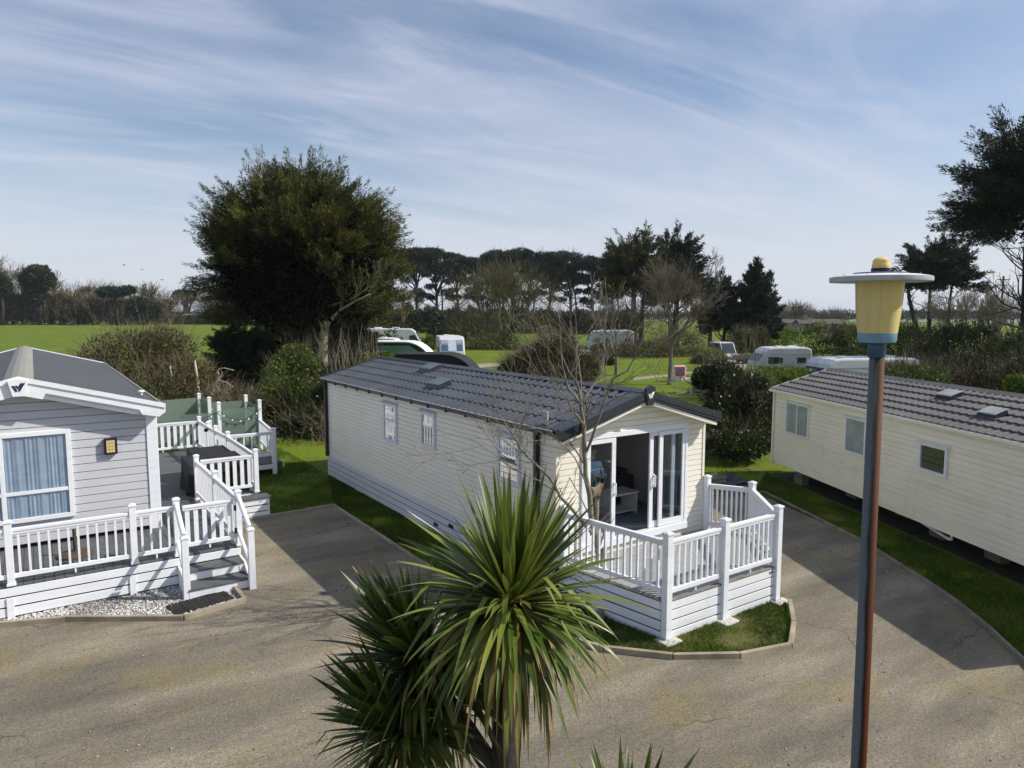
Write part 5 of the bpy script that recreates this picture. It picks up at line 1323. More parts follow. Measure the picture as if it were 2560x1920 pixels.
# hedge bank behind the decks: everything here stands 26-34 m ahead
shrub('bramble_thicket', 'tangled olive-brown thicket with a few bare shoots behind the grey caravan', 'shrub',
      blobs_px([(330, 900, 120, 75, 33, 3), (410, 885, 80, 68, 34, 2), (230, 940, 85, 55, 31, 1.2), (470, 950, 65, 55, 31, 1.5), (390, 990, 110, 50, 29, 1.6), (165, 950, 50, 40, 31, .4)]),
      'bramble_leaf', 'dead_twig', 17000, .13, .07, 64, twigs=('twig_leafless', 6500, .6, .018), stem_r=.014)
shrub('leafy_shrub', 'bright green leafing shrub in front of the big cypress trunk', 'shrub',
      blobs_px([(725, 950, 70, 70, 31, 3), (690, 1000, 60, 60, 30, 2), (765, 1000, 55, 55, 30, 2), (740, 895, 45, 35, 31.5, 1), (790, 950, 35, 50, 31, 1)]),
      'shrub_leaf', 'twig_olive', 14000, .13, .075, 30, twigs=('twig_olive_leafless', 900, .5, .014))
shrub('bramble_bank', 'low rough bank of brambles and grass between the glass screen and the cream caravan', 'shrub',
      blobs_px([(650, 1050, 60, 50, 30, 2), (720, 1080, 70, 45, 29, 2), (790, 1080, 60, 55, 28.5, 2), (700, 1130, 90, 28, 27, 1.5), (800, 1140, 50, 30, 26.5, 1)], 1.2),
      'ivy_leaf', 'twig_brown', 20000, .11, .07, 20, twigs=('twig_leafless', 2200, .5, .014))
shrub('ivy_bush', 'dark ivy-clad bush against the far corner of the cream caravan', 'shrub',
      blobs_px([(815, 1010, 35, 60, 29.5, 2), (840, 960, 40, 50, 31, 2), (880, 920, 50, 35, 33, 1.5), (835, 1090, 25, 50, 27.5, 1)]),
      'ivy_leaf', 'twig_brown', 9000, .12, .07, 16, twigs=('twig_leafless', 900, .7, .014))
def whips(label, px0, px1, pyb, pyt, d, n, seed):
    random.seed(seed); p = G((px0+px1)/2, d); t = thing('bare_shoots', label, 'shrub', tuple(p)); segs = []
    for i in range(n):
        b = V(random.uniform(px0, px1), pyb, d+random.uniform(-1, 1)); h = (V(0, pyt, d).z-b.z)*random.uniform(.55, 1.1)
        grow(segs, b, Vector((random.gauss(0, .12), random.gauss(0, .12), 1)), .013, h, 1, 2, .07, .05, .35, .5, 6, .004)
    seg_mesh('stems', segs, 'twig_grey', t, 4)
whips('pale upright leafless shoots sprouting behind the far gable of the cream caravan', 815, 960, 960, 850, 30, 34, 4)
whips('thin upright leafless shoots above the dark bush near the old cream caravan', 1750, 1900, 960, 850, 27, 26, 5)
def stump():
    p = G(470, 30); t = thing('tree_stump', 'broken tangled tree stump with torn pale wood behind the glass screen', 'stump', tuple(p)); random.seed(3)
    for x, y0, y1, r in ((425, 1000, 915, .07), (487, 1010, 900, .09), (450, 1010, 950, .14), (470, 1015, 965, .16)):
        a = V(x+8, y0, 30); b_ = V(x, y1, 30); MB().tube([Vector((a.x, a.y, 0)), a, a.lerp(b_, .5)+Vector((.05, .03, 0)), b_], [r*1.5, r, r*.8, r*.35], 8).build('split_trunk', 'dead_wood' if r < .1 else 'bark_red', t, smooth=True)
    segs = []
    for k in range(44):
        q = V(random.uniform(400, 530), random.uniform(960, 1040), 30+random.uniform(-.8, .8)); grow(segs, q, Vector((random.gauss(0, 1), random.gauss(0, 1), random.gauss(.5, .5))), .022, 1.2, 2, 2, .3, 0, .6, .9, 4, .004)
    seg_mesh('tangle', segs, 'bark_red', t, 4)
    t = thing('fallen_branch', 'pale twisted dead branch rising behind the glass screen posts', 'branch', tuple(G(540, 29)))
    segs = []
    def pl(pts, r0, r1):
        P = [V(*q) for q in pts]
        for i in range(len(P)-1): segs.append((P[i][:], P[i+1][:], r0+(r1-r0)*i/(len(P)-1), r0+(r1-r0)*(i+1)/(len(P)-1)))
    pl([(528, 985, 29), (536, 965, 29), (545, 950, 29), (548, 938, 29), (543, 930, 29.1), (548, 922, 29.1), (560, 920, 29), (585, 926, 28.9)], .05, .02)
    pl([(545, 952, 29), (556, 934, 29), (553, 925, 29)], .03, .015); pl([(548, 952, 29), (565, 955, 28.9), (582, 968, 28.8), (560, 975, 28.8), (540, 985, 28.8)], .03, .015)
    pl([(590, 968, 28.9), (570, 978, 29), (545, 990, 29)], .03, .02); pl([(570, 976, 29), (558, 1000, 29), (545, 1010, 29)], .03, .02)
    seg_mesh('limb', segs, 'dead_wood', t, 6)
    b = Leaves(); 
    for k in range(5): b.blob(V(540+20*k, 1010, 29), (1.0, 1.0, .5), 260, .7, .02, .3, .6, .5)
    b.build('brushwood', 'twig_leafless', t)
stump()

shrub('ivy_bush', 'dark ivy undergrowth round the foot of the huge cypress', 'shrub',
      blobs_px([(700, 880, 70, 60, 48, 2), (800, 890, 60, 50, 48, 2), (880, 890, 60, 45, 48, 2), (620, 900, 60, 50, 47, 2), (750, 840, 90, 40, 49, 2)]),
      'ivy_leaf', 'twig_brown', 24000, .22, .12, 20, stem_r=.03, twigs=('twig_leafless', 1500, .9, .02))
# bushes between the cream caravan and the old caravan
shrub('ivy_bush', 'large dark ivy-clad bush between the two cream caravans', 'shrub',
      blobs_px([(1800, 960, 60, 60, 26, 3), (1870, 990, 60, 60, 25.5, 3), (1900, 1050, 45, 70, 24.5, 2), (1810, 1040, 60, 60, 25, 2), (1760, 950, 30, 35, 26, .8), (1840, 1110, 85, 38, 23.5, 2.5)]),
      'ivy_leaf', 'twig_brown', 26000, .10, .07, 40, twigs=('twig_leafless', 1500, .6, .013), shell=.45)
shrub('leafy_shrub', 'yellow-green shrub growing over the top of the dark bush near the old cream caravan', 'shrub',
      blobs_px([(1925, 940, 75, 20, 30, 2), (1985, 940, 55, 18, 30, 1.5), (1880, 950, 60, 22, 29, 1.2)]),
      'hedge_light', 'twig_olive', 5200, .15, .08, 16, twigs=('twig_olive_leafless', 500, .6, .014))
t_ = thing('fallen_branch', 'long crooked bare branch reaching from the dark bush over the grass', 'branch', tuple(G(1700, 26))); segs = []
P_ = [V(*q) for q in ((1775, 980, 25.6), (1745, 977, 25.5), (1720, 982, 25.4), (1695, 985, 25.3), (1675, 992, 25.2))]
for i in range(4): segs.append((P_[i][:], P_[i+1][:], .06-.009*i, .051-.009*i))
random.seed(8)
for i in range(1, 5): grow(segs, P_[i], Vector((random.gauss(-.3, .4), random.gauss(0, .4), .5)), .02, 1.0, 2, 3, .25, .05, .6, .8, 4, .004)
seg_mesh('limb', segs, 'bark_grey', t_, 5)
shrub('ivy_bush', 'round brown-tipped bush behind the roof ridge of the cream caravan', 'shrub',
      blobs_px([(1370, 900, 75, 50, 38, 3), (1310, 920, 45, 40, 37, 1.5), (1420, 920, 50, 45, 37.5, 1.5), (1390, 950, 85, 30, 36, 2), (1400, 860, 40, 25, 39, .7), (1285, 930, 40, 32, 37, 1.2), (1455, 925, 45, 40, 37, 1.3)]),
      'bush_leaf', 'twig_brown', 19000, .15, .08, 26, twigs=('twig_leafless', 6200, .75, .018))

def hedge(name, label, pts, leaf, n, l, w, twig=None, group=None, rough=.5):
    """pts: (px, dist, height, thickness) along the run"""
    t = thing(name, label, 'hedge', tuple(G(pts[0][0], pts[0][1])), 0, group); lv = Leaves(); tw = Leaves()
    W = [(G(p[0], p[1]), p[2], p[3]) for p in pts]; L = [(b[0]-a[0]).length for a, b in zip(W, W[1:])]; tot = sum(L)
    for (a, ha, ta), (b, hb, tb), ln in zip(W, W[1:], L):
        m = int(n*ln/tot); s = rng.random(m); d = np.array((b-a).normalized()); nn = np.cross(d, [0, 0, 1])
        base = np.array(a)+(np.array(b)-np.array(a))*s[:, None]; h = ha+(hb-ha)*s; th = ta+(tb-ta)*s
        u = s*ln; bump = 1+.13*np.sin(u*1.1+ha)+.09*np.sin(u*2.7+1)+.07*np.sin(u*6.1)
        zt = rng.random(m)**.85; zt[rng.random(m) < .22] = 1; rr = 1-.55*rng.random(m)**2.0; sg = np.where(rng.random(m) < .5, -1., 1.)
        off = sg*th*.5*np.sqrt(np.maximum(.02, 1-zt**3.5))*rr*(1+.2*np.sin(u*1.9)); top_ = zt > .999; off[top_] = rng.uniform(-.5, .5, top_.sum())*th[top_]*.8
        zz = zt*h*bump*np.where(top_, rng.uniform(.86, 1.04, m), 1); a_ = np.arctan2(zt+.1, sg*(1.15-zt))
        c = base+nn*off[:, None]+np.array([0, 0, 1])*zz[:, None]
        dr = nn*np.cos(a_)[:, None]+np.array([0, 0, 1])*(np.sin(a_)+.2)[:, None]+rng.normal(size=(m, 3))*rough
        lv.add(c, dr, l*rng.uniform(.6, 1.4, m), w*rng.uniform(.7, 1.3, m))
        if twig:
            k = rng.random(m) < twig[1]; tw.add(c[k], dr[k]*.6+np.array([0, 0, .8]), twig[2]*rng.uniform(.5, 1.3, k.sum()), twig[3])
    lv.build('foliage', leaf, t)
    if twig: tw.build('twigs', twig[0], t)
    return t

# ================================================================== TREES
def cypress(name, label, px, dist, py_top, py_bot, halfw, leaf='cypress_leaf', nb=150, plumes=11, per=55, ll=.24, lw=.055, seed=1, front_bare=False, stems=((0, 0, .45),), lift=.35, cone=0.0, lowcut=-.55, r0=.40, trunk='bark_dark', limb_n=30, bsize=.30, fill=1.0, cat='tree', group=None, rag=.13, limbm='bark_dark', full=.25, frad=.66):
    """crown of many upswept boughs, each a flattened spray of small plumes, round a dark inner mass"""
    global rng
    rng = np.random.default_rng(seed); random.seed(seed)
    k = mpp(dist); c = V(px, (py_top+py_bot)/2, dist); rx = halfw*k; rz = (py_bot-py_top)/2*k
    b = G(px, dist); t = thing(name, label, cat, (b.x, b.y, 0), 0, group); lv = Leaves(); segs = []
    cn = np.array(c); fw = np.array(FWD); Zv = np.array([0, 0, 1.])
    cnt = 0; i = 0
    def shape(q): return np.array([rx, rx, rz])*np.array([(1-cone*max(0, q[2]))*(1+full*max(0, -q[2])**1.3)]*2+[1])
    while cnt < nb:
        i += 1; zq = 1-2*((i*.754877666+.37*rng.random()) % 1); a = i*2.39996+rng.normal(0, .25)
        if zq < lowcut: continue
        h = math.sqrt(max(0, 1-zq*zq)); q = np.array([h*math.cos(a), h*math.sin(a), zq])
        if front_bare and q@(-fw) > .30 and zq < .10 and rng.random() < .92: continue
        if front_bare and q@(-fw) > -.15 and zq < -.30 and q@np.array(RGT) > -.35 and rng.random() < .9: continue
        S = shape(q); R1 = rng.uniform(1-rag*2.2, 1+rag*.5); side = unit(np.cross(q, Zv)+1e-6); up = unit(np.cross(side, q))
        bs = bsize*rx*rng.uniform(.7, 1.25); out = unit(q*np.array([1, 1, .55])+Zv*lift)
        tip = cn+q*S*R1
        root = cn+q*S*r0-Zv*rz*.12
        for j in range(plumes):
            s = rng.random()**.6; base = root+(tip-root)*s+Zv*(lift*.12*rz*(s*s-s))
            lat = rng.normal(0, .5)*bs*(.35+.8*s*(1.25-s)); p = base+side*lat+up*rng.normal(0, .12)*bs-out*abs(lat)*.35
            ax = out+side*lat/bs*.55+rng.normal(size=3)*.16
            pl = bs*rng.uniform(.45, .85)*(1.15 if s > .8 else 1)
            lv.plume(p-unit(ax)*pl*.35, ax, pl, bs*.20*rng.uniform(.7, 1.3), per, ll, lw, .55)
        # leading tip
        lv.plume(tip-out*bs*.2, out+rng.normal(size=3)*.1, bs*rng.uniform(.6, 1.1), bs*.11, per, ll, lw*.8, .4); cnt += 1
    lv.build('crown', leaf, t)
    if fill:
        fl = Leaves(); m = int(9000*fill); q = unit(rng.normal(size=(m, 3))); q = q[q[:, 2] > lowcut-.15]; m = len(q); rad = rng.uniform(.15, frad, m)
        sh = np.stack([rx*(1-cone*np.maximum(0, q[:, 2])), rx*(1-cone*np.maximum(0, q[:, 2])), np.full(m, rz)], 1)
        fl.add(cn+q*sh*rad[:, None], q+rng.normal(size=(m, 3))*.6, rx*.07*rng.uniform(.6, 1.3, m), rx*.035*rng.uniform(.6, 1.3, m)); fl.build('inner_foliage', 'cypress_inner_shade', t)
    for dx, dy, r in stems:
        p0 = b+RGT*dx+FWD*dy; top = Vector(c)+RGT*dx*1.8+Vector((0, 0, rz*.45))
        pts = [Vector((p0.x, p0.y, 0)), p0.lerp(top, .25)+RGT*random.uniform(-.2, .2), p0.lerp(top, .6)+RGT*random.uniform(-.3, .3), top]
        mb = MB(); mb.tube(pts, [r*1.2, r*.85, r*.55, r*.18], 10); mb.build('trunk', trunk, t, smooth=True)
        for j in range(limb_n//len(stems)):
            s = random.uniform(.15, .75); q = p0.lerp(top, s); az = random.uniform(0, 6.28)
            d = Vector((math.cos(az), math.sin(az), random.uniform(.2, .9)))
            if front_bare and random.random() < .6: d = (-FWD*random.uniform(.4, 1)+RGT*random.uniform(-.9, .9)+Vector((0, 0, random.uniform(.1, .7))))
            grow(segs, q, d, r*.24*(1-s*.6), rx*random.uniform(.26, .40), 2, 4 if front_bare else 3, .13, .05, .62, .6, 5, .010)
    seg_mesh('limbs', segs, limbm, t, 5)
    return t
# ---- the big one
cypress('cypress_tree', 'huge rounded cypress with olive-tipped foliage, the largest tree behind the caravans', 762, 46, 428, 872, 244, nb=430, plumes=13, per=100, ll=.21, lw=.038, seed=3, front_bare=True,
        stems=((1.0, -.3, .40), (.1, .3, .30), (-1.0, .6, .26)), lift=.38, lowcut=-.78, limb_n=110, bsize=.25, fill=3.5, trunk='bark_pale', limbm='bark_brown', rag=.085, full=.38, frad=.80)
def limb_detail():
    t = thing('leaning_trunk', 'pale forked trunk of a younger tree leaning right beside the big cypress trunk', 'tree', tuple(G(808, 45)))
    a = G(806, 44.6); MB().tube([a, V(806, 880, 44.6), V(812, 820, 44.5), V(800, 775, 44.4), V(800, 720, 44.4)], [.36, .30, .26, .22, .14], 10).build('trunk', 'bark_pale', t, smooth=True)
    MB().tube([V(808, 835, 44.5), V(826, 800, 44), V(850, 775, 43.6), V(890, 752, 43), V(925, 735, 42.6)], [.12, .11, .08, .06, .03], 8).build('limb', 'bark_pale', t, smooth=True)
    MB().tube([V(806, 770, 44.4), V(850, 757, 44), V(890, 742, 43.5), V(925, 715, 43)], [.09, .07, .05, .025], 8).build('limb', 'bark_pale', t, smooth=True)
    segs = []; random.seed(5)
    for q in ((850, 775, 43.6), (885, 755, 43), (870, 750, 43.4), (920, 738, 42.8), (850, 757, 44), (915, 722, 43.2)):
        for k in range(2): grow(segs, V(*q), RGT*.5-FWD*.3+Vector((0, 0, random.uniform(.0, .9))), .035, 1.3, 3, 3, .16, .05, .62, .6, 5, .010)
    seg_mesh('twigs', segs, 'bark_green', t, 4)
limb_detail()
cypress('cypress_tree', 'smaller green cypress tucked under the right side of the huge rounded cypress', 878, 50, 690, 915, 58, nb=90, plumes=9, per=45, seed=8, lowcut=-.9, limb_n=10, bsize=.38)
cypress('cypress_tree', 'dark drooping cypress low on the left side of the huge rounded cypress', 600, 44, 800, 985, 72, 'cypress_dark', nb=100, plumes=9, per=45, seed=9, lowcut=-.9, limb_n=10, bsize=.36, lift=.15)
# ---- right edge
cypress('cypress_tree', 'tall dark cypress cut off by the right edge of the photograph', 2610, 42, 262, 705, 205, 'cypress_dark', nb=210, plumes=12, per=55, seed=14, lowcut=-.62, limb_n=60, stems=((.8, 0, .5), (-.4, .5, .3)), lift=.12, r0=.35, bsize=.30, fill=.7, rag=.2)
cypress('cypress_tree', 'dark windswept cypress with bare lower trunks behind the street lamp', 2345, 88, 600, 790, 100, 'cypress_dark', nb=90, plumes=10, per=48, ll=.5, lw=.12, seed=15, lowcut=-.30, limb_n=40, stems=((-2.2, 0, .35), (-.6, .5, .3), (1.2, .2, .25)), lift=.2, cone=.25, r0=.3, bsize=.34, fill=.6, rag=.22)
# ---- group right of centre
cypress('cypress_tree', 'broad tiered cypress with spreading tips, left of the taller dark pair', 1585, 95, 582, 800, 80, nb=80, plumes=10, per=50, ll=.5, lw=.12, seed=16, lowcut=-.6, limb_n=36, lift=.30, stems=((0, 0, .5), (1, .5, .35)), r0=.25, bsize=.36, fill=.7, rag=.25)
cypress('cypress_tree', 'dark cypress with a pointed top behind the grey leafless tree', 1690, 100, 566, 810, 80, 'cypress_dark', nb=100, plumes=10, per=48, ll=.5, lw=.12, seed=17, lowcut=-.7, limb_n=24, cone=.45, stems=((0, 0, .5),), r0=.3, bsize=.34, rag=.2)
cypress('cypress_tree', 'dark green conical cypress at the right end of the far clump', 1885, 86, 652, 880, 48, 'cypress_dark', nb=85, plumes=9, per=45, ll=.42, lw=.10, seed=18, lowcut=-.8, limb_n=16, cone=.5, trunk='bark_red', bsize=.42)
cypress('cypress_tree', 'dark shaggy cypress left of the conical one in the far clump', 1800, 88, 680, 880, 55, 'cypress_dark', nb=70, plumes=9, per=45, ll=.42, lw=.10, seed=19, lowcut=-.6, limb_n=30, cone=.2, trunk='bark_red', stems=((-1, 0, .3), (.6, .4, .3), (1.8, 0, .25)), bsize=.40, rag=.2, fill=.7)
cypress('cypress_tree', 'slim dark cypress on the right flank of the conical one in the far clump', 1918, 90, 692, 885, 30, 'cypress_dark', nb=50, plumes=9, per=40, ll=.42, lw=.10, seed=20, lowcut=-.8, limb_n=8, cone=.3, trunk='bark_red', bsize=.5)

def pine(label, px, dist, py_top, halfw, seed, lean=0.0, clumps=8, low=3, group='tall pines in the far row'):
    global rng
    rng = np.random.default_rng(seed); random.seed(seed); k = mpp(dist)
    b = G(px, dist); H = V(px, py_top, dist).z; w = halfw*k
    t = thing('pine_tree', label, 'pine', (b.x, b.y, 0), 0, group); lv = Leaves(); segs = []
    def stem(dx0, top, r):
        pts = []
        for i in range(7):
            s = i/6; p = b+RGT*(dx0+lean*s*s*w+.35*math.sin(s*5+seed))+FWD*(.3*math.cos(s*4+seed)); p.z = top*s; pts.append(p)
        MB().tube(pts, [r*(1-.68*i/6) for i in range(7)], 8).build('trunk', 'bark_dark', t, smooth=True); return pts
    pts = stem(0, H*.86, .48)
    if seed % 2: stem(1.4, H*.7, .3)
    for j in range(clumps+low):
        if j < clumps:
            a = random.uniform(0, 6.28); rr = w*math.sqrt((j+.3)/clumps)*.85; z = H-1.2-random.uniform(0, 1)*(.16*H+.22*H*(rr/w)); r = random.uniform(.32, .56)*w
        else:
            a = random.uniform(0, 6.28); rr = w*random.uniform(.3, .85); z = H*random.uniform(.36, .74); r = random.uniform(.18, .32)*w
        p = pts[-1].copy(); p += RGT*(math.cos(a)*rr)+FWD*(math.sin(a)*rr*.8); p.z = z
        rv = np.array([r, r, r*.50])
        lv.blob(p, rv, 900 if j < clumps else 420, .62, .15, .30, .6, .6)
        # limb up to the clump
        s0 = random.uniform(.45, .8) if j < clumps else max(.3, z/H/.86-.12); q = pts[min(5, int(s0*6))].lerp(pts[min(6, int(s0*6)+1)], s0*6 % 1)
        mid = q.lerp(p, .5)+Vector((0, 0, -.08*(p-q).length)); segs.append((q[:], mid[:], .17, .12)); segs.append((mid[:], (p-Vector((0, 0, r*.2)))[:], .12, .06))
        for e in range(4): grow(segs, mid.lerp(p, .5+.12*e), (p-q)+Vector((random.gauss(0, 2), random.gauss(0, 2), random.gauss(.5, 1))), .06, r*.9, 1, 3, .2, .05, .6, .8, 3, .02)
    for j in range(5):
        s = random.uniform(.35, .6); q = pts[int(s*6)]; grow(segs, q, RGT*random.uniform(-1, 1)+FWD*random.uniform(-.5, .5)+Vector((0, 0, random.uniform(-.1, .4))), .09, w*.6, 2, 3, .22, .02, .6, .8, 4, .02)
    lv.build('crown', 'pine_leaf', t); seg_mesh('limbs', segs, 'bark_dark', t, 5)
PN = [(1042, 176, 622, 46, 'leftmost tall pine of the far row, half behind the huge cypress', -.2), (1088, 180, 619, 42, 'tall flat-topped pine with a straight dark trunk, second from the huge cypress', .1), (1142, 186, 628, 44, 'tall pine of the far row above the left side of the bare round tree', .2), (1198, 196, 645, 38, 'lower pine filling the dip in the far row', 0),
      (1262, 182, 614, 46, 'highest pine of the far row, above the crown of the bare round tree', -.1), (1322, 184, 618, 40, 'tall pine of the far row just right of the highest one', .1), (1372, 186, 628, 38, 'pine with twin trunks near the middle of the far row', .25), (1425, 182, 627, 42, 'pine of the far row right of the twin-trunked one', -.2),
      (1478, 180, 630, 42, 'pine with drooping lower limbs, second from the right of the far row', .1), (1530, 170, 628, 40, 'rightmost pine of the far row beside the tiered cypress', .15)]
for i, (px, d, yt, hw, lab, ln) in enumerate(PN): pine(lab, px, d, yt+(i*37 % 11)-5, hw*(1.1+.12*math.sin(i*2.3)), 30+i, ln, 16+i % 4, 8+i % 5)

def bare_tree(label, px, dist, py_top, halfw, seed, m='twig_grey', r=.2, depth=5, nch=4, fork=.28, stems=3, name='bare_tree', group=None, twig=None, up=.1, zb=0.0, wide=.75):
    global rng
    random.seed(seed); rng = np.random.default_rng(seed); k = mpp(dist); b = G(px, dist); H = V(px, py_top, dist).z; w = halfw*k
    t = thing(name, label, 'tree', (b.x, b.y, 0), 0, group); segs = []
    hf = H*fork; p = b.copy(); q = Vector((b.x+random.gauss(0, .1), b.y+random.gauss(0, .1), hf)); segs.append((p[:], p.lerp(q, .5)[:], r*1.25, r)); segs.append((p.lerp(q, .5)[:], q[:], r, r*.85))
    ln = (H-hf)*.50
    for s in range(stems):
        a = s*6.283/stems+random.uniform(-.4, .4); sp = w/max(H-hf, .1)*.9
        d = RGT*math.cos(a)*sp*wide+FWD*math.sin(a)*sp*wide+Vector((0, 0, 1))
        grow(segs, q, d, r*.62, ln*.82, depth-1, nch, .13, up, .66, .62*(.5+.5*wide), 5, .011*dist/60)
    seg_mesh('branches', segs, m, t, 4)
    if twig:
        lv = Leaves(); c = b+Vector((0, 0, hf+(H-hf)*.52)); lv.blob(c, (w, w, (H-hf)*.52), twig[1], twig[2], twig[3], .35, .8, .55); lv.build('twigs', twig[0], t)
bare_tree('wide round leafless tree with mossy branches in front of the far pines', 1262, 100, 668, 150, 51, 'twig_olive', .42, 6, 4, .10, 6, twig=('twig_olive_leafless', 5200, 1.5, .035))
bare_tree('grey leafless tree beside the red and white water point', 1679, 48.4, 668, 88, 52, 'twig_grey', .19, 6, 4, .30, 4, twig=('twig_leafless', 2600, .9, .018))
bare_tree('small leafless tree with a short dark trunk on the camp lawn', 1543, 55, 740, 75, 53, 'twig_grey', .16, 6, 3, .24, 4, twig=('twig_leafless', 1100, .9, .018))
bare_tree('leafless tree rising behind the dark pointed cypress', 1775, 110, 645, 60, 54, 'twig_grey', .25, 6, 3, .3, 4)
bare_tree('thin leafless tree at the left edge of the far pine row', 1005, 120, 720, 50, 55, 'twig_brown', .2, 6, 3, .3, 3)
bare_tree('distant leafless round tree on the skyline left of the street lamp', 1990, 260, 768, 42, 56, 'twig_brown', .5, 6, 4, .2, 5, twig=('twig_leafless', 1400, 3, .12))
bare_tree('distant leafless tree on the skyline just left of the lantern', 2085, 250, 786, 28, 57, 'twig_brown', .4, 5, 4, .2, 5, twig=('twig_leafless', 900, 3, .12))
for i, (px, d, yt, hw, lab) in enumerate(((2420, 72, 718, 50, 'pale leafless tree behind the right-hand hedge, left of three'), (2490, 70, 706, 55, 'pale leafless tree behind the right-hand hedge, middle of three'), (2555, 74, 722, 50, 'pale leafless tree behind the right-hand hedge, right of three'))):
    bare_tree(lab, px, d, yt, hw, 60+i, 'twig_grey', .16, 5, 4, .12, 6, group='leafless trees behind the right-hand hedge')

# ---- shrubs and hedges of the camp
shrub('leafy_shrub', 'brown leafless thicket at the foot of the wide round leafless tree', 'shrub', blobs_px([(1190, 850, 70, 55, 96, 2), (1240, 870, 60, 40, 94, 1.5), (1160, 820, 40, 30, 98, 1)]), 'bramble_leaf', 'twig_olive', 2600, .4, .14, 24, stem_r=.04, twigs=('twig_olive_leafless', 5200, 1.2, .04))
shrub('leafy_shrub', 'dark evergreen shrub between two far pine trunks', 'shrub', blobs_px([(1112, 815, 30, 32, 120, 1), (1095, 840, 30, 22, 118, 1)]), 'ivy_leaf', 'twig_brown', 3200, .4, .2, 0)
shrub('topiary_bush', 'small clipped round bush beside the front-facing touring caravan', 'shrub', blobs_px([(1075, 858, 14, 20, 70, 1)]), 'hedge_light', 'twig_brown', 2200, .14, .09, 0, shell=.85)
shrub('leafy_shrub', 'round green shrub in front of the far clump of cypresses', 'shrub', blobs_px([(1780, 893, 35, 22, 68, 2), (1750, 905, 22, 16, 68, 1)]), 'hedge_light', 'twig_olive', 2600, .22, .11, 8, twigs=('twig_leafless', 500, .8, .025))
shrub('leafy_shrub', 'dark low shrub beneath the small leafless tree on the camp lawn', 'shrub', blobs_px([(1515, 905, 20, 16, 66, 1), (1505, 880, 30, 22, 70, 1)]), 'ivy_leaf', 'twig_brown', 2400, .22, .12, 10, twigs=('twig_leafless', 700, .8, .025))
shrub('bramble_thicket', 'brown thicket under the grey leafless tree and far cypresses', 'shrub', blobs_px([(1620, 880, 70, 26, 78, 2), (1700, 870, 60, 40, 80, 2), (1560, 885, 40, 22, 80, 1)]), 'bramble_leaf', 'twig_brown', 4200, .3, .12, 20, stem_r=.03, twigs=('twig_leafless', 3200, 1.1, .03))
hedge('hedge', 'far dark green hedge running under the tall pines', [(880, 170, 5, 4), (1150, 165, 4.6, 4), (1420, 160, 4.2, 4), (1600, 150, 4, 4)], 'oak_leaf', 22000, .75, .4, ('twig_leafless', .3, 1.6, .06))
hedge('hedge', 'pale yellow-green hedge beyond the white touring caravan', [(1880, 92, 2.6, 3), (1960, 100, 2.4, 3), (2065, 96, 2.9, 3)], 'hedge_light', 6000, .3, .14)
hedge('hedge', 'brown-green shaggy hedge left of the white touring caravan', [(1850, 80, 2.9, 3), (1900, 84, 2.5, 3)], 'bramble_leaf', 3000, .3, .12, ('twig_leafless', .3, .9, .025))
hedge('hedge', 'tall dark hedge running along behind the old cream caravan', [(2055, 56, 3.5, 3.2), (2160, 52, 3.45, 3.2), (2300, 46, 3.5, 3.2), (2560, 38, 3.6, 3.2), (2900, 31, 3.6, 3)], 'hedge_dark', 62000, .14, .075, ('twig_leafless', .10, .8, .016))
hedge('bramble_bank', 'rough brown bramble strip at the foot of the tall dark hedge', [(2310, 38, 2.4, 2.5), (2430, 34, 2.5, 2.5), (2560, 30, 2.5, 2.5), (2900, 25, 2.4, 2)], 'bramble_dark', 30000, .12, .06, ('twig_leafless', .12, .7, .012))
shrub('leafy_shrub', 'pale flowering shrub at the right edge above the old caravan roof', 'shrub', blobs_px([(2545, 965, 30, 28, 26, 1)]), 'hedge_light', 'twig_olive', 1800, .12, .07, 6)
shrub('leafy_shrub', 'golden-leaved shrub peeping over the ridge of the old cream caravan', 'shrub', blobs_px([(2300, 940, 70, 26, 31, 2), (2240, 930, 40, 24, 32, 1)]), 'shrub_leaf', 'twig_brown', 3200, .13, .07, 10, twigs=('twig_leafless', 700, .8, .015))
hedge('hedge', 'low clipped dark hedge around the motorhome pitch by the huge cypress', [(905, 66, 2.6, 1.6), (975, 66, 2.7, 1.6), (990, 64, 2.7, 1.6)], 'hedge_leaf', 3000, .2, .1)
shrub('leafy_shrub', 'broad-leaved green bush in front of the green awning', 'shrub', blobs_px([(925, 895, 28, 12, 40, 1), (960, 890, 22, 10, 40, 1)]), 'hedge_light', 'twig_olive', 1500, .15, .09, 6)

for dst, hh, lab in ((430, 4.2, 'dark line of far hedges and copses beyond the camp field'), (760, 8.5, 'farthest hazy tree line below the hills')):
    o_ = hedge('hedge', lab, [(px_, dst, hh*(.8+.3*math.sin(px_*.013+dst)), 8) for px_ in range(-500, 3200, 260)], 'oak_leaf', 26000, 1.6, .9, ('twig_leafless', .3, 2.5, .2))
    if dst > 500: o_.location.z = -4
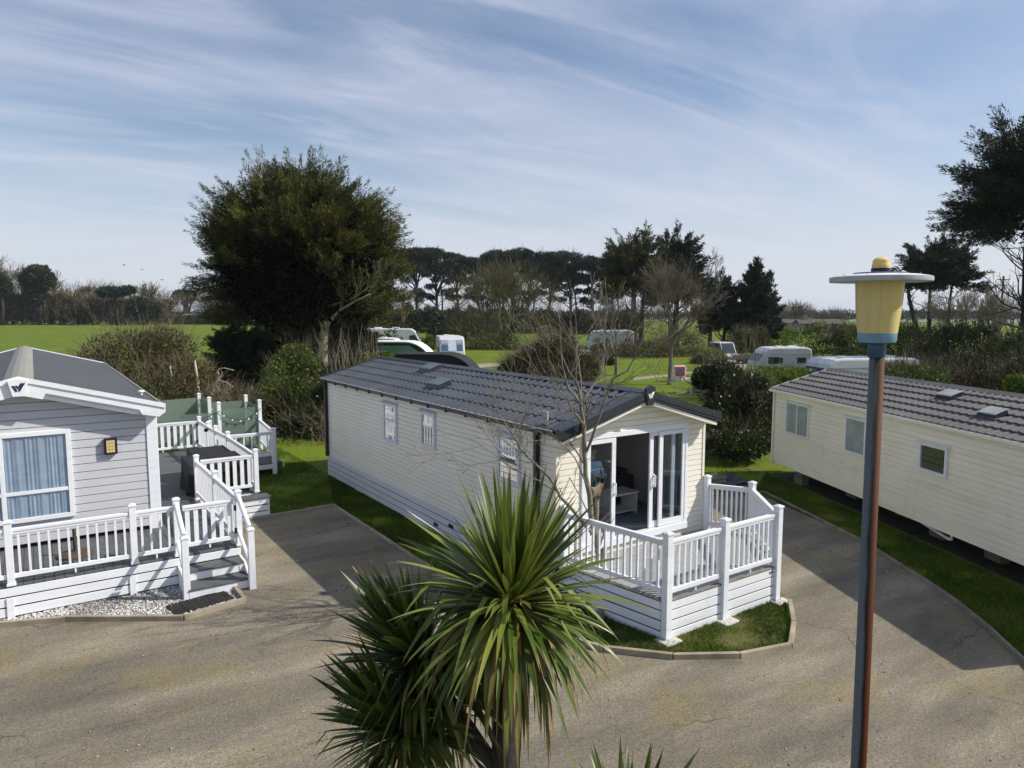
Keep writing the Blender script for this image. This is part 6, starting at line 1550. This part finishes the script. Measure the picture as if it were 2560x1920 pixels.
# ---- far field edge on the left
hedge('hedge', 'long brown leafless hedgerow closing the far side of the field', [(-260, 262, 9.5, 9), (0, 265, 10, 9), (130, 268, 9.5, 9), (260, 270, 8.5, 8), (415, 275, 7.5, 8)], 'bramble_leaf', 30000, 1.1, .45, ('twig_leafless', .9, 2.8, .12))
hedge('hedge', 'low dark hedge below the parked lorry across the field', [(430, 268, 2.6, 3), (520, 270, 2.6, 3), (620, 272, 2.6, 3)], 'bramble_leaf', 7000, .7, .35, ('twig_leafless', .6, 1.0, .06))
for i, (px, yt, hw, lab) in enumerate(((-20, 640, 70, 'tall leafless oak at the left edge of the field hedgerow'), (55, 668, 40, 'leafless oak left of the round evergreen oak on the field edge'), (128, 690, 32, 'leafless tree just right of the round evergreen oak on the field edge'), (195, 716, 34, 'small leafless tree in the field hedgerow, next right of the oaks'), (245, 711, 34, 'leafless tree near the middle of the field hedgerow'), (290, 712, 32, 'leafless tree right of the middle of the field hedgerow'), (372, 715, 40, 'round leafless tree left of the parked lorry'), (420, 742, 26, 'low leafless tree just left of the parked lorry cab'), (470, 735, 40, 'leafless round tree behind the parked lorry'), (520, 738, 36, 'leafless tree behind the parked lorry, next to the huge cypress'))):
    bare_tree(lab, px, 285 if i > 6 else 275, yt, hw, 80+i, 'twig_brown', .5, 5, 4, .2, 5, group='leafless trees along the field edge', twig=('twig_leafless', 700, 3.2, .10))
def oak(label, px, dist, blobs, seed, leaf='oak_leaf', n=5200):
    global rng
    rng = np.random.default_rng(seed); b = G(px, dist); t = thing('evergreen_oak', label, 'tree', (b.x, b.y, 0)); lv = Leaves()
    bl = blobs_px(blobs)
    for c, r, wt in bl: lv.blob(c, r, int(n*wt/sum(q[2] for q in bl)), 1.3, .6, .5, .6, .4)
    lv.build('crown', leaf, t); top = bl[0][0]
    MB().tube([b, b.lerp(top, .5)+RGT*.6, top], [.7, .5, .25], 8).build('trunk', 'bark_dark', t, smooth=True)
oak('round dark evergreen oak standing above the far field hedgerow', 97, 262, [(95, 690, 30, 24, 262, 3), (78, 702, 22, 18, 262, 1.5), (112, 700, 22, 22, 262, 1.5), (90, 722, 22, 14, 262, 1), (98, 742, 20, 14, 262, 1)], 71)
oak('dark evergreen tree cut off by the left edge of the field', 3, 255, [(0, 715, 22, 26, 255, 2), (-25, 700, 24, 26, 255, 2)], 72)
oak('small dark flat-topped pine on the skyline above the parked lorry', 458, 330, [(458, 735, 20, 7, 330, 2), (445, 740, 12, 6, 330, 1), (475, 738, 12, 6, 330, 1)], 73, 'pine_leaf', 2600)
oak('flat-topped green tree in the middle of the far field hedgerow', 290, 262, [(285, 730, 36, 8, 262, 2), (320, 727, 14, 7, 262, 1), (265, 733, 18, 7, 262, 1)], 74, 'pine_leaf', 2600)
oak('dark ivy-covered tree at the right end of the far field hedgerow', 355, 258, [(350, 768, 24, 20, 258, 2), (380, 780, 20, 14, 258, 1)], 75, 'ivy_leaf', 2600)

# ================================================================== VEHICLES AND CAMP THINGS
def wheel(parent, c, r, w, ax):
    c = Vector(c); ax = Vector(ax).normalized(); m = MB(); m.tube([c-ax*w/2, c-ax*w*.42, c+ax*w*.42, c+ax*w/2], [r*.9, r, r, r*.9], 20); a = m.build('wheel', 'tyre', parent, local=True)
    h = MB(); h.tube([c-ax*w*.53, c+ax*w*.53], [r*.55, r*.55], 14); h.build('rim', 'van_grey', a, local=True)
def tourer(label, px, dist, yaw, L, H=2.6, W=2.25, front_style='plain', door=True, name='touring_caravan', body='van_white', winm='window_dark', group=None):
    """touring caravan: nose at local +x"""
    b = G(px, dist); t = thing(name, label, 'caravan', (b.x, b.y, 0), yaw, group)
    h = L/2; pr = [(-h, .48), (h-.25, .48), (h-.02, .85), (h, 1.15), (h-.10, 1.45), (h-.55, H-.28), (h-.85, H-.06), (h-1.3, H), (-h+.35, H), (-h+.06, H-.12), (-h, H-.45)]
    m = MB(); m.prism([(x, -W/2, z) for x, z in pr], (0, W, 0)); bd = m.build('body', body, t, bevel=.09, local=True)
    k = MB()
    for s in (-1, 1): k.box(-h+.05, h-.3, s*W/2-.012, s*W/2+.012, .44, .64); k.box(-h+.02, h-.9, s*W/2-.008, s*W/2+.008, H-.50, H-.455)
    k.build('side_stripe', 'van_grey', t, local=True)
    for s in (-1, 1):
        ws = [(h-1.55, h-.75, 1.30, 1.78), (.15, .75, 1.35, 1.75), (-h+.45, -h+1.1, 1.35, 1.75)]
        for x0, x1, z0, z1 in ws:
            q = MB(); q.box(x0, x1, s*(W/2+.006)-.012, s*(W/2+.006)+.012, z0, z1); w = q.build('window', winm, t, bevel=.03, local=True)
    if door:
        for s in (-1,):
            d = MB(); d.box(-h+1.25, -h+1.85, s*(W/2+.004)-.01, s*(W/2+.004)+.01, .62, H-.35); dd = d.build('door', 'white_paint', t, bevel=.03, local=True)
            d = MB(); d.box(-h+1.35, -h+1.42, s*(W/2+.014)-.01, s*(W/2+.014)+.01, 1.3, 1.38); d.build('handle', 'window_dark', dd, local=True)
    # nose windows follow the slope
    def nose(y0, y1, a, bq, m_, nm='nose_window'):
        x0, z0 = h-.10+.012, 1.45; x1, z1 = h-.55+.012, H-.28
        P = lambda y, s: (x0+(x1-x0)*s, y, z0+(z1-z0)*s)
        q = MB(); q.prism([P(y0, a), P(y1, a), P(y1, bq), P(y0, bq)], (.02, 0, .01)); return q.build(nm, m_, t, bevel=.02, local=True)
    if front_style == 'modern':
        nose(-.95, -.40, .02, .58, winm); nose(.40, .95, .02, .58, winm); nose(-.37, .37, .0, 1.0, 'curtain_blue'); nose(-1.0, -.40, .64, 1.0, 'van_grey', 'sunroof'); nose(.40, 1.0, .64, 1.0, 'van_grey', 'sunroof')
        q = MB()
        for i in range(10):
            a0, a1 = -.7+.14*i, -.7+.14*(i+1); z = lambda y: 1.14+.12*y*y*1.6
            q.hexa([(h+.0, a0, z(a0)), (h+.012, a0, z(a0)), (h+.012, a1, z(a1)), (h+.0, a1, z(a1)), (h+.0, a0, z(a0)+.05), (h+.012, a0, z(a0)+.05), (h+.012, a1, z(a1)+.05), (h+.0, a1, z(a1)+.05)])
        q.build('nose_trim', 'window_dark', t, local=True)
        q = MB(); q.box(h-.02, h+.16, -.16, .16, .50, .80); q.build('hitch_cover', 'white_paint', t, bevel=.06, local=True)
    else: nose(-.9, -.32, .05, .75, winm); nose(-.29, .29, .05, .75, winm); nose(.32, .9, .05, .75, winm)
    for x0, y0 in ((h-1.9, 0), (-.6, .2), (-h+.9, -.2)):
        q = MB(); q.box(x0-.25, x0+.25, y0-.25, y0+.25, H-.01, H+.07); q.build('roof_hatch', 'white_paint', t, bevel=.03, local=True)
    for s in (-1, 1): wheel(t, (-.25, s*(W/2-.12), .32), .32, .2, (0, 1, 0))
    q = MB(); q.bar((h-.3, 0, .5), (h+1.1, 0, .42), .08, .08); q.build('drawbar', 'wire_black', t, local=True)
    return t
YF = HEAD            # yaw for a nose pointing away from the camera; YF-pi points at it
tourer('white touring caravan with its nose towards the camera, in front of a clipped bush', 1124, 66, YF+math.pi+R(10), 5.2, 2.72, 2.25, 'modern', winm='window_blue')
tourer('old white touring caravan seen side-on in front of the pale hedge', 1952, 51, YF+R(92), 3.9, 2.45, 2.1, winm='window_dark')
tourer('long white touring caravan behind bare twigs at the far gable of the old caravan', 2150, 37.5, YF+R(97), 5.6, 2.58, 2.3, winm='window_dark')
tourer('white touring caravan with a low pale roof, behind the green awning', 945, 58, YF-R(90), 4.6, 2.85, 2.2)
tourer('white caravan half hidden by the small leafless tree on the lawn', 1525, 86, YF+R(88), 5.6, 2.7, 2.2, winm='window_blue')
def motorhome():
    d = 80; b = G(985, d); t = thing('motorhome', 'white motorhome with a sloping windscreen beside the huge cypress', 'motorhome', (b.x, b.y, 0), YF-R(84))
    h, W, H = 3.3, 2.3, 3.1
    pr = [(-h, .5), (h, .5), (h+.1, 1.1), (h-.25, 1.5), (h-.95, H-.35), (h-1.4, H-.05), (-h+.3, H), (-h, H-.3)]
    m = MB(); m.prism([(x, -W/2, z) for x, z in pr], (0, W, 0)); m.build('body', 'van_white', t, bevel=.10, local=True)
    P = lambda y, s: (h-.25+(-.7)*s+.015, y, 1.5+(H-.35-1.5)*s)
    q = MB(); q.prism([P(-1.0, .05), P(1.0, .05), P(.95, .92), P(-.95, .92)], (.02, 0, .01)); q.build('windscreen', 'window_dark', t, local=True)
    for s in (-1, 1):
        q = MB(); q.prism([(h-.45, s*W/2-.012, 1.45), (h-1.6, s*W/2-.012, 1.45), (h-1.6, s*W/2-.012, 2.3), (h-1.0, s*W/2-.012, 2.4)], (0, .024, 0)); q.build('cab_window', 'window_dark', t, local=True)
        q = MB(); q.box(-1.6, -.2, s*W/2-.012, s*W/2+.012, 1.6, 2.3); q.build('window', 'window_dark', t, bevel=.03, local=True)
        q = MB(); q.tube([(h-.5, s*W/2, 2.0), (h-.1, s*(W/2+.3), 2.0)], [.025, .025], 6); q.box(h-.2, h-.08, s*(W/2+.35)-.1, s*(W/2+.35)+.1, 1.6, 2.05); q.build('mirror', 'window_dark', t, local=True)
        wheel(t, (h-.9, s*(W/2-.12), .36), .36, .22, (0, 1, 0)); wheel(t, (-h+1.4, s*(W/2-.12), .36), .36, .22, (0, 1, 0))
    for x in (-1.8, .2): q = MB(); q.box(x-.4, x+.4, -.4, .4, H-.02, H+.12); q.build('roof_box', 'white_paint', t, bevel=.04, local=True)
motorhome()

def awning(label, px, dist, L, H, roof, wall, win, yaw, Dp=2.6):
    """caravan awning: curved front end, pale roof edge, dark panels"""
    b = G(px, dist); t = thing('awning', label, 'awning', (b.x, b.y, 0), yaw); n = 12
    prof = [(-L/2, 0), (-L/2, H*.93), (-L/2+.3, H)]+[(L/2-2.2+2.2*math.sin(a)*1.0, H-(1-math.cos(a))*H*.9) for a in np.linspace(0, 1.5, n)]+[(L/2, 0)]
    m = MB(); m.prism([(x, -Dp/2, z) for x, z in prof], (0, Dp, 0)); m.build('shell', wall, t, local=True)
    r = MB()
    for (x0, z0), (x1, z1) in zip(prof[1:-2], prof[2:-1]): r.hexa([(x0, -Dp/2-.06, z0+.01), (x1, -Dp/2-.06, z1+.01), (x1, Dp/2+.06, z1+.01), (x0, Dp/2+.06, z0+.01), (x0, -Dp/2-.06, z0+.09), (x1, -Dp/2-.06, z1+.09), (x1, Dp/2+.06, z1+.09), (x0, Dp/2+.06, z0+.09)])
    r.build('roof', roof, t, local=True)
    for s in (-1, 1):
        w = MB(); w.prism([(-L/2+.5, s*(Dp/2+.01)-.01, H*.72), (L/2-1.0, s*(Dp/2+.01)-.01, H*.72), (L/2-1.9, s*(Dp/2+.01)-.01, H*.93), (-L/2+.4, s*(Dp/2+.01)-.01, H*.93)], (0, .02, 0)); w.build('side_panel', win, t, local=True)
    for x in (-L/2+.1, -.6, L/2-1.6, L/2-.7):
        for s in (-1, 1): p = MB(); p.tube([(x, s*(Dp/2+.03), 0), (x, s*(Dp/2+.03), H*.7)], [.025, .025], 6); p.build('pole', 'van_grey', t, local=True)
awning('green awning with a white roof edge in front of the pale-roofed touring caravan', 990, 52, 6.1, 2.75, 'white_paint', 'awning_green', 'awning_teal', YF-R(92))
awning('long black awning with a rounded end, nearest the cream caravan ridge', 1090, 42.5, 5.6, 2.42, 'awning_black', 'awning_black', 'awning_black', YF-R(95))
def car(name, label, px, dist, yaw, m, L=4.2, W=1.8, H=1.45, win='window_dark'):
    b = G(px, dist); t = thing(name, label, 'car', (b.x, b.y, 0), yaw); h = L/2
    lo = [(-h, .35), (h, .35), (h, .72), (h-.9, .88), (-h, .92)]; m_ = MB(); m_.prism([(x, -W/2, z) for x, z in lo], (0, W, 0)); m_.build('body', m, t, bevel=.07, local=True)
    up = [(-h+.1, .90), (h-1.05, .87), (h-1.65, H), (-h+.35, H)]; m_ = MB(); m_.prism([(x, -W/2+.1, z) for x, z in up], (0, W-.2, 0)); m_.build('cabin', m, t, bevel=.06, local=True)
    for s in (-1, 1):
        q = MB(); q.prism([(-h+.3, s*(W/2-.095)-.012, .95), (h-1.2, s*(W/2-.095)-.012, .93), (h-1.68, s*(W/2-.095)-.012, H-.1), (-h+.42, s*(W/2-.095)-.012, H-.1)], (0, .024, 0)); q.build('side_window', win, t, local=True)
    q = MB(); q.prism([(h-1.08, -W/2+.2, .93), (h-1.08, W/2-.2, .93), (h-1.62, W/2-.25, H-.08), (h-1.62, -W/2+.25, H-.08)], (.025, 0, .015)); q.build('windscreen', win, t, local=True)
    q = MB(); q.prism([(-h+.12, -W/2+.2, .98), (-h+.12, W/2-.2, .98), (-h+.32, W/2-.25, H-.08), (-h+.32, -W/2+.25, H-.08)], (-.025, 0, .01)); q.build('rear_window', win, t, local=True)
    for s in (-1, 1):
        for x in (h-.8, -h+.8): wheel(t, (x, s*(W/2-.1), .33), .33, .2, (0, 1, 0))
        q = MB(); q.box(h-.03, h+.02, s*(W/2-.3)-.17, s*(W/2-.3)+.17, .60, .72); q.build('headlight', 'bulb', t, bevel=.02, local=True)
    return t
car('off_road_car', 'pale off-road car with a tall cabin parked by the far clump of cypresses', 1815, 70, YF+math.pi+R(15), 'van_white', 3.9, 1.75, 1.95)
car('parked_car', 'white car beside the black awning, mostly hidden by the cream caravan ridge', 1205, 42, YF-R(95), 'van_white', 4.1, 1.75, 1.42)
def tarp():
    p = V(2035, 930, 37); m = MB(); n = 12
    for i in range(n+1):
        for j in range(n+1):
            x, y = i/n-.5, j/n-.5; m.v.append((p.x+x*2.8, p.y+y*2.2, max(0.02, 2.0*(1-(2*abs(x))**3)*(1-(2*abs(y))**3)+.08*math.sin(i*1.7+j*2.1))))
    for i in range(n):
        for j in range(n): a = i*(n+1)+j; m.f.append((a, a+1, a+n+2, a+n+1))
    tag(m.build('tarpaulin', 'tarp_blue'), 'blue tarpaulin over a heap behind the far gable of the old caravan', 'tarpaulin')
tarp()
def trailer():
    b = G(1870, 68); t = thing('flat_trailer', 'flat timber trailer standing behind the pale off-road car', 'trailer', (b.x, b.y, 0), YF+R(90))
    m = MB(); m.box(-1.6, 1.6, -.8, .8, .55, .64); m.build('bed', 'timber_edge', t, local=True)
    for s in (-1, 1): m = MB(); m.box(-1.6, 1.6, s*.8-.03, s*.8+.03, .64, .88); m.build('side_board', 'timber_grey', t, local=True); wheel(t, (0, s*.72, .3), .3, .18, (0, 1, 0))
    m = MB(); m.bar((1.6, 0, .58), (2.6, 0, .45), .07, .07); m.build('drawbar', 'wire_black', t, local=True)
trailer()
def water_point():
    b = G(1702, 50.6); t = thing('water_point', 'red hose box with blue panel on a white block pillar on the camp lawn', 'water point', (b.x, b.y, 0), YF+R(8))
    # local: x away from camera, y to the left
    m = MB(); m.box(-.25, .25, -.42, .42, 0, 1.12); m.build('pillar', 'white_paint', t, bevel=.02, local=True)
    m = MB(); m.box(-.22, .22, -.95, -.425, 0, .24); m.build('ledge', 'white_paint', t, bevel=.02, local=True)
    m = MB(); m.box(-.40, -.255, -.28, .40, .42, 1.10); bx = m.build('hose_box', 'red_box', t, bevel=.07, local=True)
    m = MB(); m.box(-.415, -.402, -.10, .20, .62, .98); m.build('panel', 'sign_blue', bx, bevel=.03, local=True)
    m = MB(); m.tube([(-.30, 0, .42), (-.30, .03, .2), (-.32, .05, 0.02)], [.02, .02, .02], 6); m.build('hose', 'wire_black', bx, local=True)
water_point()
def shed():
    b = G(1368, 118); t = thing('shed', 'small grey timber shed between the pine trunks', 'shed', (b.x, b.y, 0), YF)
    m = MB(); m.box(-1.3, 1.3, -1.7, 1.7, 0, 2.1); m.build('wall', 'timber_edge', t, local=True)
    m = MB(); m.prism([(-1.5, -1.9, 2.05), (-1.5, 1.9, 2.05), (-1.5, 0, 2.7)], (3, 0, 0)); m.build('roof', 'timber_grey', t, local=True)
    m = MB(); m.box(-1.33, -1.3, -.5, .5, 0, 1.9); m.build('door', 'timber_grey', t, local=True)
shed()
def lorry():
    d = 277; b = G(520, d); t = thing('lorry', 'white and pale blue lorry parked beyond the far hedge of the field', 'lorry', (b.x, b.y, 0), YF+R(92))
    m = MB(); m.prism([(x, -1.25, z) for x, z in ((7.6, .7), (10.1, .7), (10.15, 1.8), (9.9, 2.9), (9.0, 3.9), (7.6, 3.9))], (0, 2.5, 0)); cb_ = m.build('cab', 'van_white', t, bevel=.15, local=True)
    m = MB(); m.prism([(10.14, -1.1, 1.75), (10.14, 1.1, 1.75), (9.93, 1.05, 2.75), (9.93, -1.05, 2.75)], (.03, 0, 0)); m.build('windscreen', 'window_dark', cb_, local=True)
    for s in (-1, 1): m = MB(); m.box(8.6, 9.7, s*1.26-.02, s*1.26+.02, 1.8, 2.7); m.build('side_window', 'window_dark', cb_, local=True)
    m = MB(); m.box(-5.2, 7.3, -1.25, 1.25, 1.1, 3.75); tr = m.build('trailer', 'lorry_blue', t, bevel=.05, local=True)
    m = MB(); m.box(-5.22, 7.32, -1.27, 1.27, 3.75, 3.95); m.build('trailer_roof', 'white_paint', tr, local=True)
    for x in (9.2, 6.6, -2.0, -3.2, -4.4):
        for s in (-1, 1): wheel(t, (x, s*1.1, .5), .5, .3, (0, 1, 0))
    cu = bpy.data.curves.new('best', 'FONT'); cu.body = 'Best'; cu.size = 1.25; cu.extrude = .01
    o = bpy.data.objects.new('tmp', cu); C.objects.link(o); me = bpy.data.meshes.new_from_object(o.evaluated_get(bpy.context.evaluated_depsgraph_get())); bpy.data.objects.remove(o)
    me.transform(Matrix.Translation((1.0, 1.27, 2.15)) @ Matrix.Rotation(math.pi, 4, 'Z') @ Matrix.Rotation(math.pi/2, 4, 'X'))
    q = link_mesh('lettering', me, 'navy', tr, False)
    m = MB(); m.box(-1.6, 3.6, 1.255, 1.265, 1.7, 1.9); m.build('stripe', 'navy', tr, local=True)
lorry()
def house(label, px, dist, L, Wd, H, Hr):
    b = G(px, dist); t = thing('house', label, 'house', (b.x, b.y, 0), YF+R(80))
    m = MB(); m.box(-L/2, L/2, -Wd/2, Wd/2, 0, H); m.build('wall', 'house_wall', t, local=True)
    m = MB(); m.prism([(-L/2-.3, -Wd/2-.4, H), (-L/2-.3, Wd/2+.4, H), (-L/2-.3, 0, Hr)], (L+.6, 0, 0)); rf = m.build('roof', 'house_roof', t, local=True)
    m = MB(); m.box(L*.3-.4, L*.3+.4, -.4, .4, Hr-.6, Hr+.9); m.build('chimney', 'house_wall', rf, local=True)
    for s in (-1, 1):
        for x in (-L*.32, 0, L*.32): m = MB(); m.box(x-.6, x+.6, s*Wd/2-.04, s*Wd/2+.04, 1.0, 2.1); m.build('window', 'window_dark', t, local=True)
house('low brown-roofed bungalow on the skyline just left of the lantern', 2045, 165, 9, 7, 2.2, 3.2)
house('dark-roofed low building beyond the pale hedge', 1958, 190, 8, 6, 2.0, 2.9)
def mast(label, px, dist, py, r=.12, arms=0):
    b = G(px, dist); h = V(px, py, dist).z; t = thing('pole', label, 'pole', (b.x, b.y, 0)); MB().tube([b, b+Vector((0, 0, h))], [r*1.3, r], 8).build('shaft', 'twig_grey', t)
    for i in range(arms): m = MB(); m.bar(b+Vector((0, 0, h-.4-.6*i))-RGT*.7, b+Vector((0, 0, h-.4-.6*i))+RGT*.7, .1, .1); m.build('crossarm', 'twig_grey', t)
mast('thin grey phone mast on the field edge left of the parked lorry', 362, 290, 713, .5)
mast('wooden telegraph pole in the field hedgerow', 159, 275, 710, .18, 1)
mast('thin pole rising right of the far cypress clump', 1937, 100, 752, .06)
mast('telegraph pole behind the right-hand hedge', 2503, 80, 690, .12, 2)
def bird(label, px, py, d):
    p = V(px, py, d); t = thing('bird', label, 'bird', tuple(p), random.uniform(0, 6), 'birds over the field')
    m = MB(); m.tube([(-.30, 0, 0), (-.16, 0, .01), (.05, 0, .02), (.18, 0, .03), (.26, 0, .02)], [.03, .06, .09, .06, .02], 8)
    for s in (-1, 1): m.prism([(.12, s*.04, .03), (.02, s*.30, .14), (-.08, s*.62, .05), (-.12, s*.30, .11), (-.10, s*.04, .03)], (0, 0, .012))
    m.prism([(-.28, -.02, 0), (-.45, -.08, 0), (-.45, .08, 0), (-.28, .02, 0)], (0, 0, .01)); m.build('body', 'wire_black', t, local=True)
bird('highest and leftmost small dark bird over the far field', 311, 663, 150); bird('middle small dark bird over the far field', 355, 674, 150); bird('lowest small dark bird, nearest the huge cypress', 405, 700, 150)

# ================================================================== AIR
def haze():
    mb = MB(); mb.box(-4200, 4200, -4200, 4200, -45, 40); o = mb.build('haze', None)
    m = bpy.data.materials.new('haze_air'); nt, N, L = nodes_of(m); N.remove(N['Principled BSDF'])
    v = N.new('ShaderNodeVolumePrincipled'); v.inputs['Color'].default_value = (.80, .88, 1, 1); v.inputs['Density'].default_value = .00013; v.inputs['Anisotropy'].default_value = .2
    L.new(v.outputs[0], N['Material Output'].inputs['Volume']); o.data.materials.append(m)
    tag(o, kind='stuff')
haze()
